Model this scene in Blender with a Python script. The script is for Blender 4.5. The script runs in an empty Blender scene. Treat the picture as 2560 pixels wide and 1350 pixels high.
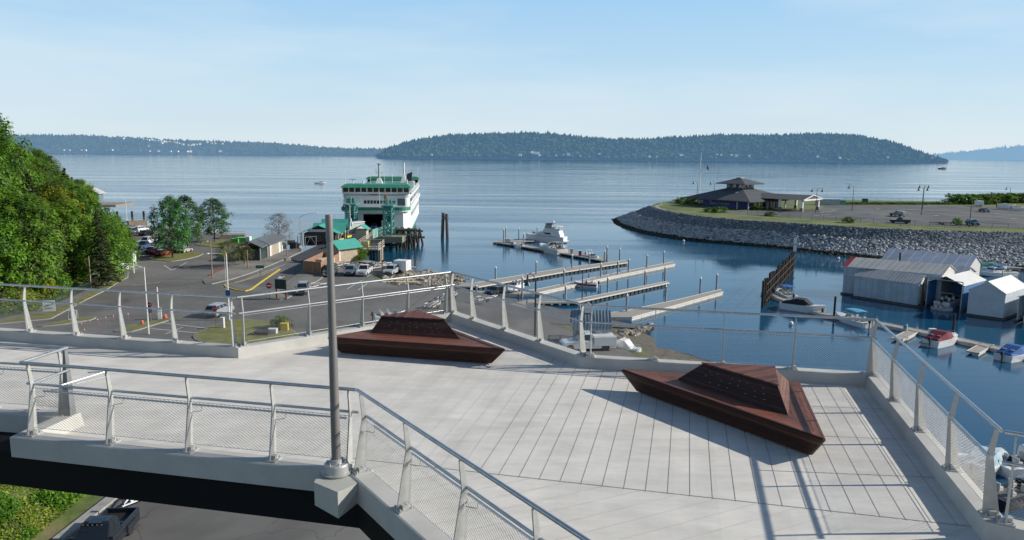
import bpy, bmesh, math, random
from mathutils import Vector, Matrix, noise
random.seed(7)
C = bpy.context.scene.collection
PI = math.pi
def R(d): return math.radians(d)
# ---------------------------------------------------------------- survey of the place
CAMZ, FPX, PITCH, ROLL = 27.0, 1850.0, R(9.0), R(0.5)
DZ, KZ, LZ, PZ = 21.37, 21.65, 4.5, 7.0      # deck, kerb top, car park and point levels above the water
def ray(px, py):
    x = (px-1280)/FPX; y = -(py-675)/FPX; z = -1
    c, s = math.cos(ROLL), math.sin(ROLL); x, y = c*x-s*y, s*x+c*y
    a = PI/2-PITCH; c, s = math.cos(a), math.sin(a); y, z = c*y-s*z, s*y+c*z
    return x, y, z
def G(px, py, z=0.0):            # sight line of the survey photo met with the level z
    r = ray(px, py); t = (z-CAMZ)/r[2]; return Vector((r[0]*t, r[1]*t, z))
def GY(px, py, Y):               # the same with the upright plane y = Y
    r = ray(px, py); t = Y/r[1]; return Vector((r[0]*t, Y, CAMZ+r[2]*t))
# ---------------------------------------------------------------- materials
MATS = {}
def mat(name, col, rough=.6, metal=0., var=.18, scale=2., bump=0., bscale=20., spec=.5, col2=None, objrand=0., detail=6., bdist=.02, stretch=None):
    if name in MATS: return MATS[name]
    m = bpy.data.materials.new(name); m.use_nodes = True; MATS[name] = m
    nt = m.node_tree; N = nt.nodes; L = nt.links; b = N['Principled BSDF']
    b.inputs['Roughness'].default_value = rough; b.inputs['Metallic'].default_value = metal
    b.inputs['Specular IOR Level'].default_value = spec
    geo = N.new('ShaderNodeNewGeometry')
    src = geo.outputs['Position']
    if stretch:
        mp = N.new('ShaderNodeMapping'); mp.inputs['Scale'].default_value = stretch; L.new(src, mp.inputs['Vector']); src = mp.outputs['Vector']
    n = N.new('ShaderNodeTexNoise'); n.inputs['Scale'].default_value = scale; n.inputs['Detail'].default_value = detail
    n.inputs['Roughness'].default_value = .62
    L.new(src, n.inputs['Vector'])
    r = N.new('ShaderNodeValToRGB'); L.new(n.outputs['Fac'], r.inputs['Fac'])
    a = col; c2 = col2 or tuple(min(1, v*(1+var)) for v in col); c1 = tuple(v*(1-var) for v in col)
    r.color_ramp.elements[0].position = .32; r.color_ramp.elements[1].position = .68
    r.color_ramp.elements[0].color = (*c1, 1); r.color_ramp.elements[1].color = (*c2, 1)
    out = r.outputs['Color']
    if objrand:
        oi = N.new('ShaderNodeObjectInfo'); hs = N.new('ShaderNodeHueSaturation')
        mr = N.new('ShaderNodeMapRange'); mr.inputs['To Min'].default_value = 1-objrand; mr.inputs['To Max'].default_value = 1+objrand
        L.new(oi.outputs['Random'], mr.inputs['Value']); L.new(mr.outputs['Result'], hs.inputs['Value']); L.new(out, hs.inputs['Color']); out = hs.outputs['Color']
    L.new(out, b.inputs['Base Color'])
    if bump:
        n2 = N.new('ShaderNodeTexNoise'); n2.inputs['Scale'].default_value = bscale; n2.inputs['Detail'].default_value = 4
        L.new(src, n2.inputs['Vector'])
        bp = N.new('ShaderNodeBump'); bp.inputs['Strength'].default_value = bump; bp.inputs['Distance'].default_value = bdist
        L.new(n2.outputs['Fac'], bp.inputs['Height']); L.new(bp.outputs['Normal'], b.inputs['Normal'])
    return m
def paint(name, col, rough=.3, metal=0., coat=.4):
    m = mat(name, col, rough=rough, metal=metal, var=.06, scale=1.3)
    m.node_tree.nodes['Principled BSDF'].inputs['Coat Weight'].default_value = coat
    return m
# ---------------------------------------------------------------- mesh builder
class MB:
    def __init__(s): s.v = []; s.f = []; s.m = []
    def add(s, vs, fs, mi=0):
        o = len(s.v); s.v += [tuple(p) for p in vs]
        for f in fs: s.f.append([o+i for i in f]); s.m.append(mi)
    def face(s, pts, mi=0): s.add(pts, [list(range(len(pts)))], mi)
    def hexa(s, p, mi=0): s.add(p, [(0,3,2,1),(4,5,6,7),(0,1,5,4),(1,2,6,5),(2,3,7,6),(3,0,4,7)], mi)
    def box(s, c, d, rz=0., mi=0, top=(1,1), ry=0.):
        x, y, z = d[0]/2, d[1]/2, d[2]/2; tx, ty = top
        p = [(-x,-y,-z),(x,-y,-z),(x,y,-z),(-x,y,-z),(-x*tx,-y*ty,z),(x*tx,-y*ty,z),(x*tx,y*ty,z),(-x*tx,y*ty,z)]
        M = Matrix.Rotation(rz, 3, 'Z') @ Matrix.Rotation(ry, 3, 'Y')
        s.hexa([Vector(c)+M@Vector(q) for q in p], mi)
    def bx(s, x0, x1, y0, y1, z0, z1, mi=0): s.box(((x0+x1)/2,(y0+y1)/2,(z0+z1)/2), (abs(x1-x0),abs(y1-y0),abs(z1-z0)), 0, mi)
    def prism(s, poly, z0, z1, mi=0, mtop=None):
        n = len(poly); vs = [(p[0],p[1],z0) for p in poly]+[(p[0],p[1],z1) for p in poly]
        s.add(vs, [list(range(n))[::-1]]+[(i,(i+1)%n,n+(i+1)%n,n+i) for i in range(n)], mi)
        s.add([(p[0],p[1],z1) for p in poly], [list(range(n))], mi if mtop is None else mtop)
    def loft(s, rings, mi=0, caps=True, closed=True):
        n = len(rings[0]); vs = [p for r in rings for p in r]; fs = []
        for k in range(len(rings)-1):
            for i in range(n if closed else n-1):
                j = (i+1) % n; fs.append((k*n+i, k*n+j, (k+1)*n+j, (k+1)*n+i))
        if caps: fs.append(list(range(n))[::-1]); fs.append([(len(rings)-1)*n+i for i in range(n)])
        s.add(vs, fs, mi)
    def tube(s, a, b, r0, r1=None, n=8, mi=0, caps=True):
        a = Vector(a); b = Vector(b); r1 = r0 if r1 is None else r1; d = (b-a)
        if d.length < 1e-6: return
        d.normalize(); u = d.orthogonal().normalized(); w = d.cross(u)
        s.loft([[p+(u*math.cos(2*PI*i/n)+w*math.sin(2*PI*i/n))*r for i in range(n)] for p, r in ((a,r0),(b,r1))], mi, caps)
    def path(s, pts, r, n=8, mi=0):
        pts = [Vector(p) for p in pts]; rings = []; u = None
        for k, p in enumerate(pts):
            d = (pts[min(k+1,len(pts)-1)]-pts[max(k-1,0)]).normalized()
            if u is None: u = d.orthogonal().normalized()
            u = (u-d*u.dot(d)).normalized(); w = d.cross(u); rr = r[k] if isinstance(r,(list,tuple)) else r
            rings.append([p+(u*math.cos(2*PI*i/n)+w*math.sin(2*PI*i/n))*rr for i in range(n)])
        s.loft(rings, mi)
    def lathe(s, prof, n=16, c=(0,0,0), mi=0, axis='Z'):
        rings = []
        for r, z in prof:
            ring = []
            for i in range(n):
                a = 2*PI*i/n; q = (r*math.cos(a), r*math.sin(a), z)
                if axis == 'Y': q = (q[0], q[2], q[1])
                if axis == 'X': q = (q[2], q[0], q[1])
                ring.append((q[0]+c[0], q[1]+c[1], q[2]+c[2]))
            rings.append(ring)
        s.loft(rings, mi)
    def sphere(s, c, r, n=10, mi=0, sz=1.):
        s.lathe([(max(1e-3,r*math.sin(PI*k/n)), r*sz*math.cos(PI*k/n)) for k in range(n+1)], n*2, c, mi)
    def xf(s, M, start=0):
        for i in range(start, len(s.v)): s.v[i] = tuple(M @ Vector(s.v[i]))
    def build(s, name, mats, parent=None, label=None, smooth=False, recalc=True, bevel=0., loc=None):
        me = bpy.data.meshes.new(name); me.from_pydata(s.v, [], s.f)
        if not isinstance(mats, (list,tuple)): mats = [mats]
        for m in mats: me.materials.append(m)
        for i, p in enumerate(me.polygons): p.material_index = min(s.m[i], len(mats)-1); p.use_smooth = smooth
        if recalc:
            bm = bmesh.new(); bm.from_mesh(me); bmesh.ops.recalc_face_normals(bm, faces=bm.faces)
            if bevel: 
                bmesh.ops.remove_doubles(bm, verts=bm.verts, dist=1e-4)
                ed = [e for e in bm.edges if len(e.link_faces)==2 and e.calc_face_angle(0)>R(25)]
                bmesh.ops.bevel(bm, geom=ed, offset=bevel, segments=2, affect='EDGES', profile=.5)
            bm.to_mesh(me); bm.free()
        o = bpy.data.objects.new(name, me); C.objects.link(o)
        if parent is not None: o.parent = parent
        if label: o['label'] = label
        if loc is not None: o.location = loc
        return o
def tag(o, label=None, cat=None, group=None, kind=None):
    if label: o['label'] = label
    if cat: o['category'] = cat
    if group: o['group'] = group
    if kind: o['kind'] = kind
    return o
def thing(name, label, cat, loc=(0,0,0), rz=0., group=None):
    o = bpy.data.objects.new(name, None); C.objects.link(o); o.location = loc; o.rotation_euler = (0,0,rz); o.empty_display_size = .3
    return tag(o, label, cat, group)
def dup(o, loc=None, rz=None, label=None, group=None, scale=None, parent=None):
    c = o.copy(); C.objects.link(c)
    if parent is not None: c.parent = parent
    for ch in list(o.children): dup(ch, parent=c)
    if loc is not None: c.location = loc
    if rz is not None: c.rotation_euler = (0,0,rz)
    if scale is not None: c.scale = scale if isinstance(scale,(tuple,list)) else (scale,)*3
    if label: c['label'] = label
    if group: c['group'] = group
    return c
def smoothify(o, ang=40):
    for p in o.data.polygons: p.use_smooth = True
    bm = bmesh.new(); bm.from_mesh(o.data)
    for e in bm.edges:
        if len(e.link_faces)==2 and e.calc_face_angle(0)>R(ang): e.smooth = False
    bm.to_mesh(o.data); bm.free(); return o
def ang(a, b): return math.atan2(b[1]-a[1], b[0]-a[0])
def text_obj(s, name, m, parent, loc, size, rot=(PI/2,0,0), align='CENTER', ext=.004):
    cu = bpy.data.curves.new(name, 'FONT'); cu.body = s; cu.size = size; cu.align_x = align; cu.align_y = 'CENTER'; cu.extrude = ext
    t = bpy.data.objects.new(name, cu); C.objects.link(t)
    dg = bpy.context.evaluated_depsgraph_get(); me = bpy.data.meshes.new_from_object(t.evaluated_get(dg))
    C.objects.unlink(t); bpy.data.objects.remove(t)
    o = bpy.data.objects.new(name, me); C.objects.link(o); me.materials.clear(); me.materials.append(m)
    o.parent = parent; o.location = loc; o.rotation_euler = rot; return o
# shared materials
M_steel = mat('galvanised steel', (.52,.54,.55), rough=.34, metal=.75, var=.12, scale=6)
M_steelp = mat('brushed plate steel', (.50,.50,.48), rough=.45, metal=.35, var=.10, scale=8)
M_wire = mat('net wire', (.30,.30,.29), rough=.5, metal=.4)
M_conc = mat('deck concrete', (.68,.65,.59), rough=.85, var=.10, scale=.9, bump=.12, bscale=45, bdist=.003, detail=9)
M_kerb = mat('kerb concrete', (.50,.49,.455), rough=.85, var=.1, scale=1.4, bump=.1, bscale=40, bdist=.003)
M_joint = mat('dark joint', (.27,.262,.245), rough=.9)
M_seal = mat('pale joint', (.56,.55,.53), rough=.9)
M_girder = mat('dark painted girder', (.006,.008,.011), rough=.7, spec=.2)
M_white = paint('white gelcoat', (.78,.78,.77), rough=.3)
M_whitem = mat('white painted metal', (.74,.75,.75), rough=.5, var=.08, scale=3)
M_black = mat('black rubber', (.018,.018,.02), rough=.7)
M_dark = mat('dark metal', (.03,.035,.04), rough=.45)
M_glass = mat('dark window glass', (.012,.018,.024), rough=.06, spec=.9, var=.02)
M_rim = mat('wheel rim metal', (.5,.5,.51), rough=.3, metal=.8)
M_chrome = mat('chrome trim', (.6,.6,.6), rough=.15, metal=1.)
M_red = mat('red lamp lens', (.45,.02,.02), rough=.25)
M_lens = mat('clear lamp lens', (.65,.66,.66), rough=.15)
M_pile = mat('tarred timber', (.035,.028,.024), rough=.9, var=.4, scale=2.5, bump=.6, bscale=9, stretch=(1,1,.15), bdist=.03)
M_wood = mat('weathered wood', (.27,.22,.17), rough=.85, var=.25, scale=3, stretch=(1,1,.3))
M_dock = mat('dock planking', (.36,.33,.29), rough=.85, var=.18, scale=1.6, bump=.2, bscale=12)
M_dockside = mat('pale dock edge', (.62,.60,.55), rough=.8, var=.12, scale=3)
M_green = mat('teal painted steel', (.10,.30,.26), rough=.5, var=.15, scale=3)
# ================================================================= WORLD, SUN, CAMERA
SUN_EL, SUN_AZ = R(26.5), R(3)       # azimuth from +X towards +Y
sc = bpy.context.scene
w = bpy.data.worlds.new('World'); sc.world = w; w.use_nodes = True
nt = w.node_tree; N = nt.nodes; L = nt.links; bg = N['Background']
sky = N.new('ShaderNodeTexSky'); sky.sky_type = 'NISHITA'; sky.sun_disc = False
sky.sun_elevation = SUN_EL; sky.sun_rotation = PI/2-SUN_AZ; sky.air_density = 1.0; sky.dust_density = .35; sky.ozone_density = 2.0; sky.altitude = 20
tc = N.new('ShaderNodeTexCoord'); sep = N.new('ShaderNodeSeparateXYZ'); L.new(tc.outputs['Generated'], sep.inputs['Vector'])
# thin, high haze: soft streaks, denser near the horizon
mp = N.new('ShaderNodeMapping'); mp.inputs['Scale'].default_value = (1.1,1.4,7.5); mp.inputs['Rotation'].default_value = (R(8),R(14),R(20)); L.new(tc.outputs['Generated'], mp.inputs['Vector'])
cn = N.new('ShaderNodeTexNoise'); cn.inputs['Scale'].default_value = 2.1; cn.inputs['Detail'].default_value = 7; cn.inputs['Roughness'].default_value = .52; L.new(mp.outputs['Vector'], cn.inputs['Vector'])
cr = N.new('ShaderNodeMapRange'); cr.inputs['From Min'].default_value = .42; cr.inputs['From Max'].default_value = .72; cr.inputs['To Max'].default_value = .42; L.new(cn.outputs['Fac'], cr.inputs['Value'])
SKS = .10
rp = N.new('ShaderNodeValToRGB'); L.new(sep.outputs['Z'], rp.inputs['Fac'])
els = rp.color_ramp.elements; cols = [(0.,(.70,.82,.885)),(.05,(.64,.80,.91)),(.12,(.50,.735,.93)),(.20,(.385,.655,.94)),(.32,(.20,.42,.78))]
els[0].position = 0; els[0].color = (*cols[0][1],1); els[1].position = cols[-1][0]; els[1].color = (*cols[-1][1],1)
for p_, c_ in cols[1:-1]: e_ = els.new(p_); e_.color = (*c_,1)
vs_ = N.new('ShaderNodeVectorMath'); vs_.operation = 'SCALE'; vs_.inputs['Scale'].default_value = 1/SKS; L.new(rp.outputs['Color'], vs_.inputs[0])
hz = N.new('ShaderNodeMapRange'); hz.inputs['From Min'].default_value = .18; hz.inputs['From Max'].default_value = .55; hz.inputs['To Min'].default_value = .9; hz.inputs['To Max'].default_value = 0.0; hz.interpolation_type = 'SMOOTHSTEP'; L.new(sep.outputs['Z'], hz.inputs['Value'])
# the haze glows towards the sun and over the sound; the sky inland behind the bridge is deeper
by = N.new('ShaderNodeMapRange'); by.inputs['From Min'].default_value = -.35; by.inputs['From Max'].default_value = .45; by.inputs['To Min'].default_value = .12; by.interpolation_type = 'SMOOTHSTEP'; L.new(sep.outputs['Y'], by.inputs['Value'])
hb = N.new('ShaderNodeMath'); hb.operation = 'MULTIPLY'; L.new(hz.outputs['Result'], hb.inputs[0]); L.new(by.outputs['Result'], hb.inputs[1])
m0 = N.new('ShaderNodeMix'); m0.data_type = 'RGBA'; L.new(sky.outputs['Color'], m0.inputs[6]); L.new(vs_.outputs['Vector'], m0.inputs[7])
lo_ = N.new('ShaderNodeMapRange'); lo_.inputs['From Min'].default_value = .45; lo_.inputs['From Max'].default_value = .22; L.new(sep.outputs['Z'], lo_.inputs['Value'])
up_ = N.new('ShaderNodeMapRange'); up_.inputs['From Min'].default_value = -.06; up_.inputs['From Max'].default_value = -.01; L.new(sep.outputs['Z'], up_.inputs['Value'])
c2_ = N.new('ShaderNodeMath'); c2_.operation = 'MULTIPLY'; L.new(cr.outputs['Result'], c2_.inputs[0]); L.new(lo_.outputs['Result'], c2_.inputs[1])
c3_ = N.new('ShaderNodeMath'); c3_.operation = 'MULTIPLY'; L.new(c2_.outputs['Value'], c3_.inputs[0]); L.new(up_.outputs['Result'], c3_.inputs[1])
h3_ = N.new('ShaderNodeMath'); h3_.operation = 'MULTIPLY'; L.new(hb.outputs['Value'], h3_.inputs[0]); L.new(up_.outputs['Result'], h3_.inputs[1]); L.new(h3_.outputs['Value'], m0.inputs['Factor'])
mx = N.new('ShaderNodeMix'); mx.data_type = 'RGBA'; L.new(c3_.outputs['Value'], mx.inputs['Factor']); L.new(m0.outputs[2], mx.inputs[6]); mx.inputs[7].default_value = (.80/SKS,.88/SKS,.92/SKS,1)
L.new(mx.outputs[2], bg.inputs['Color']); bg.inputs['Strength'].default_value = SKS
sl = bpy.data.lights.new('sun', 'SUN'); sl.energy = 5.0; sl.angle = R(.53); sl.color = (1.,.94,.84)
so = bpy.data.objects.new('sun', sl); C.objects.link(so)
sd = Vector((math.cos(SUN_EL)*math.cos(SUN_AZ), math.cos(SUN_EL)*math.sin(SUN_AZ), math.sin(SUN_EL)))
so.rotation_euler = sd.to_track_quat('Z','Y').to_euler(); so.location = (60,0,90)
cd = bpy.data.cameras.new('camera'); cam = bpy.data.objects.new('camera', cd); C.objects.link(cam); sc.camera = cam
cd.sensor_width = 36; cd.lens = 36*FPX/2560; cd.clip_start = .1; cd.clip_end = 60000
cam.matrix_world = Matrix.Translation((0,0,CAMZ)) @ (Matrix.Rotation(PI/2-PITCH,4,'X') @ Matrix.Rotation(ROLL,4,'Z'))
sc.render.resolution_x = 1024; sc.render.resolution_y = 540
sc.view_settings.view_transform = 'Standard'; sc.view_settings.look = 'None'; sc.view_settings.exposure = 0
sc.render.engine = 'CYCLES'; sc.cycles.max_bounces = 6; sc.cycles.use_denoising = True
# ================================================================= WATER
def water_mat():
    m = bpy.data.materials.new('sea water'); m.use_nodes = True; nt = m.node_tree; N = nt.nodes; L = nt.links; b = N['Principled BSDF']
    b.inputs['Base Color'].default_value = (.009,.075,.145,1); b.inputs['IOR'].default_value = 1.333; b.inputs['Specular IOR Level'].default_value = .5
    geo = N.new('ShaderNodeNewGeometry')
    # broad wind lanes: rougher, darker against smoother, paler water
    mp = N.new('ShaderNodeMapping'); mp.inputs['Scale'].default_value = (.0013,.010,1); mp.inputs['Rotation'].default_value = (0,0,R(5)); L.new(geo.outputs['Position'], mp.inputs['Vector'])
    lanes = N.new('ShaderNodeTexNoise'); lanes.inputs['Scale'].default_value = 3.2; lanes.inputs['Detail'].default_value = 6; lanes.inputs['Roughness'].default_value = .6; lanes.inputs['Distortion'].default_value = .7
    L.new(mp.outputs['Vector'], lanes.inputs['Vector'])
    lr = N.new('ShaderNodeMapRange'); lr.inputs['From Min'].default_value = .38; lr.inputs['From Max'].default_value = .64; L.new(lanes.outputs['Fac'], lr.inputs['Value'])
    rr = N.new('ShaderNodeMapRange'); rr.inputs['To Min'].default_value = .06; rr.inputs['To Max'].default_value = .16; L.new(lr.outputs['Result'], rr.inputs['Value']); L.new(rr.outputs['Result'], b.inputs['Roughness'])
    # the harbour is sheltered: ripples grow with distance from the basin
    sp = N.new('ShaderNodeSeparateXYZ'); L.new(geo.outputs['Position'], sp.inputs['Vector'])
    sh = N.new('ShaderNodeMapRange'); sh.inputs['From Min'].default_value = 95; sh.inputs['From Max'].default_value = 420; sh.inputs['To Min'].default_value = .12; sh.inputs['To Max'].default_value = 1.; L.new(sp.outputs['Y'], sh.inputs['Value'])
    r1 = N.new('ShaderNodeMapping'); r1.inputs['Scale'].default_value = (.16,1.,1); r1.inputs['Rotation'].default_value = (0,0,R(-14)); L.new(geo.outputs['Position'], r1.inputs['Vector'])
    w1 = N.new('ShaderNodeTexNoise'); w1.inputs['Scale'].default_value = .55; w1.inputs['Detail'].default_value = 5; w1.inputs['Roughness'].default_value = .55; L.new(r1.outputs['Vector'], w1.inputs['Vector'])
    w2 = N.new('ShaderNodeTexNoise'); w2.inputs['Scale'].default_value = 2.6; w2.inputs['Detail'].default_value = 3; L.new(r1.outputs['Vector'], w2.inputs['Vector'])
    mm = N.new('ShaderNodeMath'); mm.operation = 'MULTIPLY_ADD'; mm.inputs[1].default_value = .3; L.new(w2.outputs['Fac'], mm.inputs[0]); L.new(w1.outputs['Fac'], mm.inputs[2])
    st = N.new('ShaderNodeMath'); st.operation = 'MULTIPLY'; L.new(sh.outputs['Result'], st.inputs[0])
    l2 = N.new('ShaderNodeMapRange'); l2.inputs['To Min'].default_value = .12; l2.inputs['To Max'].default_value = 1.3; L.new(lr.outputs['Result'], l2.inputs['Value']); L.new(l2.outputs['Result'], st.inputs[1])
    bp = N.new('ShaderNodeBump'); bp.inputs['Distance'].default_value = .15; L.new(st.outputs['Value'], bp.inputs['Strength']); L.new(mm.outputs['Value'], bp.inputs['Height']); L.new(bp.outputs['Normal'], b.inputs['Normal'])
    return m
b = MB()
b.face([(-30000,-2000,0),(30000,-2000,0),(30000,40000,0),(-30000,40000,0)])
tag(b.build('water', water_mat(), recalc=False), 'calm blue harbour and sound water stretching to the far shores', kind='structure')
b = MB(); b.face([(-30000,-2000,-6),(30000,-2000,-6),(30000,40000,-6),(-30000,40000,-6)])
tag(b.build('seabed', mat('seabed mud', (.05,.06,.05)), recalc=False), 'dark seabed under the water', kind='structure')

# ================================================================= FAR SHORES
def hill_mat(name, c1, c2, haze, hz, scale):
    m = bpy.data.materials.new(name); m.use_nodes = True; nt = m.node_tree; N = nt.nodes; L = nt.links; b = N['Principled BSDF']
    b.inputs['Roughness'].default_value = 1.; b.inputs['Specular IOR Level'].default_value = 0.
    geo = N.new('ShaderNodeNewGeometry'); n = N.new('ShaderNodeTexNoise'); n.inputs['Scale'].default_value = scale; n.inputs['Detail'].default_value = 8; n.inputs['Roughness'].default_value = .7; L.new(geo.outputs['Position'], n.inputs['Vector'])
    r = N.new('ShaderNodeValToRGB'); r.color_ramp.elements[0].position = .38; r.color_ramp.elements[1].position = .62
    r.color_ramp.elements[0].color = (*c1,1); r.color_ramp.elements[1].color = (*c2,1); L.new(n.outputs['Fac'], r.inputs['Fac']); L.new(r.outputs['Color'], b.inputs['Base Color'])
    # haze of the air in between, as a constant glow in the material
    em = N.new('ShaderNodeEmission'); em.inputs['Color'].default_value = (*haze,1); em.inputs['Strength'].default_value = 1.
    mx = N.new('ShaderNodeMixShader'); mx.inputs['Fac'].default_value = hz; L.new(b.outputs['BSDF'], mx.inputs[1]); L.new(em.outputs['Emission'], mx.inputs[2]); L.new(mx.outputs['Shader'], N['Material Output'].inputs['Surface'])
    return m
def ridge(name, prof, dist, depth, m, label, tree_h, step, treemat, tlabel, seed, wob=.25, gap=1.):
    """prof: list of (survey px, crest py); the shore line lies at y=dist on the water."""
    rnd = random.Random(seed); X0 = GY(prof[0][0], prof[0][1], dist+depth*.4); X1 = GY(prof[-1][0], prof[-1][1], dist+depth*.4)
    pts = [GY(px, py, dist+depth*.45) for px, py in prof]
    xs = [p.x for p in pts]; zs = [max(.5, p.z-tree_h*.8) for p in pts]
    def crest(x):
        if x <= xs[0]: return zs[0]
        for i in range(len(xs)-1):
            if x <= xs[i+1]: t = (x-xs[i])/(xs[i+1]-xs[i]); return zs[i]*(1-t)+zs[i+1]*t
        return zs[-1]
    nx = 160; ny = 16
    def hgt(x, v):           # v 0 shore .. 1 back
        c = crest(x); s = math.sin(min(1, v/.45)*PI/2)**.8 if v < .45 else math.cos((v-.45)/.55*PI/2)
        n = noise.fractal(Vector((x*.0022, v*depth*.0022, seed)), 1, 2, 4)
        edge = min(1, (x-xs[0])/(20+gap*(xs[-1]-xs[0])*.004), (xs[-1]-x)/(20+gap*(xs[-1]-xs[0])*.004)); 
        return max(-2, c*s*(1+n*wob*(1-abs(v-.45)*1.2) * (0 if abs(v-.45)<.08 else 1))*max(0,edge))
    b = MB(); vs = []; fs = []
    for j in range(ny+1):
        v = j/ny
        for i in range(nx+1):
            x = xs[0]+(xs[-1]-xs[0])*i/nx
            dy = noise.noise(Vector((x*.0016, seed, 3)))*depth*.12
            vs.append((x*(1+(v-.45)*depth/dist*.6), dist+v*depth+dy*(1-v), hgt(x, v)-(3 if v in (0,1) else 0)))
    for j in range(ny):
        for i in range(nx): k = j*(nx+1)+i; fs.append((k,k+1,k+nx+2,k+nx+1))
    b.add(vs, fs); o = b.build(name, m, smooth=True, recalc=False); tag(o, label, kind='structure')
    # woodland: many small conifer and round crowns, one far-off mass
    t = MB()
    for k in range(int(step)):
        v = rnd.random()**1.3*.62; x = xs[0]+(xs[-1]-xs[0])*rnd.random()
        if k < step*.25: v = .40+rnd.random()*.12
        z = hgt(x, v)
        if z < 1: continue
        dy = noise.noise(Vector((x*.0016, seed, 3)))*depth*.12
        X = x*(1+(v-.45)*depth/dist*.6); Y = dist+v*depth+dy*(1-v)
        h = tree_h*(.4+.85*rnd.random()**1.6); r = h*(.24+.18*rnd.random()); n = 5; a0 = rnd.random()*6
        mi = 0 if rnd.random() < .42 else 1
        if mi == 0:
            ring = [(X+r*math.cos(a0+2*PI*i/n), Y+r*math.sin(a0+2*PI*i/n), z+h*.1) for i in range(n)]
            t.add(ring+[(X,Y,z+h)], [(i,(i+1)%n,n) for i in range(n)], 0)
        else:
            r *= 1.7; h *= .7
            r1 = [(X+r*math.cos(a0+2*PI*i/n), Y+r*math.sin(a0+2*PI*i/n), z+h*.45) for i in range(n)]
            t.add(r1+[(X,Y,z+h),(X,Y,z)], [(i,(i+1)%n,n) for i in range(n)]+[(i,n+1,(i+1)%n) for i in range(n)], 1)
    tag(t.build(name+'_forest', treemat, recalc=False), tlabel, kind='stuff', cat='forest')
    return hgt, xs, dist, depth, seed
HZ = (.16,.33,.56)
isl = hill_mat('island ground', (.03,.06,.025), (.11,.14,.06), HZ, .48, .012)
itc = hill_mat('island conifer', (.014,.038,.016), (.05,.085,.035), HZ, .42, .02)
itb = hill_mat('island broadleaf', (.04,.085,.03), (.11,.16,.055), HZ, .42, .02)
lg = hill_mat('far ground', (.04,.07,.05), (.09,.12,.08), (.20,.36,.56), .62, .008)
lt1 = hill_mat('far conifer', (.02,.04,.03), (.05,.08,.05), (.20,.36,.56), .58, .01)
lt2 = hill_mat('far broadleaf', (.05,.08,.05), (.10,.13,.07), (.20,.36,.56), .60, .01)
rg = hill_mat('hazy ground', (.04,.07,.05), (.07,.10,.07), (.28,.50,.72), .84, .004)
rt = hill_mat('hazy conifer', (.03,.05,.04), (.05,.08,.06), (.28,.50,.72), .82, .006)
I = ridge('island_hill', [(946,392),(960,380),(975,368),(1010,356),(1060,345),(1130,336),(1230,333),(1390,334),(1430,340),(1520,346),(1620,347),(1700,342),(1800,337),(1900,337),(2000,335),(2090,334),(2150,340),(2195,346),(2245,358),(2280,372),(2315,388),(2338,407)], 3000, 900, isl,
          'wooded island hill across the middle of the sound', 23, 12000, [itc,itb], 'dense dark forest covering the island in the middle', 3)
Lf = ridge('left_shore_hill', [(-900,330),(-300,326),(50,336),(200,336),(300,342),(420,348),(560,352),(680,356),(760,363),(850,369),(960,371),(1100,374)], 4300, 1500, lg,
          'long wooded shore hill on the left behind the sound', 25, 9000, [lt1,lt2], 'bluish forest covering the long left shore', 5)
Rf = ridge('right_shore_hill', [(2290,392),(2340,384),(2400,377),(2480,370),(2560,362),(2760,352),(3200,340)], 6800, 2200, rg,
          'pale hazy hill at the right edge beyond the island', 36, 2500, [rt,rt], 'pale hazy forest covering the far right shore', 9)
# houses on the far shores
def far_house(wm, rm):
    t = thing('far_house', 'x', 'house'); b = MB(); b.bx(-8,8,-6,6,-4,7); b.build('wall', wm, t)
    b = MB(); b.add([(-9,-7,7),(9,-7,7),(9,7,7),(-9,7,7),(-9,0,11),(9,0,11)], [(0,1,5,4),(2,3,4,5),(0,4,3),(1,2,5),(0,3,2,1)]); b.build('roof', rm, t); return t
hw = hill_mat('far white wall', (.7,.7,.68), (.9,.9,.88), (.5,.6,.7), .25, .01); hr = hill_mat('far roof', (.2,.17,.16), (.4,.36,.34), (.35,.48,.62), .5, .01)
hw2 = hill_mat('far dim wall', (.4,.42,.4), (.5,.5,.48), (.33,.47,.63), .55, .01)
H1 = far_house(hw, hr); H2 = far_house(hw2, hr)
rnd = random.Random(4)
def put_house(px, py, rd, src, group, label, s=1.):
    hgt, xs, dist, depth, seed = rd
    best = None
    for k in range(1, 60):
        v = k/130.; 
        x = G(px, py, 0).x/G(px, py, 0).y
        Xw = x*(dist+v*depth); xi = Xw/(1+(v-.45)*depth/dist*.6)
        if xi < xs[0] or xi > xs[-1]: continue
        dy = noise.noise(Vector((xi*.0016, seed, 3)))*depth*.12; Y = dist+v*depth+dy*(1-v); z = hgt(xi, v)
        t = GY(px, py, Y); e = abs(t.z-z)
        if best is None or e < best[0]: best = (e, x*Y, Y, z)
    if best: 
        return dup(src, (best[1], best[2]-14, best[3]+15*s), rnd.uniform(-.6,.6), label, group, s*rnd.uniform(.5,.95))
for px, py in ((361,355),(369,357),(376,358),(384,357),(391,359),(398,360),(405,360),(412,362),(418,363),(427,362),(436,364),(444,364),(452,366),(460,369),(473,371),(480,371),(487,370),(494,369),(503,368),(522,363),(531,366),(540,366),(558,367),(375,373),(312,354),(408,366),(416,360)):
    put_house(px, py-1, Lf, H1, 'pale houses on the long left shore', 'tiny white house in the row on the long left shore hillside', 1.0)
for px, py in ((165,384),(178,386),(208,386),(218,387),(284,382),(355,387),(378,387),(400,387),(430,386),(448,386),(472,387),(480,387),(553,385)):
    put_house(px, py, Lf, H1, 'pale houses at the waterline of the left shore', 'tiny white house at the waterline of the long left shore', .9)
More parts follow.
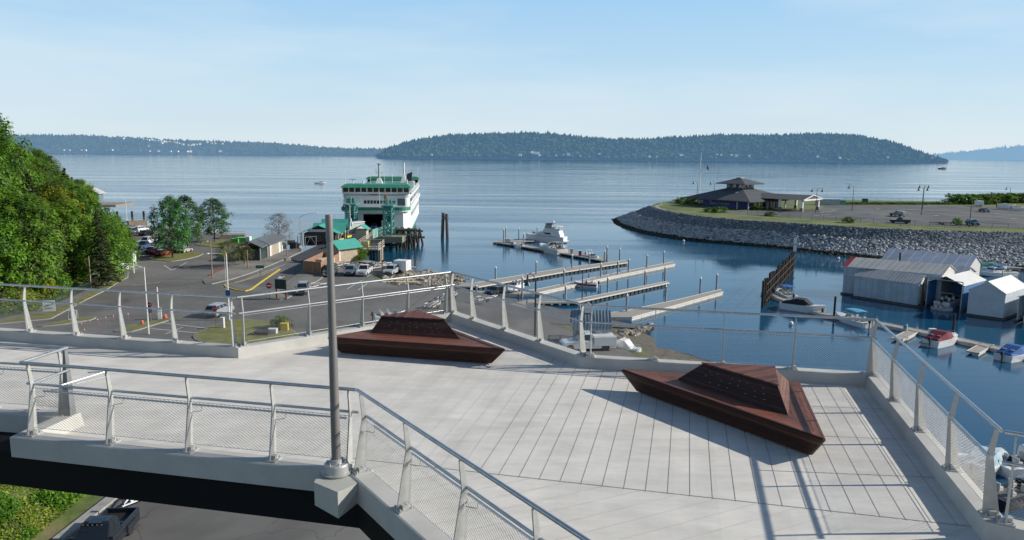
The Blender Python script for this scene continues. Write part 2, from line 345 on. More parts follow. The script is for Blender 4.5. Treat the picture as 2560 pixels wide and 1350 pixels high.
for px, py in ((1080,397),(1330,389),(1338,391),(1345,392),(1390,396),(1408,394),(1420,394),(1450,397),(1497,392),(1622,402),(1640,400),(1700,396),(1705,396),(1790,394),(1800,395),(1826,396),(1838,397),(1870,398),(2040,400),(2095,401),(2215,402),(2325,403),(1300,399),(1348,400)):
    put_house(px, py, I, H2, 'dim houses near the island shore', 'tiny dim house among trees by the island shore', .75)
for h in (H1, H2):
    for c in list(h.children): bpy.data.objects.remove(c)
    bpy.data.objects.remove(h)
# ================================================================= FOOTBRIDGE PLATFORM
V2 = lambda x, y: Vector((x, y))
KC = dict(A0=V2(-26.0,23.95), AB=V2(-7.53,19.86), BC=V2(-2.02,24.56), CD=V2(2.0,19.19), DE=V2(8.98,17.76), EF=V2(7.24,10.35),
          F1=V2(13.6,6.6), X1=V2(13.6,1.0), X2=V2(4.6,1.0), H1=V2(4.35,2.0), GH=V2(-2.62,11.95), G0=V2(-9.2,13.38), I0=V2(-9.03,14.45), I1=V2(-26.0,17.2))
order = ['A0','AB','BC','CD','DE','EF','F1','X1','X2','H1','GH','G0','I0','I1']
poly = [KC[k] for k in order]
def offset(poly, d):          # positive d moves outward (poly is clockwise)
    n = len(poly); out = []
    for i in range(n):
        a, b, c = poly[i-1], poly[i], poly[(i+1)%n]
        e1 = (b-a).normalized(); e2 = (c-b).normalized(); n1 = V2(-e1.y, e1.x); n2 = V2(-e2.y, e2.x)
        m = (n1+n2); k = 1/max(.35, (1+n1.dot(n2))); out.append(b+m*k*d)
    return out
bridge = thing('pedestrian_bridge', 'pale concrete footbridge platform with raised kerbs above the car park', 'bridge', (0,0,0))
slab = [p for p in offset(poly, .10)]
def inside(p, pg):
    c = False; n = len(pg)
    for i in range(n):
        a, b_ = pg[i], pg[i-1]
        if (a.y > p.y) != (b_.y > p.y) and p.x < (b_.x-a.x)*(p.y-a.y)/(b_.y-a.y)+a.x: c = not c
    return c
inn = offset(poly, -.20)
b = MB(); b.prism(slab, DZ-.10, DZ, 0)
def strip(p, q, wd, mi, z):
    d = (q-p).normalized(); nn = V2(-d.y, d.x)*wd/2
    b.face([(*(p-nn),z),(*(q-nn),z),(*(q+nn),z),(*(p+nn),z)], mi)
def seg_inside(p, d, t0, t1, test, wd, mi, z):
    run = None; st = .04; t = t0
    while t <= t1:
        ok = test(p+d*t)
        if ok and run is None: run = t
        if (not ok or t+st > t1) and run is not None:
            if t-run > .12: strip(p+d*run, p+d*t, wd, mi, z)
            run = None
        t += st
e = V2(-.228,-.974); nrm = V2(.974,-.228)
la, lb = V2(-.18,12.37), V2(6.8,10.73); ld = (lb-la).normalized(); ln = V2(-ld.y, ld.x)
above = lambda p: (p-la).dot(ln) > 0
ua = V2(1.66,19.3)
for k in range(-38, 26):
    c = -.09+k*.366
    dark = c > -3.5
    test = (lambda p: inside(p, inn) and above(p)) 
    seg_inside(nrm*c, e, -28, 0, test, .009 if dark else .008, 1 if dark else 2, DZ+.004)
seg_inside(la, ld, -3.2, 9, lambda p: inside(p, inn), .016, 1, DZ+.0055)
d2 = V2(math.cos(R(26.3)), math.sin(R(26.3))); n2 = V2(-d2.y, d2.x)
for k in range(-8, 16): seg_inside(n2*(9.6+k*.40)+d2*-6, d2, -8, 20, lambda p: inside(p, inn) and not above(p) and p.y > 6, .010, 2, DZ+.0045)
ed = V2(math.cos(R(-4.6)), math.sin(R(-4.6)))
for q in (V2(5.77,12.55), V2(6.52,14.3), V2(7.28,16.08)): seg_inside(q-ed*(.5 if q.y > 13 else 1.3), ed, 0, 4, lambda p: inside(p, inn), .014, 1, DZ+.006)
def slab_mat():
    m = mat('deck concrete', (.47,.455,.425)); nt = m.node_tree; N = nt.nodes; L = nt.links; bs = N['Principled BSDF']
    old = bs.inputs['Base Color'].links[0].from_socket; geo = [n for n in N if n.type == 'NEW_GEOMETRY'][0]
    # plank to plank tone: pour batches differ a little
    mp = N.new('ShaderNodeMapping'); mp.inputs['Rotation'].default_value = (0,0,R(13.2)); mp.vector_type = 'POINT'; L.new(geo.outputs['Position'], mp.inputs['Vector'])
    sp = N.new('ShaderNodeSeparateXYZ'); L.new(mp.outputs['Vector'], sp.inputs['Vector'])
    dv = N.new('ShaderNodeMath'); dv.operation = 'DIVIDE'; dv.inputs[1].default_value = .366; L.new(sp.outputs['X'], dv.inputs[0])
    fl = N.new('ShaderNodeMath'); fl.operation = 'FLOOR'; L.new(dv.outputs['Value'], fl.inputs[0])
    wn = N.new('ShaderNodeTexWhiteNoise'); wn.noise_dimensions = '1D'; L.new(fl.outputs['Value'], wn.inputs['W'])
    mr = N.new('ShaderNodeMapRange'); mr.inputs['To Min'].default_value = .965; mr.inputs['To Max'].default_value = 1.035; L.new(wn.outputs['Value'], mr.inputs['Value'])
    hs = N.new('ShaderNodeHueSaturation'); L.new(mr.outputs['Result'], hs.inputs['Value']); L.new(old, hs.inputs['Color'])
    # brushed streaks and damp stains
    m3 = N.new('ShaderNodeMapping'); m3.inputs['Rotation'].default_value = (0,0,R(35)); m3.inputs['Scale'].default_value = (.7,3.2,1); L.new(geo.outputs['Position'], m3.inputs['Vector'])
    n3 = N.new('ShaderNodeTexNoise'); n3.inputs['Scale'].default_value = 1.2; n3.inputs['Detail'].default_value = 8; n3.inputs['Roughness'].default_value = .7; L.new(m3.outputs['Vector'], n3.inputs['Vector'])
    r3 = N.new('ShaderNodeMapRange'); r3.inputs['From Min'].default_value = .3; r3.inputs['From Max'].default_value = .7; r3.inputs['To Min'].default_value = .86; r3.inputs['To Max'].default_value = 1.06; L.new(n3.outputs['Fac'], r3.inputs['Value'])
    h2 = N.new('ShaderNodeHueSaturation'); L.new(r3.outputs['Result'], h2.inputs['Value']); L.new(hs.outputs['Color'], h2.inputs['Color'])
    n4 = N.new('ShaderNodeTexNoise'); n4.inputs['Scale'].default_value = 2.3; n4.inputs['Detail'].default_value = 10; n4.inputs['Roughness'].default_value = .8; n4.inputs['Distortion'].default_value = .6; L.new(geo.outputs['Position'], n4.inputs['Vector'])
    r4 = N.new('ShaderNodeMapRange'); r4.inputs['From Min'].default_value = .58; r4.inputs['From Max'].default_value = .78; r4.inputs['To Min'].default_value = 1.; r4.inputs['To Max'].default_value = .86; L.new(n4.outputs['Fac'], r4.inputs['Value'])
    h4 = N.new('ShaderNodeHueSaturation'); L.new(r4.outputs['Result'], h4.inputs['Value']); L.new(h2.outputs['Color'], h4.inputs['Color']); h2 = h4
    L.new(h2.outputs['Color'], bs.inputs['Base Color']); return m
b.build('deck_slab', [slab_mat(), M_joint, M_seal], bridge, recalc=False)
# kerb all round (open at the two bridge ends)
def kerb_piece(ids, name='kerb'):
    idx = [order.index(k) for k in ids]; o = offset(poly, .19); i_ = offset(poly, -.15); i2 = offset(poly, -.19)
    m = MB(); rings = []
    for k in idx: rings.append([(*o[k],KZ-.40),(*o[k],KZ-.02),(*(o[k]*.95+i_[k]*.05),KZ),(*i_[k],KZ),(*i2[k],DZ+.002),(*i2[k],KZ-.40)])
    m.loft(rings); return m.build(name, M_kerb, bridge)
kerb_piece(['A0','AB','BC','CD','DE','EF','F1']); kerb_piece(['H1','GH','G0','I0','I1'])
o5 = offset(poly, -.02); gp = [o5[k] for k in range(0,11)]; gd = (KC['GH']-KC['G0']).normalized(); gb = o5[10]
gp.append(gb-gd*24)
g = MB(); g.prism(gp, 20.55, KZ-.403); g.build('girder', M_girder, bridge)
for (x, y) in ((-1.5,15.5),(5.5,9.0)):
    m = MB(); m.lathe([(.75,LZ-.3),(.75,20.545)], 24, (x,y,0)); m.build('column', M_kerb, bridge)

# ----------------------------------------------------------------- railings
NET = dict(w=.085, h=.052)
def post_mesh():
    m = MB(); t = .011
    pr = [(-.115,0),(.115,0),(.150,.93),(.075,1.355),(.015,1.355),(.055,.93)]     # u inward, v up
    m.loft([[(s*t, u, v) for u, v in pr] for s in (-1,1)])
    m.box((0,0,.012), (.24,.26,.024)); 
    for sx in (-.085,.085):
        for sy in (-.095,.095): m.tube((sx,sy,.024), (sx,sy,.055), .014, n=6)
    m.box((.045,.0,.06), (.07,.10,.07))
    return m
_pm = None
def railing(name_label, ids, posts, inward, handrail=False, group='steel railing runs round the platform', ends=(True,True), extra=(0,0), net=True, part_from=None):
    """one straight run; posts are positions along the run in metres"""
    global _pm
    a, c = ids; d = (c-a).normalized(); Ln = (c-a).length; rz = math.atan2(d.y, d.x)
    inn_ = V2(-d.y, d.x); sgn = 1 if inn_.dot(inward) > 0 else -1
    t = thing('railing', name_label, 'railing', (a.x, a.y, KZ), rz, group)
    # local frame: x along, y = sgn*inward
    def pt(s, u, v): return (s, sgn*u, v)
    if _pm is None: _pm = post_mesh().build('post', M_steelp, t, bevel=0).data; bpy.data.objects.remove([o for o in t.children][0])
    for s in posts:
        o = bpy.data.objects.new('post', _pm); C.objects.link(o); o.parent = t; o.location = (s,0,0); o.scale = (1, sgn, 1)
    m = MB(); m.path([pt(-extra[0],.045,1.385), pt(Ln+extra[1],.045,1.385)], .031, 12)
    smoothify(m.build('top_rail', M_steel, t))
    m = MB(); m.path([pt(-extra[0]*.8,.135,.955), pt(Ln+extra[1]*.8,.135,.955)], .025, 10)
    smoothify(m.build('middle_rail', M_steel, t))
    if handrail:
        m = MB(); m.path([pt(posts[0]+.12,.215,.80), pt(posts[-1]-.12,.215,.80)], .019, 8); smoothify(m.build('handrail', M_steel, t))
        for s in [q+.16 for q in posts[:-1]]:
            m = MB(); m.path([pt(s,.215,.79),pt(s,.20,.70),pt(s-.13,.10,.70)], .007, 6); m.build('bracket', M_steel, t)
    m = MB()
    for (u,v) in ((.05,.12),(.118,.885)): m.tube(pt(posts[0],u,v), pt(posts[-1],u,v), .005, n=5)
    m.build('edge_cable', M_steel, t)
    if net:
        u0, v0, u1, v1 = .05, .12, .118, .885
        for k in range(len(posts)-1):
            s0, s1 = posts[k]+.045, posts[k+1]-.045
            if s1-s0 < .3:                                        # closing plate between the pair of corner posts
                m = MB(); m.box(((s0+s1)/2, sgn*.05, .5), (s1-s0+.06,.008,.84)); m.build('corner_plate', M_steelp, t); continue
            m = MB(); H_ = v1-v0; W = s1-s0; kx = NET['w']; slope = NET['h']/NET['w']; run = H_/slope
            q = -run
            def P3(s, vv): f = vv/H_; sag = .012*math.sin(f*PI); return Vector(pt(s0+s, u0+(u1-u0)*f+sag*0, v0+vv))
            while q < W:
                for dirn in (1,-1):
                    # wire from bottom q to top q+run
                    x0, z0, x1, z1 = q, 0, q+run, H_
                    if x0 < 0: z0 = -x0*slope; x0 = 0
                    if x1 > W: z1 = H_-(x1-W)*slope; x1 = W
                    if x1-x0 < .02: continue
                    if dirn < 0: x0, x1 = W-x0, W-x1
                    p, r_ = P3(x0,z0), P3(x1,z1); rr = .0031
                    vs = []
                    for c_ in (p, r_):
                        vs += [c_+Vector((0,rr,0)), c_+Vector((rr*.8,-rr*.6,rr*.5)), c_+Vector((-rr*.8,-rr*.6,-rr*.5))]
                    m.add(vs, [(0,1,4,3),(1,2,5,4),(2,0,3,5)])
                q += kx
            m.build('wire_net', M_wire, t, recalc=False)
        
    return t
def along(a, c, pts): d = (c-a).normalized(); return [(V2(*q)-a).dot(d) for q in pts]
def gk(px, py): v = G(px, py, KZ); return (v.x, v.y)
cen = V2(1.5,15.5)
def inw(a, c): m_ = (a+c)/2; return cen-m_
# far left
a, c = KC['A0'], KC['AB']; base = along(a, c, [gk(98.75,822),gk(217.5,829),gk(336,837),gk(463.75,845.5),gk(585,852)])
sp = base[1]-base[0]; pre = [base[0]-sp*k for k in range(5,0,-1)]
railing('straight steel railing along the far left edge above the road', (a,c), pre+base[:-1]+[(c-a).length-.12], V2(0,-1), extra=(0,.02))
a, c = KC['AB'], KC['BC']; Ln = (c-a).length
railing('sunlit steel railing with wire net behind the left bench', (a,c), [.12]+along(a,c,[gk(749,828),gk(884,809),gk(1004,794)])+[Ln-.3,Ln-.12], inw(a,c))
a, c = KC['BC'], KC['CD']; Ln = (c-a).length
railing('short railing sloping down right from the far corner past the boat ramp', (a,c), [.14]+along(a,c,[gk(1203,795),gk(1281.6,821),gk(1368,850)])+[Ln-.12], inw(a,c))
a, c = KC['CD'], KC['DE']; Ln = (c-a).length
railing('railing behind the right bench with the harbour water behind its net', (a,c), [.12]+along(a,c,[gk(1635,897),gk(1802,906),gk(1978,918)])+[Ln-.12], inw(a,c))
a, c = KC['DE'], KC['EF']; Ln = (c-a).length
railing('railing along the right edge running toward the viewer', (a,c), [.14]+along(a,c,[gk(2244,1002),gk(2305,1077),gk(2381,1173)])+[Ln-.14], inw(a,c))
a, c = KC['EF'], KC['F1']; Ln = (c-a).length
railing('railing at the lower right corner leaving the frame', (a,c), [.14+1.65*k for k in range(4)], V2(-1,-1))
a, c = KC['G0'], KC['GH']; Ln = (c-a).length
railing('near left railing with a second lower handrail and wire net', (a,c), [.14]+along(a,c,[gk(277,1106),gk(470,1129),gk(678,1152)])+[Ln-.14], V2(0,1), handrail=True)
a, c = KC['GH'], KC['H1']; Ln = (c-a).length; s1 = along(a,c,[gk(1006,1273.5)])[0]
railing('near railing from the lamp pole down to the bottom edge', (a,c), [.14]+[s1+ (s1-.14)*k for k in range(5)], V2(1,1), handrail=True)
a, c = KC['I1'], KC['I0']; Ln = (c-a).length
ps = [Ln-.14-1.65*k for k in range(9,-1,-1)]
railing('railing at the left edge on the narrower part of the footbridge', (a,c), ps, V2(0,1), handrail=True)
a, c = KC['I0'], KC['G0']; Ln = (c-a).length
# the short return is closed by its own small frame
rt_ = thing('railing', 'very short return railing with looped handrail at the left step', 'railing', (KC['I0'].x, KC['I0'].y, KZ), 0, 'steel railing runs round the platform')
dv = KC['G0']-KC['I0']; m = MB(); m.path([(.05,.06,1.385),(dv.x,dv.y+.04,1.385)], .031, 12); smoothify(m.build('top_rail', M_steel, rt_))
m = MB(); m.path([(.14,.10,.955),(dv.x+.12,dv.y+.1,.955)], .025, 10); smoothify(m.build('middle_rail', M_steel, rt_))
m = MB(); m.path([(.30,.28,.80),(.62,.34,.80),(.62,.34,.70),(.30,-.15,.70)], .016, 8); m.path([(.62,.34,.80),(.25,-.6,.80),(.25,-.6,.72),(.10,-.66,.72)], .019, 8); smoothify(m.build('handrail', M_steel, rt_))
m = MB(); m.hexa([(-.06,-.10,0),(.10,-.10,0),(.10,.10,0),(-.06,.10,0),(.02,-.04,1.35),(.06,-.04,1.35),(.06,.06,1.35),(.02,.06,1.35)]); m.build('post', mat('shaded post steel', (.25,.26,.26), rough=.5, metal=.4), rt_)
m = MB()
for k in range(30):
    for s in (1,-1):
        y0, z0 = (-1.05+k*.085 if s>0 else 0-k*.085), .12; y1, z1 = y0+s*1.25, .885
        lo, hi = -1.0, 0.0
        def cl(y): return min(hi, max(lo, y))
        if (y0 < lo and y1 < lo) or (y0 > hi and y1 > hi): continue
        def zz(y): return z0+(z1-z0)*(y-y0)/(y1-y0)
        ya, yb = cl(y0), cl(y1)
        if abs(ya-yb) < .03: continue
        m.tube((.06-.17*ya*0,ya,zz(ya)), (.06,yb,zz(yb)), .0025, n=3, caps=False)
m.build('wire_net', M_wire, rt_, recalc=False)

# ----------------------------------------------------------------- lamp column on its bracket
lp = thing('lamp_post', 'tall round grey steel column without a lamp on a wedge block outside the kerb', 'lamp post', (-2.93,11.80,KZ))
m = MB(); m.lathe([(.078,.02),(.074,1.5),(.052,4.02)], 24); smoothify(m.build('pole', mat('grey satin column', (.24,.225,.215), rough=.42, metal=.35, var=.06), lp))
m = MB(); m.lathe([(.058,3.93),(.060,3.95),(.060,4.33),(.056,4.35),(.001,4.352)], 24); smoothify(m.build('cap', mat('grey satin column', (0,0,0)), lp))
m = MB(); m.lathe([(.25,0),(.25,.03),(.215,.032),(.205,.15),(.19,.17),(.10,.172),(.095,.24),(.078,.245)], 28); smoothify(m.build('base_flange', M_steelp, lp), 25)
for k in range(6):
    m = MB(); aa = k*PI/3; m.tube((.15*math.cos(aa),.15*math.sin(aa),.17), (.15*math.cos(aa),.15*math.sin(aa),.21), .016, n=6); m.build('bolt', M_steel, lp)
TL, TF, TR = (-3.22,11.45), (-2.75,11.10), (-2.42,11.55)
br = MB()
zt, zb = -.02, -.42; o = (-2.93,11.80)
def l3(p, z): return (p[0]-o[0], p[1]-o[1], z)
BL_, BR_ = (-3.25,12.2), (-2.35,12.0)
vs = [l3(TL,zt),l3(TF,zt),l3(TR,zt),l3(BR_,zt),l3(BL_,zt), l3((TL[0],TL[1]),zb),l3(TF,zb-.05),l3(BR_,zb),l3(BL_,zb)]
br.add(vs, [(0,1,2,3,4),(0,5,6,1),(1,6,2),(2,6,7,3),(0,4,8,5),(4,3,7,8),(5,8,7,6)])
br.build('bracket', mat('bracket paint', (.50,.50,.45), rough=.7, var=.07), lp)

# ----------------------------------------------------------------- benches
def plank_mat(name, dirv, col, wd):
    """hardwood boards laid along dirv (world direction), board width wd"""
    m = bpy.data.materials.new(name); m.use_nodes = True; nt = m.node_tree; N = nt.nodes; L = nt.links; bs = N['Principled BSDF']
    dirv = Vector(dirv).normalized(); geo = N.new('ShaderNodeNewGeometry')
    side = dirv.cross(Vector((0,0,1))).normalized() if abs(dirv.z) < .9 else Vector((1,0,0))
    def dot(v):
        n = N.new('ShaderNodeVectorMath'); n.operation = 'DOT_PRODUCT'; L.new(geo.outputs['Position'], n.inputs[0]); n.inputs[1].default_value = v; return n.outputs['Value']
    A = dot(side if wd[1] == 'h' else Vector((0,0,1))); B = dot(dirv)
    dv = N.new('ShaderNodeMath'); dv.operation = 'DIVIDE'; dv.inputs[1].default_value = wd[0]; L.new(A, dv.inputs[0])
    fl = N.new('ShaderNodeMath'); fl.operation = 'FLOOR'; L.new(dv.outputs['Value'], fl.inputs[0])
    fr = N.new('ShaderNodeMath'); fr.operation = 'FRACT'; L.new(dv.outputs['Value'], fr.inputs[0])
    wn = N.new('ShaderNodeTexWhiteNoise'); wn.noise_dimensions = '1D'; L.new(fl.outputs['Value'], wn.inputs['W'])
    cb = N.new('ShaderNodeCombineXYZ'); m1 = N.new('ShaderNodeMath'); m1.operation = 'MULTIPLY'; m1.inputs[1].default_value = 2.; L.new(B, m1.inputs[0]); L.new(m1.outputs['Value'], cb.inputs['X'])
    m2 = N.new('ShaderNodeMath'); m2.operation = 'MULTIPLY'; m2.inputs[1].default_value = 28.; L.new(A, m2.inputs[0]); L.new(m2.outputs['Value'], cb.inputs['Y']); L.new(wn.outputs['Value'], cb.inputs['Z'])
    ns = N.new('ShaderNodeTexNoise'); ns.inputs['Scale'].default_value = 1.6; ns.inputs['Detail'].default_value = 5; L.new(cb.outputs['Vector'], ns.inputs['Vector'])
    rp = N.new('ShaderNodeValToRGB'); rp.color_ramp.elements[0].color = (*[v*.55 for v in col],1); rp.color_ramp.elements[1].color = (*[min(1,v*1.5) for v in col],1); rp.color_ramp.elements[0].position=.3; rp.color_ramp.elements[1].position=.72
    L.new(ns.outputs['Fac'], rp.inputs['Fac'])
    mr = N.new('ShaderNodeMapRange'); mr.inputs['To Min'].default_value = .6; mr.inputs['To Max'].default_value = 1.45; L.new(wn.outputs['Value'], mr.inputs['Value'])
    hs = N.new('ShaderNodeHueSaturation'); L.new(mr.outputs['Result'], hs.inputs['Value']); L.new(rp.outputs['Color'], hs.inputs['Color'])
    gp = N.new('ShaderNodeMath'); gp.operation = 'LESS_THAN'; gp.inputs[1].default_value = .10; L.new(fr.outputs['Value'], gp.inputs[0])
    mx = N.new('ShaderNodeMix'); mx.data_type = 'RGBA'; L.new(gp.outputs['Value'], mx.inputs['Factor']); L.new(hs.outputs['Color'], mx.inputs[6]); mx.inputs[7].default_value = (.008,.005,.004,1)
    L.new(mx.outputs[2], bs.inputs['Base Color']); bs.inputs['Roughness'].default_value = .55; bs.inputs['Specular IOR Level'].default_value = .35
    bp = N.new('ShaderNodeBump'); bp.inputs['Strength'].default_value = .8; bp.inputs['Distance'].default_value = .006; bp.invert = True; L.new(gp.outputs['Value'], bp.inputs['Height']); L.new(bp.outputs['Normal'], bs.inputs['Normal'])
    return m
M_slot = mat('steel slot', (.55,.55,.52), rough=.4, metal=.5)
def bench(label, F0, F1, BK, c0, c1, t0, t1, ap, htop, drop=None):
    """F0,F1 front corners, BK back corner of the seat; c0,c1 foot of the backrest; t0,t1,ap its top"""
    S = DZ+.50; o = (F0+F1+BK)/3; t = thing('bench', label, 'bench', (o.x,o.y,DZ), 0, 'dark hardwood benches on the platform')
    def cut(poly_, d):                      # chamfered corners
        out = []
        for i in range(3):
            a_, p, c_ = poly_[i-1], poly_[i], poly_[(i+1)%3]
            out += [p+(a_-p).normalized()*d, p+(c_-p).normalized()*d]
        return out
    tri = [F0, F1, BK]; cen_ = o
    top = cut(tri, .07); 
    def shr(pts, k): return [cen_+(p-cen_)*k for p in pts]
    def inset(pts3, d):
        out = []
        for i in range(3):
            a_, p, c_ = pts3[i-1], pts3[i], pts3[(i+1)%3]; e1 = (p-a_).normalized(); e2 = (c_-p).normalized()
            n1 = V2(-e1.y,e1.x); n2_ = V2(-e2.y,e2.x)
            if (cen_-p).dot(n1) < 0: n1 = -n1
            if (cen_-p).dot(n2_) < 0: n2_ = -n2_
            out.append(p+(n1+n2_)/(1+n1.dot(n2_))*d)
        return out
    bot = cut(inset(tri, .155), .07)
    fd = (F1-F0).normalized(); lean = mat
    L3 = lambda p, z: (p.x-o.x, p.y-o.y, z-DZ)
    m = MB(); tops = cut(inset(tri, .0), .07); topi = cut(inset(tri, .028), .06)
    m.loft([[L3(p, DZ+.03) for p in bot], [L3(p, S-.03) for p in tops]], 0, caps=False)
    m.loft([[L3(p, S-.03) for p in tops], [L3(p, S) for p in topi]], 0, caps=False)
    m.face([L3(p, DZ+.03) for p in bot], 0)
    fr = plank_mat('shaded bench side boards', (fd.x,fd.y,0), (.052,.020,.013), (.078,'v'))  # darker copy of the seat hardwood, shade of the sides put into its colour
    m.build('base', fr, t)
    # seat boards: front field along the front edge, right and left fields along their own edges
    inn0 = inset(tri, .028); tc_ = cut(inn0, .06)
    m1, m2_, m3 = MB(), MB(), MB()
    A0, A1 = c0, c1
    m1.face([L3(inn0[0],S+.002), L3(inn0[1],S+.002), L3(A1,S+.002), L3(A0,S+.002)])
    m2_.face([L3(inn0[1],S+.002), L3(inn0[2],S+.002), L3(A1,S+.002)])
    m3.face([L3(inn0[2],S+.002), L3(inn0[0],S+.002), L3(A0,S+.002), L3(A1,S+.002)])
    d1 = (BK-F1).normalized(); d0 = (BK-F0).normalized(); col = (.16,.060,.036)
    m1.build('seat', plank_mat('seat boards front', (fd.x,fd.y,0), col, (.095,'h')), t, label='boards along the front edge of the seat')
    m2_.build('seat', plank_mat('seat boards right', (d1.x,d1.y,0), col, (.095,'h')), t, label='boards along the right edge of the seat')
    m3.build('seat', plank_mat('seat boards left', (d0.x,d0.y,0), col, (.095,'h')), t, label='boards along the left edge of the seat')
    # raised backrest: leaning face, triangular lid
    T = DZ+htop; Tb = T+.03
    bk = MB(); BR0 = ap+(ap-(t0+t1)/2)*.0
    vf = [L3(c0,S+.004),L3(c1,S+.004),L3(t1,T),L3(t0,T),L3(ap,Tb),L3(BK+(cen_-BK)*.16,S+.004)]
    bk.add(vf, [(0,1,2,3)]); bk.add(vf, [(1,5,4,2),(5,0,3,4)], 1)
    ld_ = MB(); e0 = .035
    def grow(p, q): return p+(p-q).normalized()*e0
    cc = (t0+t1+ap)/3; P0, P1, P2 = grow(t0,cc), grow(t1,cc), grow(ap,cc)
    ld_.add([L3(P0,T+.002),L3(P1,T+.002),L3(P2,Tb+.002),L3(P0,T+.032),L3(P1,T+.032),L3(P2,Tb+.034)], [(0,2,1),(3,4,5),(0,1,4,3),(1,2,5,4),(2,0,3,5)])
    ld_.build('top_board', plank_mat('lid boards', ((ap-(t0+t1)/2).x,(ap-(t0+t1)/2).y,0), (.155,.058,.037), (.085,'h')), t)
    # slots in the leaning face
    nf = (Vector(L3(c1,S))-Vector(L3(c0,S))).cross(Vector(L3(t0,T))-Vector(L3(c0,S))).normalized()
    if nf.z < 0: nf = -nf
    for r_ in range(3):
        fv = (.30,.52,.74)[r_]
        for k in range(8):
            fu = .14+.72*(k+.5)/8
            a_ = Vector(L3(c0,S)).lerp(Vector(L3(t0,T)), fv); b_ = Vector(L3(c1,S)).lerp(Vector(L3(t1,T)), fv); p = a_.lerp(b_, fu)+nf*.004; dd = (b_-a_).normalized()
            u_ = nf.cross(dd); 
            if (r_*5+k*7) % 4: bk.face([p-dd*.022-u_*.003, p+dd*.022-u_*.003, p+dd*.022+u_*.003, p-dd*.022+u_*.003], 2)
    bk.build('backrest', [plank_mat('backrest boards', (fd.x,fd.y,0), (.042,.017,.011), (.068,'v')), plank_mat('sunlit backrest flank', (d1.x,d1.y,0), (.11,.042,.026), (.075,'v')), M_slot], t, recalc=False)  # flank boards a brighter brown, sunlight put into their colour; leaning face darker
    return t
b1 = lambda px, py, z: V2(*G(px, py, z)[:2])
S_ = DZ+.5
bench('left dark red hardwood bench with raised backrest near the far railing', b1(813,842,S_), b1(1268,873,S_), b1(1070,799,S_), b1(925,832,S_), b1(1150,848,S_), b1(953,792,DZ+.92), b1(1110.6,800,DZ+.92), b1(1044.5,778,DZ+.95), .92)
bench('right dark red hardwood bench with long shadow on the pale deck', b1(1547,921,S_), b1(2067,1100,S_), b1(2000,953,S_), b1(1694,948,S_), b1(1970,1038,S_), b1(1757,909,DZ+.92), b1(1944,964,DZ+.92), b1(1935,919,DZ+.95), .92)
# ================================================================= FERRY
# local frame: x to starboard seen from the camera (right), y away from the camera, z up; origin at the near end on the centre line
MF_white = mat('ferry white paint', (.74,.76,.76), rough=.4, var=.05, scale=.4)
MF_green = mat('ferry green paint', (.035,.24,.14), rough=.45, var=.12, scale=.5)
MF_band = mat('hull green paint', (.08,.22,.17), rough=.5, var=.2, scale=.4)
MF_grey = mat('ferry grey window band', (.26,.29,.28), rough=.5, var=.05)
fh = R(5.0)
ferry = thing('ferry', 'large white car ferry with green roofs docked bow-on at the slip', 'ferry', (-39.3,211.5,0), fh)
W = 9.75
def hull_ring(y, w0, w1, z0, z1): return [(-w0,y,z0),(w0,y,z0),(w1,y,z1),(-w1,y,z1)]
b = MB(); b.loft([hull_ring(0,4.5,7.6,.9,4.9), hull_ring(5,6.5,9.2,.0,4.9), hull_ring(16,8.4,W,-.5,4.9), hull_ring(67,8.4,W,-.5,4.9), hull_ring(78,6.5,9.2,0,4.9), hull_ring(83,4.5,7.6,.9,4.9)])
b.build('hull', MF_band, ferry)
# superstructure side walls from car deck to passenger deck, flared end bulwarks
def wallring(y, w, z0, z1, th=.25, s=1): return [(s*w,y,z0),(s*(w-th),y,z0),(s*(w-th),y,z1),(s*w,y,z1)]
b = MB()
for s in (-1,1):
    b.loft([wallring(1.0,7.9,4.6,9.6,s=s), wallring(5,9.3,4.3,9.9,s=s), wallring(14,W+.05,4.0,10.,s=s), wallring(69,W+.05,4.0,10.,s=s), wallring(78,9.3,4.3,9.9,s=s), wallring(82,7.9,4.6,9.6,s=s)])
b.build('side_wall', MF_white, ferry)
# end wall with car opening (x -4.4..3.4 open), lintel curve
b = MB()
b.prism([(-7.9,4.95),(-3.5,4.95),(-3.5,9.3),(3.1,9.3),(3.1,4.95),(7.9,4.95),(7.9,10.3),(-7.9,10.3)],0,.55); b.xf(Matrix(((1,0,0,0),(0,0,1,.95),(0,1,0,0),(0,0,0,1))))
b.build('end_wall', MF_white, ferry)
b = MB(); b.bx(-7.7,7.7,1.2,81.8,4.75,4.92); b.build('car_deck', mat('car deck paint', (.06,.07,.07), rough=.7), ferry)
b = MB(); b.bx(-3.8,3.8,34,34.3,4.95,9.0); b.bx(-5.0,-4.7,3,78,4.95,9.9); b.bx(4.7,5.0,3,78,4.95,9.9); b.build('inner_casing', mat('car deck casing', (.20,.24,.24), rough=.6), ferry)
b = MB(); b.bx(-1.6,1.6,33.7,33.98,5.2,7.6); b.build('casing_door', mat('casing door', (.30,.33,.32), rough=.6), ferry)
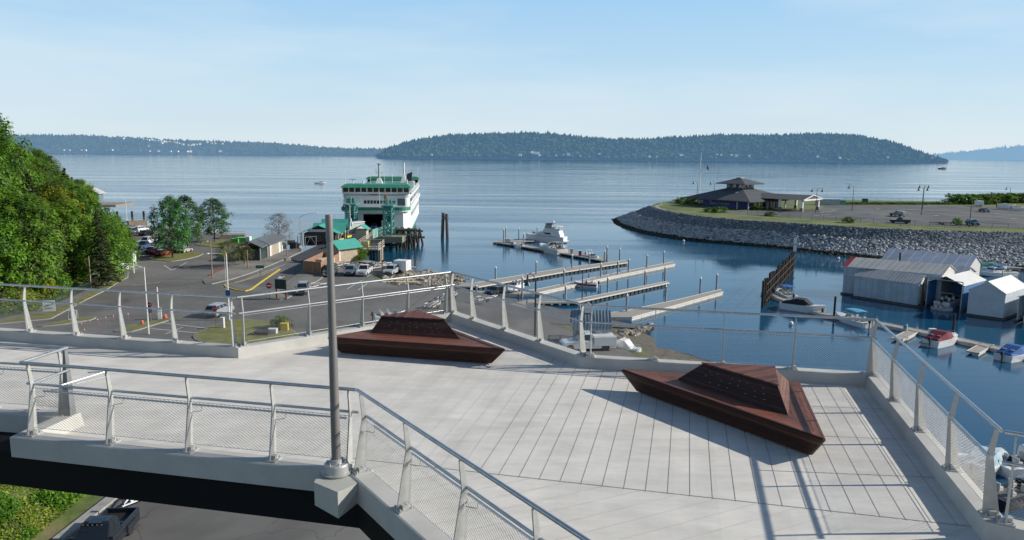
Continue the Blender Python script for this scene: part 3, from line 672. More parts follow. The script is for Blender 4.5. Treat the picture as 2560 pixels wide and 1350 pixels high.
# passenger deck slab and green bulwark rim with rounded ends
def rr(y0, y1, w, r=3.2, n=5):
    pts = []
    for cx, cy, a0 in ((w-r,y1-r,0),(-(w-r),y1-r,90),(-(w-r),y0+r,180),(w-r,y0+r,270)):
        for k in range(n+1): a = R(a0+90*k/n); pts.append((cx+r*math.cos(a), cy+r*math.sin(a)))
    return pts
b = MB(); b.prism(rr(.2,82.8,W+.1), 9.95, 10.35); b.build('passenger_deck', MF_white, ferry)
b = MB(); o1 = rr(.1,82.9,W+.2); o2 = rr(.25,82.75,W+.05)
n_ = len(o1); b.loft([[(*p,z) for p in pl] for pl, z in ((o1,10.36),(o1,11.3),(o2,11.3),(o2,10.36))], caps=False)
for i_,f_ in enumerate(b.f): ym = sum(b.v[j][1] for j in f_)/len(f_); b.m[i_] = 1 if 9 < ym < 74 else 0
b.build('bulwark', [MF_green, MF_white], ferry)
# passenger cabin
b = MB(); b.prism(rr(4.6,78.4,W-.2,1.6), 10.36, 14.1); b.build('cabin', MF_white, ferry)
b = MB(); b.loft([[(*p,z) for p in pl] for pl, z in ((rr(4.4,78.6,W+.06,1.6),11.6),(rr(4.4,78.6,W+.06,1.6),14.4),(rr(4.6,78.4,W-.12,1.6),14.4),(rr(4.6,78.4,W-.12,1.6),11.6))], caps=False)
# long grey window bands on the sides
for (y0,y1,z0,z1) in ((12,30,12.35,13.35),(33,50,12.35,13.35),(12,30,8.0,9.0),(33,50,8.0,9.0),(53,70,12.35,13.35),(53,70,8.0,9.0)):
    b2 = MB(); b2.bx(W+.02,W+.13,y0,y1,z0,z1)
    ny = int((y1-y0)/1.5)
    for k in range(1,ny): b2.bx(W+.13,W+.15,y0+k*(y1-y0)/ny-.12,y0+k*(y1-y0)/ny+.12,z0,z1,1)
    b2.build('side_window_band', [MF_grey, MF_white], ferry)
for s in (-1,1):
    b = MB()
    for y0,y1 in ((8,10.5),(72,75)): b.bx(s*(W-.18),s*(W-.1),y0,y1,11.4,13.4)
    b.build('side_door', MF_grey, ferry)
b = MB(); b.prism(rr(4.3,78.7,W+.1,1.8), 14.1, 14.4); b.build('upper_deck', MF_white, ferry)
# front windows of the passenger cabin
for k in range(10):
    x = -3.2+k*.92; b = MB(); b.bx(x-.34,x+.34,4.52,4.62,12.0,12.95); b.build('window', M_glass, ferry)
for x0,x1 in ((-8.6,-6.3),(6.1,8.3)):
    b = MB(); b.bx(x0,x1,4.51,4.62,11.5,13.5); b.build('window', mat('large cabin window', (.09,.14,.15), rough=.15), ferry)
# wheelhouses at both ends: sloped apron, window strip, green roof
def wheelhouse(y, s):
    yy = lambda v: y+s*v
    b = MB(); lo = [(-W+.3,yy(.9)),(W-.9,yy(.9)),(W-.9,yy(7.5)),(-W+.3,yy(7.5))]
    b.loft([[(-9.2,yy(1.0),14.4),(9.2,yy(1.0),14.4),(9.2,yy(7.6),14.4),(-9.2,yy(7.6),14.4)],[(-9.6,yy(0),15.1),(9.6,yy(0),15.1),(9.6,yy(7.6),15.1),(-9.6,yy(7.6),15.1)],[(-9.7,yy(-.1),15.4),(9.7,yy(-.1),15.4),(9.7,yy(7.6),15.4),(-9.7,yy(7.6),15.4)]])
    b.build('wheelhouse_base', MF_white, ferry)
    b = MB(); b.bx(-9.5,9.5,min(yy(.15),yy(7.4)),max(yy(.15),yy(7.4)),15.4,16.65); b.build('wheelhouse', M_glass, ferry)
    for k in range(12):
        x = -9.55+k*19.1/11; b = MB(); b.bx(x-.14,x+.14,min(yy(.0),yy(.22)),max(yy(.0),yy(.22)),15.4,16.7); b.build('mullion', MF_white, ferry)
    for xx in (-9.55,9.55):
        for v in (1.8,3.7,5.6,7.4): b = MB(); b.box((xx,yy(v),16.02),(.2,.3,1.28)); b.build('mullion', MF_white, ferry)
    b = MB(); b.bx(-9.9,9.9,min(yy(-.35),yy(7.9)),max(yy(-.35),yy(7.9)),16.65,16.8)
    b.build('roof_soffit', MF_white, ferry)
    b = MB(); b.hexa([(-10.2,yy(-.7),16.8),(10.2,yy(-.7),16.8),(10.2,yy(8),16.8),(-10.2,yy(8),16.8),(-9.0,yy(.6),17.6),(9.0,yy(.6),17.6),(9.2,yy(7.6),17.6),(-9.2,yy(7.6),17.6)])
    b.build('wheelhouse_roof', MF_green, ferry)
wheelhouse(4.0, 1); wheelhouse(79.0, -1)
# band under the wheelhouse: name board
b = MB(); b.bx(-1.9,1.3,4.55,4.62,14.45,14.8) ; b.build('name_board', mat('name board', (.16,.09,.05), rough=.6), ferry)
# sun deck houses, masts, stack
b = MB(); b.bx(-5.5,6.6,13,70,14.4,16.2); b.build('deck_house', MF_white, ferry)
b = MB(); b.bx(-6.6,7.4,24,60,16.22,16.6); b.build('deck_house_roof', MF_green, ferry)
b = MB(); b.hexa([(-1.6,13,16),(1.6,13,16),(1.6,17,16),(-1.6,17,16),(-.5,14.5,19.0),(.5,14.5,19.0),(.5,15.6,19.0),(-.5,15.6,19.0)]); b.build('mast_base', MF_white, ferry)
b = MB(); b.tube((0,15,18.5),(0,15,23.2),.36,.30,10); b.box((0,15,23.3),(1.3,.9,.25)); b.box((.0,15,20.6),(2.2,.12,.12)); b.tube((-.9,15,20.6),(-.9,15,21.8),.06); b.build('mast', mat('mast grey', (.42,.45,.44), rough=.5), ferry)
b = MB(); b.hexa([(4.6,40,16),(7.0,40,16),(7.0,44,16),(4.6,44,16),(5.6,41.5,19.4),(6.1,41.5,19.4),(6.1,42.5,19.4),(5.6,42.5,19.4)]); b.build('mast_base', MF_white, ferry)
b = MB(); b.tube((5.9,42,18),(5.9,42,23.9),.36,.28,10); b.box((6.0,42,23.9),(1.5,.8,.2)); b.tube((5.9,42,19.4),(7.6,42,16.6),.12); b.build('mast', MF_white, ferry)
b = MB(); b.bx(6.4,9.6,33,38,14.4,17.4); b.build('funnel_casing', MF_white, ferry)
b = MB(); b.hexa([(7.0,34.6,17.4),(8.8,34.6,17.4),(8.8,36.6,17.4),(7.0,36.6,17.4),(7.3,34.6,19.8),(9.0,34.6,20.5),(9.0,36.6,20.5),(7.3,36.6,19.8)]); b.build('funnel', M_dark, ferry)
for (x,y,h,cw) in ((-7,8,2.2,2.2),(7,74,2.2,2.0)):
    b = MB(); b.tube((x,y,17.5),(x,y,17.5+h*.6),.12); b.box((x,y,17.5+h*.65),(cw,.35,.22)); b.build('radar', MF_white, ferry)
for x, y, h in ((-9,6,4.5),(-2.1,10,4.6),(2.1,9,3.4),(-4,8,1.3),(8.6,10,1.4),(9.3,76,4),(3.6,20,3)):
    b = MB(); b.tube((x,y,17.4),(x,y,17.4+h),.06 if h>2 else .22, n=6); b.build('antenna', MF_white, ferry)
# railing along the upper deck side
b = MB()
for z in (14.85,15.3,15.75): b.tube((W,12,z),(W,71,z),.05,n=5)
for k in range(30): y = 12+59*k/29; b.tube((W,y,14.4),(W,y,15.75),.05,n=5)
b.build('deck_railing', MF_white, ferry)
b = MB(); b.bx(W-1.5,W-.1,12,71,14.42,14.9); b.build('deck_edge', MF_green, ferry)
for y in (18,24,52,60):
    b = MB(); b.lathe([(.01,-2.2),(.7,-2.0),(.9,-1),(.9,1),(.7,2.0),(.01,2.2)], 10, (W-1.6,y,16.0), axis='Y'); b.build('lifeboat', M_dark if y>50 else MF_white, ferry)
# orange wind sock staff on the slip side
fs = thing('signal_flag', 'small orange flag on a slanting staff in front of the ferry wheelhouse', 'flag', tuple(GY(950,520,208)))
q = fs.location
b = MB(); a = Vector((0,0,0)); p1 = GY(948,478,208)-q; b.tube(a, p1, .07, n=6); b.build('staff', MF_white, fs)
b = MB(); pts = [GY(x,y,207.8)-q for x,y in ((963,483),(966,490),(965,497),(962,500),(959,496),(961,488))]; b.loft([[p+Vector((0,-.05,0)) for p in pts],[p+Vector((0,.05,0)) for p in pts]]); b.build('cloth', mat('orange cloth', (.75,.25,.03), rough=.7), fs)

# ================================================================= SLIP: towers, apron, piles, trestle
def lattice_tower(label, px0, px1, Y, ztop, zbot=4.3, seed=1):
    x0 = GY(px0,550,Y).x; x1 = GY(px1,550,Y).x; t = thing('slip_tower', label, 'tower', ((x0+x1)/2,Y,zbot), 0, 'teal lattice towers lifting the car ramp')
    w = (x1-x0)/2; d = 2.3; h = ztop-zbot
    for sx in (-1,1):
        for sy in (-1,1): b = MB(); b.box((sx*w,sy*d,h/2),(.38,.38,h)); b.build('column', M_green, t)
    b = MB()
    for k in range(4):
        z0, z1 = h*k/4, h*(k+1)/4
        for a_, c_ in (((-w,-d),(w,-d)),((w,-d),(w,d)),((w,d),(-w,d)),((-w,d),(-w,-d))):
            b.tube((*a_,z0+.1),(*c_,z1),.10,n=5); b.tube((*c_,z0+.1),(*a_,z1),.10,n=5); b.tube((*a_,z1-.1),(*c_,z1-.1),.18,n=5)
    b.build('bracing', M_green, t)
    b = MB(); b.box((0,0,h+.15),(2*w+1.4,2*d+1.2,.3)); b.build('platform', M_green, t)
    b = MB()
    for z in (.6,1.2):
        for a_, c_ in (((-1,-1),(1,-1)),((1,-1),(1,1)),((1,1),(-1,1)),((-1,1),(-1,-1))): b.tube((a_[0]*(w+.6),a_[1]*(d+.5),h+.3+z),(c_[0]*(w+.6),c_[1]*(d+.5),h+.3+z),.05,n=4)
    for sx in (-1,0,1):
        for sy in (-1,1): b.tube((sx*(w+.6),sy*(d+.5),h+.3),(sx*(w+.6),sy*(d+.5),h+1.5),.05,n=4)
    b.build('guard_rail', M_green, t)
    b = MB(); b.box((0,0,h*.55),(.9,.9,h*.22)); b.build('counterweight', mat('dark teal steel', (.03,.10,.10), rough=.6), t)
    b = MB(); b.tube((-.3,0,h+.3),(-.3,0,h+2.2),.3,n=8); b.tube((.6,.4,h+.3),(.6,.4,h+1.8),.22,n=8); b.build('hoist', M_green, t)
    return t
lattice_tower('left teal lattice tower at the ferry slip with rails on top', 871, 889, 203, 12.6)
lattice_tower('right teal lattice tower in front of the ferry car opening', 963, 981, 203, 12.3)
pad = thing('pile_cap', 'grey concrete cap on timber piles under the right slip tower', 'pile cap', (*G(975,585,2.9)[:2],0))
q = pad.location; cx = GY(975,580,203).x-q.x
b = MB(); b.box((cx,203-q.y,3.35),(7.6,6.4,1.7)); b.build('cap', mat('old pier concrete', (.22,.21,.17), rough=.9, var=.2), pad)
for k in range(8):
    b = MB(); x = cx-3.2+k*.92; yy = 203-q.y-2.8+(k%2)*4.5; b.tube((x,yy,-5),(x+.1,yy,2.6),.24,.22,8); b.build('pile', M_pile, pad)
pad2 = dup(pad, label='dark concrete cap on piles under the left slip tower'); pad2.location.x += GY(880,580,203).x-GY(975,580,203).x
# leaning fender dolphins in front of the hull
for i,(x0,x1) in enumerate(((995,1010),(1012,1026),(1028,1043),(1042,1052))):
    Y = 206+i*4; p = GY((x0+x1)/2, 560, Y); t = thing('fender_piles', ['first leaning timber fender frame right of the ferry opening','second leaning timber fender frame beside the ferry','third leaning timber fender frame beside the ferry','outermost leaning timber fender frame at the hull side'][i], 'fender', (p.x,Y,0), 0, 'leaning timber fenders beside the ferry')
    for s in (-1,1):
        b = MB(); b.tube((s*.75+1.5,-1.2,-5),(s*.75-.7,.8,6.1-i*.5),.33,.30,8); b.build('pile', M_pile, t)
    b = MB(); b.tube((0,.6,5.2-i*.5),(0,-3.5,-4),.28,n=8); b.build('raking_pile', M_pile, t)
    b = MB(); b.box((-.2,.9,5.3-i*.5),(2.6,.35,.5)); b.box((.3,.6,3.2-i*.4),(2.7,.35,.5)); b.build('wale', M_pile, t)
wal = thing('fender_wall', 'dark timber fender wall between the slip tower and the hull', 'fender', (*GY(1000,575,205)[:2],0))
for k in range(5):
    b = MB(); x = -2.4+k*1.6; b.tube((x,0,-5),(x,0,6.0),.28,n=8); b.build('pile', M_pile, wal)
b = MB(); b.box((.9,-.4,5.8),(8,.35,.4)); b.box((.9,-.4,4.3),(8,.35,.4)); b.build('wale', M_wood, wal)
# transfer span (car ramp) from the quay to the ferry
A = G(905,640,4.9); S0 = Vector((*G(770,640,LZ)[:2],LZ+.12)); 
span = thing('transfer_span', 'grey car ramp with pale teal girders leading onto the ferry', 'ramp', (0,0,0))
Qa = Vector((*G(735,640,LZ+.2)[:2],LZ+.1)); Qb = Vector((*G(830,668,LZ+.2)[:2],LZ+.1))
# deck: hinge at quay (left/right), far end at the ferry sill
hl, hr_ = G(838,612,5.4), G(905,606,5.4)
el, er = Vector((-43.3,212,5.15)), Vector((-35.3,212,5.15))
kl, kr = G(700,640,LZ+.12), G(800,650,LZ+.12)
hl2, hr2 = Vector((-45.2,195,5.0)), Vector((-37.2,195,5.0))
b = MB()
b.loft([[el+Vector((0,0,.0)),er,er-Vector((0,0,.5)),el-Vector((0,0,.5))],[hl2,hr2,hr2-Vector((0,0,.5)),hl2-Vector((0,0,.5))]])
b.build('roadway', mat('ramp asphalt', (.055,.057,.06), rough=.85), span)
teal = mat('pale teal girder', (.30,.52,.47), rough=.5, var=.08)
for (p, q2) in ((hr2,er),(hl2,el)):
    b = MB(); d = (q2-p).normalized(); s_ = Vector((d.y,-d.x,0))*.15
    b.hexa([p-s_-Vector((0,0,.9)),q2-s_-Vector((0,0,.9)),q2+s_-Vector((0,0,.9)),p+s_-Vector((0,0,.9)),p-s_+Vector((0,0,1.5)),q2-s_+Vector((0,0,1.5)),q2+s_+Vector((0,0,1.5)),p+s_+Vector((0,0,1.5))])
    n = 14
    for k in range(n+1):
        r_ = p.lerp(q2,k/n); b.box(r_+s_*1.6+Vector((0,0,.3)),(.12,.12,2.4),mi=0)
    b.build('girder', teal, span)
# trestle roadway on piles from the shore to the span
tr = thing('trestle', 'timber trestle carrying the approach road over dark piles', 'trestle', (0,0,0))
tl = [G(722,646,LZ+.06), G(790,615,LZ+.3), hl2-Vector((0,0,.06))]; trr = [G(792,668,LZ+.06), G(850,643,LZ+.3), hr2-Vector((0,0,.06))]
b = MB(); b.loft([[l,r_,r_-Vector((0,0,.7)),l-Vector((0,0,.7))] for l, r_ in zip(tl,trr)]); b.build('roadway', mat('ramp asphalt', (0,0,0)), tr)
rnd = random.Random(2)
for k in range(26):
    f = k/25; c_ = Vector((0,0,0)); c_.x = trr[1].lerp(trr[2], f).x-.4-(k%3)*2.4; c_.y = trr[1].lerp(trr[2], f).y
    b = MB(); b.tube(c_+Vector((rnd.uniform(-.4,.4),0,-6)), c_+Vector((0,0,4.4)), .24, n=8); b.build('pile', M_pile, tr)
for f in (.1,.3,.5,.7,.9):
    p = trr[1].lerp(trr[2], f); b = MB(); b.tube(p+Vector((.3,0,-.8)), p+Vector((-2.6,.5,-7)), .16, n=6); b.tube(p+Vector((-2.6,0,-.8)), p+Vector((.4,.5,-7)), .16, n=6); b.build('brace', M_wood, tr)
# footway railing on the near side of the trestle, landing platform on the outside
def fence_run(root, pts, h, mt, name='guard_rail', step=1.8, rails=(.45,.95), r=.05):
    b = MB()
    for p, q2 in zip(pts, pts[1:]):
        p = Vector(p); q2 = Vector(q2); L_ = (q2-p).length; n = max(1,int(L_/step))
        for k in range(n+1): c_ = p.lerp(q2,k/n); b.tube(c_, c_+Vector((0,0,h)), r, n=5)
        for z in rails: b.tube(p+Vector((0,0,z*h)), q2+Vector((0,0,z*h)), r, n=5)
    return b.build(name, mt, root)
M_pale = mat('weathered pale timber', (.42,.38,.31), rough=.85, var=.2)
fence_run(tr, [trr[0].lerp(trr[1],.8)+Vector((.2,0,0)),trr[1]+Vector((.2,0,0)),trr[2]+Vector((.2,-.1,0))], 1.25, M_pale, rails=(.3,.62,.97), r=.06, step=2.4)
ld = thing('landing_stage', 'pale timber landing with rails hung beside the car ramp', 'landing', (-34.0,176.5,0))
b = MB(); b.box((0,0,4.2),(5.2,8.5,.3)); b.build('floor', M_pale, ld)
fence_run(ld, [(-2.5,-4.2,4.35),(2.5,-4.2,4.35),(2.5,4.2,4.35),(-2.5,4.2,4.35)], 1.3, M_pale, rails=(.35,.68,.97), r=.09)
for sx in (-2.3,0,2.3):
    for sy in (-3.8,0,3.8): b = MB(); b.tube((sx,sy,-5),(sx,sy,4.05),.22,n=8); b.build('pile', M_pile, ld)
b = MB(); b.box((2.2,1.0,2.6),(.5,3.5,3.4)); b.build('ladder_frame', M_pale, ld)
# teal roofed control hut beside the span, yellow chest, crew car
cb = thing('control_hut', 'small ramp control hut with teal gable roof beside the span', 'hut', (-38.3,188,4.9))
b = MB(); b.bx(-1.3,1.3,-1.5,1.5,0,2.5); b.build('wall', mat('hut cream', (.45,.42,.33), rough=.7), cb)
M_teal = mat('teal metal roofing', (.07,.36,.29), rough=.5, var=.1, scale=.8)
def gable(root, x0, x1, y0, y1, z0, zr, over, m, axis='x', th=.12, name='roof', ribs=0, ribm=None):
    b = MB()
    X0, X1, Y0, Y1 = x0-over, x1+over, y0-over, y1+over
    if axis == 'x':
        ym = (y0+y1)/2
        for s, ye in ((-1,Y0),(1,Y1)): b.hexa([(X0,ye,z0-.1),(X1,ye,z0-.1),(X1,ym,zr),(X0,ym,zr),(X0,ye,z0-.1+th),(X1,ye,z0-.1+th),(X1,ym,zr+th),(X0,ym,zr+th)])
        for k in range(ribs+1):
            x = X0+(X1-X0)*k/max(1,ribs)
            if ribs:
                for ye in (Y0,Y1): b.tube((x,ye,z0+th),(x,ym,zr+th+.02),.05,n=4,mi=1)
    else:
        xm = (x0+x1)/2
        for s, xe in ((-1,X0),(1,X1)): b.hexa([(xe,Y0,z0-.1),(xe,Y1,z0-.1),(xm,Y1,zr),(xm,Y0,zr),(xe,Y0,z0-.1+th),(xe,Y1,z0-.1+th),(xm,Y1,zr+th),(xm,Y0,zr+th)])
        for k in range(ribs+1):
            y = Y0+(Y1-Y0)*k/max(1,ribs)
            if ribs:
                for xe in (X0,X1): b.tube((xe,y,z0+th),(xm,y,zr+th+.02),.05,n=4,mi=1)
    return b.build(name, [m, ribm or m], root)
def gable_wall(root, x0, x1, y0, y1, z1, zr, m, axis='x', name='gable'):
    b = MB()
    if axis == 'x':
        ym = (y0+y1)/2
        for x in (x0,x1-.1): b.add([(x,y0,z1),(x+.1,y0,z1),(x+.1,y1,z1),(x,y1,z1),(x,ym,zr),(x+.1,ym,zr)], [(0,1,5,4),(1,2,5),(2,3,4,5),(3,0,4),(0,3,2,1)])
    else:
        xm = (x0+x1)/2
        for y in (y0,y1-.1): b.add([(x0,y,z1),(x0,y+.1,z1),(x1,y+.1,z1),(x1,y,z1),(xm,y,zr),(xm,y+.1,zr)], [(0,1,5,4),(1,2,5),(2,3,4,5),(3,0,4),(0,3,2,1)])
    return b.build(name, m, root)
gable(cb, -1.3,1.3,-1.5,1.5,2.55,3.7,.5,M_teal,'y')
yc = thing('yellow_chest', 'yellow equipment chest on the landing beside the car ramp', 'chest', (-35.0,175.5,4.36))
b = MB(); b.box((0,0,.7),(1.5,1.3,1.4)); b.build('box', mat('yellow plastic', (.60,.55,.06), rough=.5), yc, bevel=.08); b = MB(); b.box((0,0,1.48),(1.6,1.4,.14)); b.build('lid', mat('cream plastic', (.6,.55,.4), rough=.5), yc)
for i,(x,y) in enumerate(((-41.6,170),(-41.2,177),(-40.8,184))):
    t = thing('barrier', ['yellow and black barrier nearest the quay on the ramp side','middle yellow and black barrier on the ramp side','yellow and black barrier nearest the ferry'][i], 'barrier', (x,y,4.98), R(80), 'yellow barriers along the ramp')
    b = MB(); b.box((0,0,1.0),(2.8,.2,.55)); b.build('board', mat('barrier yellow', (.55,.50,.08), rough=.6), t)
    for s in (-1,1): b = MB(); b.box((s*1.1,0,.4),(.12,.5,.8)); b.build('leg', M_dark, t)
# overhead walkway (long pale box) from the terminal to the ferry
ow = thing('covered_walkway', 'long pale grey covered walkway rising along the car ramp', 'walkway', (0,0,0))
p0, p1 = G(822,592,5.9), G(905,579,6.3); d = (p1-p0).normalized(); s_ = Vector((d.y,-d.x,0))*1.1
b = MB(); b.hexa([p0-s_,p1-s_,p1+s_,p0+s_,p0-s_+Vector((0,0,2.6)),p1-s_+Vector((0,0,2.4)),p1+s_+Vector((0,0,2.4)),p0+s_+Vector((0,0,2.6))]); b.build('wall', mat('walkway grey', (.44,.45,.43), rough=.6, var=.06), ow)
b = MB(); s2 = s_*1.1; z = Vector((0,0,2.6)); b.hexa([p0-s2+z,p1-s2+z,p1+s2+z,p0+s2+z]+[v+Vector((0,0,.18)) for v in (p0-s2+z,p1-s2+z,p1+s2+z,p0+s2+z)]); b.build('roof', M_whitem, ow)
for f in (.08,.35,.65,.92):
    b = MB(); c_ = p0.lerp(p1,f); b.tube((c_.x,c_.y,-4),(c_.x,c_.y,5.95),.2,n=8); b.build('post', M_pile, ow)
# truck waiting on the ferry apron and equipment by the ramp
eq = thing('bollard_post', 'tall grey ribbed cylinder post beside the ferry opening', 'post', (-36.2,206,5.2))
b = MB(); b.lathe([(.45,0),(.45,2.6),(.3,2.8),(.01,2.85)],12); b.build('post', mat('grey ribbed', (.35,.33,.32), rough=.7), eq)
# dolphin standing alone in the water
dl = thing('dolphin_piles', 'lone pair of timber piles lashed together in open water right of the ferry', 'dolphin', (*G(1113,596,0)[:2],0))
for dx, h, r in ((-1.0,8.1,.55),(0.75,7.8,.5)): b = MB(); b.tube((dx*1.1,0,-5),(dx*.6,0,h),r,r*.9,10); b.build('pile', mat('grey timber pile', (.085,.075,.07), rough=.9, var=.35, scale=2, bump=.5, bscale=6), dl)
b = MB(); b.lathe([(1.15,6.2),(1.2,6.4),(1.15,6.6)],14,(0,0,0)); b.build('wire_band', M_dark, dl)
b = MB(); b.tube((-.2,0,8),(-.2,0,10.2),.06,n=5); b.tube((-1.2,0,8.2),(-1.2,0,9),.09,n=5); b.tube((1.1,0,7.9),(1.1,0,9.6),.06,n=5); b.build('marker_rod', M_steel, dl)
# ================================================================= LAND ON THE LEFT
def g2(px, py, z=LZ): v = G(px, py, z); return V2(v.x, v.y)
LAND = [V2(*p) for p in ((-420,-40),(-420,262),(-160,256),(-128,232),(-112,221),(-99,213.5),(-84,204),(-72.5,196),(-66,184),(-62,170),(-57,160),(-47,153),(-38,150),(-29,149),(-22.6,146),(-21,139),(-24,133),(-24,128),(4,98),(9,93),(13,88.5),(15.5,81),(18,60),(20,30),(22,-40))]
R0, R1 = V2(-24,128), V2(5,97); rd = (R1-R0).normalized(); rn = V2(-rd.y, rd.x)
if rn.x < 0: rn = -rn
def seg_d(p, a, c):
    d = c-a; t = max(0, min(1, (p-a).dot(d)/d.length_squared)); return (p-(a+d*t)).length
def poly_d(p, pl, closed=True):
    n = len(pl); return min(seg_d(p, pl[i], pl[(i+1)%n]) for i in range(n if closed else n-1))
FOOT = [V2(*p) for p in ((-420,82),(-110,88),(-72,96.5),(-66,101),(-69,111),(-74,127),(-80,140),(-92,158),(-108,185),(-126,212),(-142,262),(-420,262))]
FOOT2 = [V2(*p) for p in ((-27,-40),(-27.3,49),(-36,58),(-60,66),(-420,70),(-420,-40))]
def hill_z(p):
    z = 0
    if inside(p, FOOT):
        d = poly_d(p, FOOT[:-1], False); z = max(z, (1-math.exp(-d/26))*24+ .6*noise.noise(Vector((p.x*.12,p.y*.12,0)))*min(1,d/4))
    if inside(p, FOOT2):
        d = poly_d(p, FOOT2[:-1], False); z = max(z, min(5.5, d*.42)+.35*noise.noise(Vector((p.x*.35,p.y*.35,4)))*min(1,d/2))
    return z
def land_z(p):
    h = hill_z(p)
    if inside(p, LAND): return LZ-.06+h
    # boat ramp plane
    t = (p-R0).dot(rd)/(R1-R0).length; u = (p-R0).dot(rn)
    if -.02 <= t <= 1.02 and u > 0: return max(-4.5, LZ-.06-u*.192)
    d = poly_d(p, LAND); s = .55
    if p.x > 8 and p.y < 112: s = .30
    return max(-5, LZ-.06-d*s+.25*noise.noise(Vector((p.x*.4,p.y*.4,1))))
def ground_mat():
    m = bpy.data.materials.new('natural ground'); m.use_nodes = True; nt = m.node_tree; N = nt.nodes; L = nt.links; bs = N['Principled BSDF']; bs.inputs['Roughness'].default_value = .95
    geo = N.new('ShaderNodeNewGeometry'); sp = N.new('ShaderNodeSeparateXYZ'); L.new(geo.outputs['Position'], sp.inputs['Vector'])
    n = N.new('ShaderNodeTexNoise'); n.inputs['Scale'].default_value = .35; n.inputs['Detail'].default_value = 9; n.inputs['Roughness'].default_value = .7; L.new(geo.outputs['Position'], n.inputs['Vector'])
    gr = N.new('ShaderNodeValToRGB'); L.new(n.outputs['Fac'], gr.inputs['Fac']); e_ = gr.color_ramp.elements
    e_[0].position = .35; e_[0].color = (.05,.075,.018,1); e_[1].position = .7; e_[1].color = (.20,.15,.08,1); x = e_.new(.5); x.color = (.10,.135,.03,1)
    n2 = N.new('ShaderNodeTexNoise'); n2.inputs['Scale'].default_value = 1.3; n2.inputs['Detail'].default_value = 8; L.new(geo.outputs['Position'], n2.inputs['Vector'])
    bk = N.new('ShaderNodeValToRGB'); L.new(n2.outputs['Fac'], bk.inputs['Fac']); f_ = bk.color_ramp.elements; f_[0].position = .35; f_[0].color = (.06,.05,.035,1); f_[1].position = .65; f_[1].color = (.15,.13,.10,1)
    mr = N.new('ShaderNodeMapRange'); mr.inputs['From Min'].default_value = LZ-1.2; mr.inputs['From Max'].default_value = LZ+.1; L.new(sp.outputs['Z'], mr.inputs['Value'])
    mx = N.new('ShaderNodeMix'); mx.data_type = 'RGBA'; L.new(mr.outputs['Result'], mx.inputs['Factor']); L.new(bk.outputs['Color'], mx.inputs[6]); L.new(gr.outputs['Color'], mx.inputs[7])
    wt = N.new('ShaderNodeMapRange'); wt.inputs['From Min'].default_value = .1; wt.inputs['From Max'].default_value = .9; L.new(sp.outputs['Z'], wt.inputs['Value'])
    m2 = N.new('ShaderNodeMix'); m2.data_type = 'RGBA'; L.new(wt.outputs['Result'], m2.inputs['Factor']); m2.inputs[6].default_value = (.018,.02,.012,1); L.new(mx.outputs[2], m2.inputs[7])
    L.new(m2.outputs[2], bs.inputs['Base Color'])
    bp = N.new('ShaderNodeBump'); bp.inputs['Strength'].default_value = .6; bp.inputs['Distance'].default_value = .15; L.new(n2.outputs['Fac'], bp.inputs['Height']); L.new(bp.outputs['Normal'], bs.inputs['Normal'])
    return m
b = MB(); st = 1.6; x0, x1, y0, y1 = -172, 34, -20, 262; nx = int((x1-x0)/st); ny = int((y1-y0)/st); vs = []; fs = []
for j in range(ny+1):
    for i in range(nx+1):
        p = V2(x0+i*st, y0+j*st); vs.append((p.x, p.y, land_z(p)))
for j in range(ny):
    for i in range(nx): k = j*(nx+1)+i; fs.append((k,k+1,k+nx+2,k+nx+1))
b.add(vs, fs); M_ground = ground_mat()
tag(b.build('ground', M_ground, smooth=True, recalc=False), 'natural ground with the wooded slope on the left and the shore banks', kind='structure')
# asphalt sheets
def asphalt(name, base, c2, cracks=True, z0=None):
    m = mat(name, base, rough=.9, var=.12, scale=.16, col2=c2, bump=.15, bscale=30, bdist=.01, detail=10); nt = m.node_tree; N = nt.nodes; L = nt.links; bs = N['Principled BSDF']
    old = bs.inputs['Base Color'].links[0].from_socket; geo = [n for n in N if n.type == 'NEW_GEOMETRY'][0]
    n = N.new('ShaderNodeTexNoise'); n.inputs['Scale'].default_value = .05; n.inputs['Detail'].default_value = 3; n.inputs['Distortion'].default_value = 1.2; L.new(geo.outputs['Position'], n.inputs['Vector'])
    mr = N.new('ShaderNodeMapRange'); mr.inputs['From Min'].default_value = .35; mr.inputs['From Max'].default_value = .65; mr.inputs['To Min'].default_value = .68; mr.inputs['To Max'].default_value = 1.18; L.new(n.outputs['Fac'], mr.inputs['Value'])
    hs = N.new('ShaderNodeHueSaturation'); L.new(mr.outputs['Result'], hs.inputs['Value']); L.new(old, hs.inputs['Color'])
    v = N.new('ShaderNodeTexVoronoi'); v.feature = 'DISTANCE_TO_EDGE'; v.inputs['Scale'].default_value = .13; 
    nd = N.new('ShaderNodeTexNoise'); nd.inputs['Scale'].default_value = .5; nd.inputs['Detail'].default_value = 4; L.new(geo.outputs['Position'], nd.inputs['Vector'])
    va = N.new('ShaderNodeVectorMath'); va.operation = 'MULTIPLY_ADD'; L.new(nd.outputs['Color'], va.inputs[0]); va.inputs[1].default_value = (4,4,0); L.new(geo.outputs['Position'], va.inputs[2]); L.new(va.outputs['Vector'], v.inputs['Vector'])
    lt = N.new('ShaderNodeMapRange'); lt.inputs['From Min'].default_value = 0.; lt.inputs['From Max'].default_value = .012; lt.inputs['To Min'].default_value = .62; lt.inputs['To Max'].default_value = 1.; L.new(v.outputs['Distance'], lt.inputs['Value'])
    h2 = N.new('ShaderNodeHueSaturation'); L.new(lt.outputs['Result'], h2.inputs['Value']); L.new(hs.outputs['Color'], h2.inputs['Color']); L.new(h2.outputs['Color'], bs.inputs['Base Color']); return m
M_asph = asphalt('worn asphalt', (.150,.145,.135), (.19,.182,.17))
M_asph2 = asphalt('paler paving', (.20,.19,.17), (.25,.235,.21))
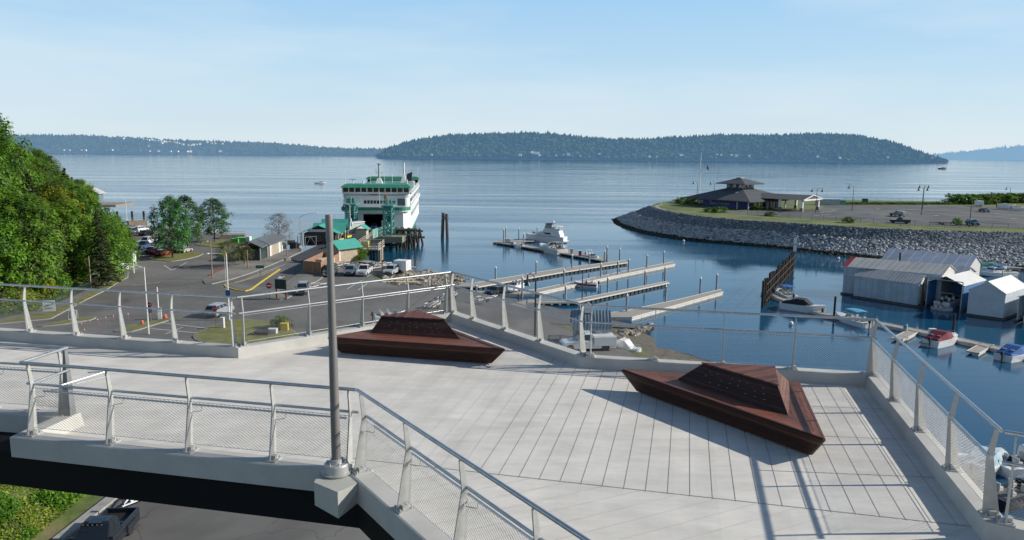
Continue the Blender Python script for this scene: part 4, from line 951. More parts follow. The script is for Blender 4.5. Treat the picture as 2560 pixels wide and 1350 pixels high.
def sheet(name, pts, z, m, label, kind='structure'):
    b = MB(); b.face([(p[0],p[1],z) for p in pts]); me = b.build(name, m, recalc=False)
    return tag(me, label, kind=kind)
def poly_in(pl, d):
    n = len(pl); out = []; area = sum(pl[i].x*pl[(i+1)%n].y-pl[(i+1)%n].x*pl[i].y for i in range(n)); s = 1 if area > 0 else -1
    for i in range(n):
        a, c, e2 = pl[i-1], pl[i], pl[(i+1)%n]; u = (c-a).normalized(); v = (e2-c).normalized(); n1 = V2(-u.y,u.x)*s; n2 = V2(-v.y,v.x)*s
        out.append(c+(n1+n2)/max(.5,1+n1.dot(n2))*d)
    return out
lot = [V2(-172,-20),V2(-172,250)]+[p for p in poly_in(LAND, 1.3)[2:]]
lot = [p for p in lot if p.x > -175]
lot[-1] = V2(19,-20)
for q_ in (R0,R1):
    k = min(range(len(lot)), key=lambda i: (lot[i]-q_).length); lot[k] = q_+rn*.02
sheet('car_park', lot, LZ, M_asph, 'worn grey asphalt of the road and car park below the footbridge')
# ramp surfaces
def ramp_quad(t0, t1, u0, u1, dz):
    Ln = (R1-R0).length; P_ = lambda t,u: (*(R0+rd*Ln*t+rn*u), LZ-u*.192+dz)
    return [P_(t0,u0),P_(t1,u0),P_(t1,u1),P_(t0,u1)]
M_ramp = mat('wet ramp concrete', (.10,.098,.095), rough=.75, var=.25, scale=.5, bump=.7, bscale=2.2, stretch=None)
b = MB(); b.face(ramp_quad(-.01,1.01,0,27,.0)); tag(b.build('boat_ramp', M_ramp, recalc=False), 'dark grooved concrete boat ramp sloping into the harbour', kind='structure')
M_line = mat('white road paint', (.62,.62,.60), rough=.8, var=.2, scale=2); M_yel = mat('yellow road paint', (.62,.48,.06), rough=.8, var=.18, scale=1.5)
def band(b, pts, wd, z, mi=0):
    for a, c in zip(pts, pts[1:]):
        a = V2(*a); c = V2(*c); d = (c-a).normalized(); n = V2(-d.y,d.x)*wd/2; b.face([(*(a-n),z),(*(c-n),z),(*(c+n),z),(*(a+n),z)], mi)
wl = MB()
for pts in (((554,717),(620,696),(712,661)), ((410,663),(430,676)), ((430,676),(468,655)), ((415,656),(375,652)), ((405,807),(522,821)), ((376,821),(490,832)), ((412,835),(457,818)),
            ((895,725),(918,709)), ((917,692),(935,681)), ((868,722),(905,701)), ((512,681),(640,677)), ((330,713),(400,706)), ((556,845),(520,838))):
    band(wl, [g2(*p) for p in pts], .16 if pts[0][0] != 512 else .01, LZ+.006)
for (a, c) in (((549,705),(558,702)), ((698,696),(708,690)), ((700,692),(706,690))): band(wl, [g2(*a), g2(*c)], .7, LZ+.007)
for k in range(6):
    x = 761+k*9.5; band(wl, [g2(x,632.5+k*1.5), g2(x+11,625.5+k*1.6)], .55, LZ+.006)
# stall lines in the waterfront car park
for k in range(7):
    a = g2(335,640).lerp(g2(470,640), k/6); band(wl, [a, a+V2(-1.5,4.8)], .12, LZ+.006)
tag(wl.build('road_markings', M_line, recalc=False), 'white painted road and parking lines', kind='structure')
yl = MB()
band(yl, [g2(*p) for p in ((772,699),(795,690),(805,684))], .18, LZ+.006); band(yl, [g2(*p) for p in ((668,745),(712,710),(745,686),(772,664))], .16, LZ+.03)
tag(yl.build('yellow_line', M_yel, recalc=False), 'yellow painted edge lines beside the paved wedge', kind='structure')
# raised islands with kerbs
M_grass = mat('cut grass', (.15,.17,.04), rough=.95, var=.3, scale=.8, bump=.5, bscale=8, col2=(.25,.24,.07)); M_curb = mat('kerb stone', (.33,.32,.29), rough=.9)
M_curby = mat('yellow kerb', (.62,.48,.06), rough=.8)
def island(name, pxs, label, top, curb, h=.14, ins=.16):
    pl = [g2(*p) for p in pxs]; b = MB(); b.prism(pl, LZ-.05, LZ+h-.02, 0); inn_ = poly_in(pl, ins); b.face([(*p,LZ+h+.004) for p in inn_], 1)
    return tag(b.build(name, [curb, top], recalc=False), label, kind='structure')
def smoothpx(pts, n=4):
    out = []; N_ = len(pts)
    for i in range(N_):
        p0,p1,p2,p3 = [Vector(pts[(i+k-1)%N_]) for k in range(4)]
        for k in range(n):
            t = k/n; out.append(tuple(.5*((2*p1)+(-p0+p2)*t+(2*p0-5*p1+4*p2-p3)*t*t+(-p0+3*p1-3*p2+p3)*t**3)))
    return out
island('grass_island', smoothpx([(372,647),(400,653),(440,653),(490,643),(508,634),(480,630),(430,631),(392,638)]), 'oval grass island with two trees in the car park', M_grass, M_curb)
island('grass_island', smoothpx([(490,610),(520,617),(560,620),(620,616),(640,608),(560,603)]), 'narrow grass island near the water behind the trees', M_grass, M_curb)
island('traffic_island', [(558,713),(566,719),(590,726),(614,729),(630,724),(660,702),(701,674),(695,672),(650,690),(600,706)], 'asphalt traffic island with a yellow painted kerb', M_asph, M_curby, ins=.28)
island('paved_wedge', [(667,747),(700,750),(715,749),(800,700),(812,690),(850,668),(846,655),(800,655),(768,668)], 'grey paved wedge between the lanes and the boat ramp parking', M_asph2, M_curb)
island('grass_verge', smoothpx([(482,842),(530,818),(580,801),(640,802),(700,812),(745,838),(720,860),(600,875),(520,862)],3), 'dry grass verge behind the left bench railing', M_grass, M_curb)
island('grass_verge', smoothpx([(285,829),(340,812),(420,797),(424,801),(390,812),(330,830)],3), 'thin grass strip with a traffic cone beside the lane', M_grass, M_curb)
island('grass_verge', smoothpx([(95,817),(170,800),(235,793),(230,800),(160,812)],3), 'narrow grass strip under the sandwich board', M_grass, M_curb)
island('pavement', [(-40,812),(0,811),(128,798),(212,752),(262,728),(300,704),(321,694),(322,668),(342,664),(343,652),(300,664),(292,688),(240,714),(180,738),(120,768),(0,795),(-40,800)], 'pale footpath and verge curving along the foot of the wooded slope', M_asph2, M_curb)
island('plaza', [(508,702),(530,690),(560,674),(600,652),(640,642),(700,630),(740,622),(757,628),(720,646),(640,679),(580,699),(530,711),(514,711)], 'grey paved plaza beside the low metal roofed building', M_asph2, M_curb)
b = MB(); pl = [g2(*p) for p in ((205,757),(240,738),(280,717),(312,699),(310,692),(283,704),(240,728),(206,746))]; b.face([(*p,LZ+.16) for p in pl]); tag(b.build('grass_strip', M_grass, recalc=False), 'green strip between kerb and footpath on the left', kind='structure')
b = MB(); pl = [g2(*p) for p in ((-40,811),(128,797),(205,757),(206,748),(120,783),(0,804),(-40,806))]; b.face([(*p,LZ+.16) for p in pl]); tag(b.build('grass_strip', M_grass, recalc=False), 'yellowish verge strip below the green fence', kind='structure')
b = MB(); band(b, [g2(*p) for p in ((524,690),(545,677),(562,667))], .35, LZ+.15); tag(b.build('red_line', mat('red paving line', (.40,.10,.05), rough=.9), recalc=False), 'red line painted across the plaza edge', kind='structure')
b = MB(); pl = [g2(*p) for p in ((300,1243),(285,1232),(130,1352),(160,1352))]; b.prism(pl, LZ-.04, LZ+.15); tag(b.build('kerb_strip', M_curb, recalc=False), 'pale concrete kerb strip at the foot of the grassy bank', kind='structure')
b = MB(); pl = [g2(*p) for p in ((852,652),(900,655),(940,662),(985,668),(1040,671),(1040,668),(985,663),(940,656),(900,648),(862,646))]; b.prism(pl, LZ-.04, LZ+.13); tag(b.build('pavement', M_curb, recalc=False), 'pale footpath curving along the shore behind the pickups', kind='structure')

# rocks -------------------------------------------------------------
def rock_pile(name, pts_fn, n, s0, s1, m, label, seed, flat=.7):
    rnd = random.Random(seed); b = MB()
    base = [Vector(v).normalized() for v in ((1,0,0),(-1,0,0),(0,1,0),(0,-1,0),(0,0,1),(0,0,-1),(1,1,1),(-1,1,1),(1,-1,1),(-1,-1,1),(1,1,-1),(-1,1,-1),(1,-1,-1),(-1,-1,-1))]
    bm = bmesh.new()
    for v in base: bm.verts.new(v)
    r_ = bmesh.ops.convex_hull(bm, input=bm.verts); bm.verts.ensure_lookup_table(); bm.verts.index_update()
    F = [[v.index for v in f.verts] for f in bm.faces]; V_ = [v.co.copy() for v in bm.verts]; bm.free()
    for k in range(n):
        q = pts_fn(rnd)
        if q is None: continue
        x, y, z, sc_ = q; s = (s0+(s1-s0)*rnd.random()**2)*sc_
        rot = Matrix.Rotation(rnd.random()*6.3,3,'Z') @ Matrix.Rotation(rnd.uniform(-.5,.5),3,'X'); d = Vector((s*rnd.uniform(.75,1.3), s*rnd.uniform(.7,1.1), s*rnd.uniform(.5,.85)*flat/.7))
        jit = [rnd.uniform(.72,1.15) for _ in V_]
        b.add([Vector((x,y,z))+rot@Vector((v.x*d.x*j,v.y*d.y*j,v.z*d.z*j)) for v, j in zip(V_,jit)], F, rnd.choice((0,0,0,1,1,2)))
    return tag(b.build(name, m, recalc=False), label, kind='stuff', cat='rocks')
M_rk = [mat('rock grey', (.24,.22,.19), rough=.9, var=.3, scale=2), mat('rock brown', (.17,.145,.11), rough=.9, var=.3, scale=2), mat('rock pale', (.36,.34,.30), rough=.9, var=.2, scale=2)]
SPIT = [G(*p) for p in ((935,702,3.6),(990,712,3.3),(1060,716,2.6),(1118,712,1.6),(1160,700,.3),(1162,690,.2),(1120,682,1.0),(1060,676,2.4),(1000,676,3.6))]
spp = [V2(p.x,p.y) for p in SPIT]
def spit_z(p):
    ws = [(1/(.5+(p-V2(q.x,q.y)).length_squared), q.z) for q in SPIT]; return sum(a_*c_ for a_,c_ in ws)/sum(a_ for a_,_ in ws)
b = MB(); b.add([(*p,q.z-.1) for p,q in zip(spp,SPIT)]+[(p.x,p.y,-4) for p in spp], [list(range(len(spp)))]+[(i,(i+1)%len(spp),len(spp)+(i+1)%len(spp),len(spp)+i) for i in range(len(spp))])
tag(b.build('spit', M_ground, recalc=False), 'low rubble spit beside the boat ramp', kind='structure')
def f_spit(r):
    for _ in range(40):
        p = V2(r.uniform(-30,0), r.uniform(120,165))
        if inside(p, spp) or poly_d(p, spp) < 1.0: return (p.x, p.y, spit_z(p)-.05 if inside(p,spp) else spit_z(p)-.8, 1)
rock_pile('spit_rocks', f_spit, 1500, .18, .62, M_rk, 'grey brown rubble covering the spit beside the boat ramp', 3)
def f_shore(r):
    i = r.randrange(4, 16); a, c = LAND[i], LAND[i+1]; t = r.random(); d = (c-a).normalized(); n = V2(-d.y,d.x)*1.
    p = a.lerp(c,t)
    for s in (1,-1):
        if not inside(p+n*s, LAND): nn = n*s; break
    else: return None
    u = r.uniform(0,8); p = p+nn*u; 
    if (p-R0).dot(rn) > 0 and (p-R0).dot(rd) > -1: return None
    return (p.x, p.y, land_z(p), 1.3)
rock_pile('shore_rocks', f_shore, 2200, .25, .8, M_rk, 'dark rubble along the shore bank under the trestle', 5)
bank = [G(*p) for p in ((1515,838,3.9),(1560,826,2.8),(1600,815,1.4),(1628,812,.1),(1622,824,.3),(1590,838,1.2),(1545,850,2.6),(1512,856,3.6))]; bkp = [V2(p.x,p.y) for p in bank]
def bank_z(p):
    ws = [(1/(.5+(p-V2(q.x,q.y)).length_squared), q.z) for q in bank]; return sum(a_*c_ for a_,c_ in ws)/sum(a_ for a_,_ in ws)
def f_bank(r):
    for _ in range(60):
        p = V2(r.uniform(8,28), r.uniform(80,118))
        if inside(p, bkp): return (p.x, p.y, bank_z(p)-.1, 1)
rock_pile('bank_rocks', f_bank, 420, .25, .75, M_rk, 'pale rubble bank right of the little ramp hut', 8)
b = MB(); b.add([(*p,q.z-.2) for p,q in zip(bkp,bank)]+[(p.x,p.y,-4) for p in bkp], [list(range(len(bkp)))]+[(i,(i+1)%len(bkp),len(bkp)+(i+1)%len(bkp),len(bkp)+i) for i in range(len(bkp))]); tag(b.build('bank', M_ground, recalc=False), 'earth core of the rubble bank', kind='structure')
bp_ = [G(*p) for p in ((1500,856,3.9),(1545,850,2.4),(1610,832,.6),(1640,850,-.1),(1662,900,-.2),(1668,960,-.2),(1500,960,3.9))]
b = MB(); b.add([tuple(p) for p in bp_]+[(p.x,p.y,-4) for p in bp_], [list(range(7))]+[(i,(i+1)%7,7+(i+1)%7,7+i) for i in range(7)]); tag(b.build('beach', mat('brown beach gravel', (.105,.095,.075), rough=.95, var=.3, scale=1.2, bump=.5, bscale=5), recalc=False), 'brown gravel beach beside the white service truck', kind='structure')
# driftwood
rnd = random.Random(12)
M_drift = mat('bleached driftwood', (.50,.42,.30), rough=.85, var=.2)
for k in range(16):
    p = G(rnd.uniform(955,1040), rnd.uniform(694,712), 4.0-.3*rnd.random()); L_ = rnd.uniform(2,5.5); a = rnd.uniform(-.9,.9)+(.2 if k%3 else 1.6)
    t = MB(); d = Vector((math.cos(a),math.sin(a),rnd.uniform(-.06,.1))); m_ = Vector((-d.y,d.x,0))*rnd.uniform(-.3,.3)
    t.path([-d*L_/2, m_, d*L_/2], [.17,.14,.07], 7); o = t.build('driftwood_log', M_drift, loc=p+Vector((0,0,.15)))
    tag(o, 'bleached driftwood log in the tangled heap on the rubble spit', 'log', 'driftwood heap on the spit')
# ================================================================= VEHICLES
def arc(cx, r, z0, n=7, a0=0, a1=180): return [(cx+r*math.cos(R(a1+(a0-a1)*k/n)), z0+r*math.sin(R(a1+(a0-a1)*k/n))) for k in range(n+1)]
_tyre = {}
def wheel(root, x, y, r, w, s):
    t = thing('wheel', None, None); 
    bpy.data.objects.remove(t)
    key = (r,w)
    if key not in _tyre:
        a = MB(); a.lathe([(r*.62,-w/2),(r*.95,-w/2),(r,-w*.36),(r,w*.36),(r*.95,w/2),(r*.62,w/2)], 20, axis='Y'); o1 = a.build('tyre', M_black)
        c = MB(); c.lathe([(.01,w*.30),(r*.20,w*.32),(r*.24,w*.22),(r*.50,w*.20),(r*.60,w*.44),(r*.64,w*.46),(r*.64,-w*.4),(.01,-w*.4)], 20, axis='Y')
        for k in range(6): an = k*PI/3; c.box((math.cos(an)*r*.4, w*.28, math.sin(an)*r*.4), (r*.36,.03,r*.13), 0, 0, ry=-an)
        o2 = c.build('rim', M_rim); _tyre[key] = (o1.data, o2.data); bpy.data.objects.remove(o1); bpy.data.objects.remove(o2)
    o1 = bpy.data.objects.new('wheel', _tyre[key][0]); o2 = bpy.data.objects.new('rim', _tyre[key][1])
    for o in (o1,o2): C.objects.link(o)
    o1.parent = root; o1.location = (x,y,r); o1.scale = (1,s,1); o2.parent = o1
PAINTS = {}
def vehicle(kind, col, label, loc, rz, group='parked vehicles', cat=None, detail=True, canopy=False, z=None):
    pm = paint('car paint %s' % (col,), col, rough=.28, coat=.6) if not isinstance(col, str) else MATS[col]
    nm = {'pickup':'pickup_truck','suv':'suv','hatch':'hatchback_car','sedan':'sedan_car','van':'van','service':'service_truck'}[kind]
    cat = cat or {'pickup':'pickup truck','suv':'car','hatch':'car','sedan':'car','van':'van','service':'truck'}[kind]
    t = thing(nm, label, cat, loc, rz, group)
    S = dict(pickup=(5.8,1.96,1.05,1.88,.40), suv=(4.75,1.88,1.05,1.72,.36), hatch=(4.1,1.76,.92,1.5,.31), sedan=(4.7,1.82,.92,1.44,.32), van=(5.1,1.95,1.15,1.95,.35), service=(6.4,2.1,1.15,2.05,.42))[kind]
    L_, W_, belt, H_, wr = S; l = L_/2; w = W_/2; fx = l-.92; rx = -l+1.05; ar = wr*1.2; zb = .32
    hood = belt-.06 if kind != 'pickup' else belt+.04
    if kind in ('pickup','service'): rx = -l+1.25
    out = [(-l+.05,zb+.1)] + [(-l+.02,zb)] + [(x,z_) for x,z_ in arc(rx,ar,zb+.02)] + [(x,z_) for x,z_ in arc(fx,ar,zb+.02)] + [(l-.10,zb),(l,zb+.16),(l-.01,.62),(l-.10,hood-.18)]
    cabf = {'pickup':l-1.75,'suv':l-1.25,'hatch':l-1.0,'sedan':l-1.3,'van':l-.95,'service':l-1.9}[kind]
    out += [(l-.28,hood-.06),(cabf,belt+.06 if kind!='service' else belt+.1)]
    bedx = -.55 if kind == 'pickup' else (-.5 if kind == 'service' else None)
    if kind == 'pickup': out += [(bedx,belt+.03),(bedx,.74),(-l+.02,.74)]
    elif kind == 'service': out += [(bedx,belt),(bedx,.8),(-l+.02,.8)]
    elif kind == 'sedan': out += [(-l+.95,belt+.08),(-l+.12,belt+.04),(-l,belt-.12)]
    else: out += [(-l+.18,belt+.06),(-l+.02,belt-.1),(-l,.6)]
    b = MB(); cz = .75
    rings = []
    for yy, sc_ in ((-w,.965),(-w+.07,1.),(w-.07,1.),(w,.965)): rings.append([(x*(1 if sc_==1 else .985), yy, cz+(z_-cz)*sc_ if z_>cz else z_) for x,z_ in out])
    b.loft(rings); b.build('body', pm, t)
    # greenhouse
    if kind in ('pickup','service'): x0b, x0t, x1t, x1b = bedx, bedx+.08, cabf-.75, cabf-.02
    elif kind == 'suv': x0b, x0t, x1t, x1b = -l+.12, -l+.50, cabf-.72, cabf+.05
    elif kind == 'hatch': x0b, x0t, x1t, x1b = -l+.12, -l+.62, cabf-.75, cabf+.05
    elif kind == 'sedan': x0b, x0t, x1t, x1b = -l+.62, -l+1.35, cabf-.75, cabf+.05
    else: x0b, x0t, x1t, x1b = -l+.10, -l+.25, cabf-.62, cabf+.05
    wb, wt = w-.06, w-.24; z0, z1 = belt+.03, H_
    b = MB(); lo = [(x0b,-wb,z0),(x1b,-wb,z0),(x1b,wb,z0),(x0b,wb,z0)]; hi = [(x0t,-wt,z1-.06),(x1t,-wt,z1-.06),(x1t,wt,z1-.06),(x0t,wt,z1-.06)]; tp = [(x0t+.10,-wt+.12,z1),(x1t-.12,-wt+.12,z1),(x1t-.12,wt-.12,z1),(x0t+.10,wt-.12,z1)]
    b.loft([lo,hi,tp]); b.build('cabin', pm, t)
    def onwall(a, c, d, e2, u0, u1, v0, v1, off):
        a, c, d, e2 = map(Vector,(a,c,d,e2)); q = lambda u,v: a.lerp(c,u).lerp(e2.lerp(d,u),v); n = (c-a).cross(e2-a).normalized()
        return [q(u,v)+n*off for u,v in ((u0,v0),(u1,v0),(u1,v1),(u0,v1))]
    def win(name, *args):
        b = MB(); p = onwall(*args, .012); p2 = onwall(*args, -.03); b.hexa(p2+p); b.build(name, M_glass, t)
    win('windscreen', lo[1],lo[2],hi[2],hi[1], .06,.94,.08,.94); win('rear_window', lo[3],lo[0],hi[0],hi[3], .08,.92,.15,.90)
    nseg = {'pickup':((.06,.47),(.53,.92)),'service':((.08,.88),),'van':((.04,.36),(.39,.66),(.70,.95))}.get(kind, ((.05,.30),(.34,.62),(.66,.94)))
    for s in (0,1):
        for u0,u1 in nseg:
            if s == 0: win('side_window', lo[0],lo[1],hi[1],hi[0], u0,u1,.14,.92)
            else: win('side_window', lo[2],lo[3],hi[3],hi[2], 1-u1,1-u0,.14,.92)
    # bed
    if kind == 'pickup':
        b = MB()
        for s in (-1,1): b.bx(-l+.03,bedx,s*(w-.12),s*(w-.01),.74,belt+.06)
        b.bx(-l+.02,-l+.10,-w+.12,w-.12,.74,belt+.05); b.build('bed_wall', pm, t)
        if canopy:
            b = MB(); b.loft([[(-l+.05,-w+.06,belt+.07),(bedx,-w+.06,belt+.07),(bedx,w-.06,belt+.07),(-l+.05,w-.06,belt+.07)],[(-l+.2,-wt,z1-.04),(bedx,-wt,z1-.04),(bedx,wt,z1-.04),(-l+.2,wt,z1-.04)]]); b.build('canopy', pm, t)
        else:
            b = MB(); b.bx(-l+.11,bedx-.01,-w+.13,w-.13,.76,.80); b.build('bed_floor', M_black, t)
    if kind == 'service':
        b = MB()
        for s in (-1,1): b.bx(-l,bedx-.05,s*(w-.42),s*(w+.02),.62,1.62)
        b.bx(-l,-l+.06,-w+.42,w-.42,.8,1.4); b.build('tool_boxes', pm, t)
        b = MB(); b.bx(-l+.1,bedx-.1,-w+.44,w-.44,.8,1.66); b.build('box_lid', M_whitem, t)
    for x in (fx, rx):
        for s in (-1,1): wheel(t, x, s*(w-.13), wr, .24, s)
    for s in (-1,1):
        b = MB(); b.box((l-.08,s*(w-.28),.72 if kind!='hatch' else .66),(.14,.34,.16)); b.build('headlight', M_lens, t)
        b = MB(); b.box((-l+.03,s*(w-.12),.95 if kind in('pickup','van','suv','service') else .80),(.08,.16,.30)); b.build('taillight', M_red, t)
        b = MB(); b.box((cabf-.18,s*(w+.09),belt+.16),(.12,.20,.15)); b.build('mirror', M_black if kind!='pickup' else pm, t)
    b = MB(); b.box((l-.02,0,.72),(.06,W_-1.0,.20)); b.build('grille', M_dark, t)
    for q_ in (((l+.0,0,.46),(.12,W_-.12,.16)),((-l-.02,0,.48),(.10,W_-.2,.16))): b = MB(); b.box(*q_); b.build('bumper', M_chrome if kind in ('pickup','service') else M_dark, t)
    if detail:
        b = MB()
        for s in (-1,1):
            for x in ((cabf-.95),(cabf-1.9)): b.box((x,s*(w+.008),belt-.14),(.16,.03,.035))
        b.build('door_handle', M_chrome, t)
        b = MB(); b.box((-l-.03,0,.72),(.02,.34,.15)); b.build('number_plate', M_whitem, t)
    return t
def head(a, c): return math.atan2(c[1]-a[1], c[0]-a[0])
def park(kind, col, label, cpx, rear, front, z=LZ, group='parked vehicles', **kw):
    p = G(*cpx, z); a, c = G(*rear, z), G(*front, z); return vehicle(kind, col, label, (p.x,p.y,z+.008), head(a,c), group, **kw)
SILV=(.30,.32,.34); GREY=(.16,.17,.18); WHT=(.74,.74,.73); DTEAL=(.03,.06,.06); RED=(.36,.012,.016); NAVY=(.015,.03,.09); BLK=(.018,.02,.024); BLUE=(.02,.08,.35); TANG=(.22,.24,.20)
park('suv', SILV, 'silver car waiting on the road behind the red stop sign', (549,787), (528,794), (574,776), group='vehicles on the road below')
park('suv', GREY, 'grey sport utility car facing the camera beside the information board', (757,733), (766,712), (755,740))
park('pickup', DTEAL, 'dark teal pickup half hidden by the lamp column', (826,687), (842,668), (813,697), canopy=True)
park('suv', (.13,.15,.19), 'blue grey van between the teal and the white pickup', (876,686), (892,668), (862,698))
park('pickup', WHT, 'white pickup with its bed open beside the shore lamp', (911,686), (932,668), (893,697))
park('suv', (.40,.45,.44), 'pale green car beside the white box trailer', (979,685), (1000,674), (962,692))
LOT = 'cars in the waterfront car park on the left'
park('suv', WHT, 'white estate car nearest the water under the white street lamp', (352,580), (333,584), (372,578), group=LOT)
park('sedan', BLK, 'black car in front of the white estate car by the water', (366,588), (345,593), (385,585), group=LOT)
park('suv', (.10,.14,.15), 'dark grey car at the leafy edge by the water', (330,584), (345,588), (318,582), group=LOT)
park('pickup', WHT, 'white pickup facing left in the waterfront car park', (368,611), (392,606), (346,614), group=LOT)
park('pickup', (.06,.10,.18), 'blue grey pickup in the shade behind the white pickup', (362,622), (385,618), (342,627), group=LOT)
park('sedan', NAVY, 'dark blue car beside the red cars', (383,632), (366,638), (402,626), group=LOT)
park('hatch', RED, 'red hatchback nearest the oval grass island', (407,640), (388,645), (428,635), group=LOT)
park('hatch', (.30,.012,.016), 'red car partly hidden behind the nearer red hatchback', (397,635), (380,640), (416,630), group=LOT)
park('sedan', (.36,.38,.4), 'silver car left of the tree trunks in the car park', (436,626), (420,630), (452,622), group=LOT)
park('sedan', (.08,.09,.1), 'dark car between the silver cars behind the trees', (450,630), (434,634), (468,626), group=LOT)
park('hatch', (.45,.45,.42), 'pale car right of the dark car behind the tree trunks', (462,632), (448,636), (478,628), group=LOT)
v = vehicle('hatch', BLUE, 'blue car driving off the ferry through the car opening', (*GY(936,575,214)[:2],4.95), R(-85), 'vehicles on the ferry'); 
# near truck
nt_ = park('pickup', (.016,.020,.028), 'near black crew cab pickup towing a trailer under the footbridge', (254,1374), (317,1304), (182,1454), group='vehicles under the footbridge')
for o in nt_.children:
    if o.name.startswith('body'): pass
b = MB(); b.box((.25,0,1.885),(.62,.72,.02)); b.build('sunroof', M_glass, nt_)
b = MB()
for k in range(5): b.box((.78,-.5+k*.25,1.90),(.08,.05,.03))
b.build('roof_marker', mat('amber lamp', (.22,.12,.04), rough=.3), nt_)
for s in (-1,1): b = MB(); b.box((-1.65,s*1.02,.62),(1.3,.12,.36),0,0,(.85,.6)); b.build('wheel_flare', MATS["car paint (0.016, 0.02, 0.028)"], nt_)
# work truck and others by the beach
park('service', WHT, 'white service truck with box body parked by the ramp hut', (1468,873), (1545,871), (1405,875), group='vehicles by the beach')
# vehicles on the boat ramp
def ramp_z(x, y): u = (V2(x,y)-R0).dot(rn); return LZ-max(0,u)*.192
p = G(1236,728,1.2); rvh = vehicle('suv', BLK, 'dark car backing a boat trailer down the boat ramp', (p.x,p.y,ramp_z(p.x,p.y)), math.atan2(-rn.y,-rn.x)+R(20), 'vehicles on the boat ramp'); rvh.rotation_euler.y = R(-6)
# --------------------------------------------------------- trailers
def boat_trailer(label, p, rz, L_=5.2, boat=False, group='boat trailers', cat='trailer', mt=None):
    mt = mt or M_whitem; t = thing('boat_trailer', label, cat, p, rz, group)
    b = MB(); b.box((0,0,.5),(L_*.75,.10,.12)); 
    for s in (-1,1): b.tube((-L_/2,s*.72,.52),(L_*.18,s*.72,.52),.05,n=6); b.tube((L_*.18,s*.72,.52),(L_/2,0,.5),.05,n=6)
    for x in (-L_*.42,-L_*.1,L_*.15): b.box((x,0,.52),(.09,1.5,.09))
    b.build('frame', mt, t)
    b = MB()
    for s in (-1,1): b.box((-.3,s*.42,.66),(L_*.55,.16,.07))
    b.build('bunk', M_wood, t)
    for s in (-1,1): wheel(t, -.8, s*.95, .31, .18, s); 
    for s in (-1,1): b = MB(); b.box((-.8,s*.95,.68),(.85,.26,.05)); b.box((-.35,s*.95,.6),(.05,.26,.2)); b.box((-1.25,s*.95,.6),(.05,.26,.2)); b.build('mudguard', mt, t)
    b = MB(); b.tube((L_/2-.1,0,.5),(L_/2-.1,0,1.0),.05,n=6); b.tube((L_/2-.4,0,0),(L_/2-.4,0,.6),.04,n=6); b.box((L_/2-.1,0,1.05),(.2,.18,.15)); b.build('winch_post', M_dark, t)
    b = MB()
    for s in (-1,1): b.box((-L_/2,s*.7,.58),(.06,.2,.1))
    b.build('taillight', M_red, t)
    return t
def gtr(px, py, r, f, label, z=LZ, **kw): p = G(px,py,z); return boat_trailer(label, (p.x,p.y,z+.01), head(G(*r,z),G(*f,z)), **kw)
gtr(786,721,(806,716),(768,727),'empty trailer behind the grey car by the information board')
gtr(848,668,(872,664),(838,672),'boat trailer on the far side of the lamp column')
gtr(945,673,(962,668),(930,678),'boat trailer hitched behind the white pickup')
gtr(955,666,(972,663),(940,672),'second boat trailer just beyond the white pickup')
gtr(1115,752,(1098,764),(1128,742),'nearest white boat trailer in the row by the far corner post')
gtr(1128,744,(1108,756),(1142,734),'white boat trailer second from the corner post')
gtr(1085,768,(1068,778),(1102,758),'white boat trailer seen through the net by the corner')
gtr(1216,752,(1200,755),(1232,748),'small pale trailer at the top of the boat ramp')
gtr(386,1236,(440,1202),(332,1270),'bright galvanised trailer behind the near black pickup', group='boat trailers', L_=5.6)
bt = thing('box_trailer', 'plain white box trailer parked near the rubble spit', 'trailer', (*G(1006,680,LZ)[:2],LZ), R(-20))
b = MB(); b.box((0,0,1.35),(2.7,2.1,1.9)); b.build('box', M_whitem, bt, bevel=.05); b = MB(); b.box((1.36,0,1.3),(.02,1.6,1.5)); b.build('door', mat('trailer door', (.6,.6,.58), rough=.6), bt)
for s in (-1,1): wheel(bt, 0, s*1.1, .32, .18, s)
b = MB(); b.tube((-1.3,0,.4),(-2.3,0,.42),.05,n=6); b.box((0,0,.36),(2.4,1.6,.1)); b.build('drawbar', M_dark, bt)
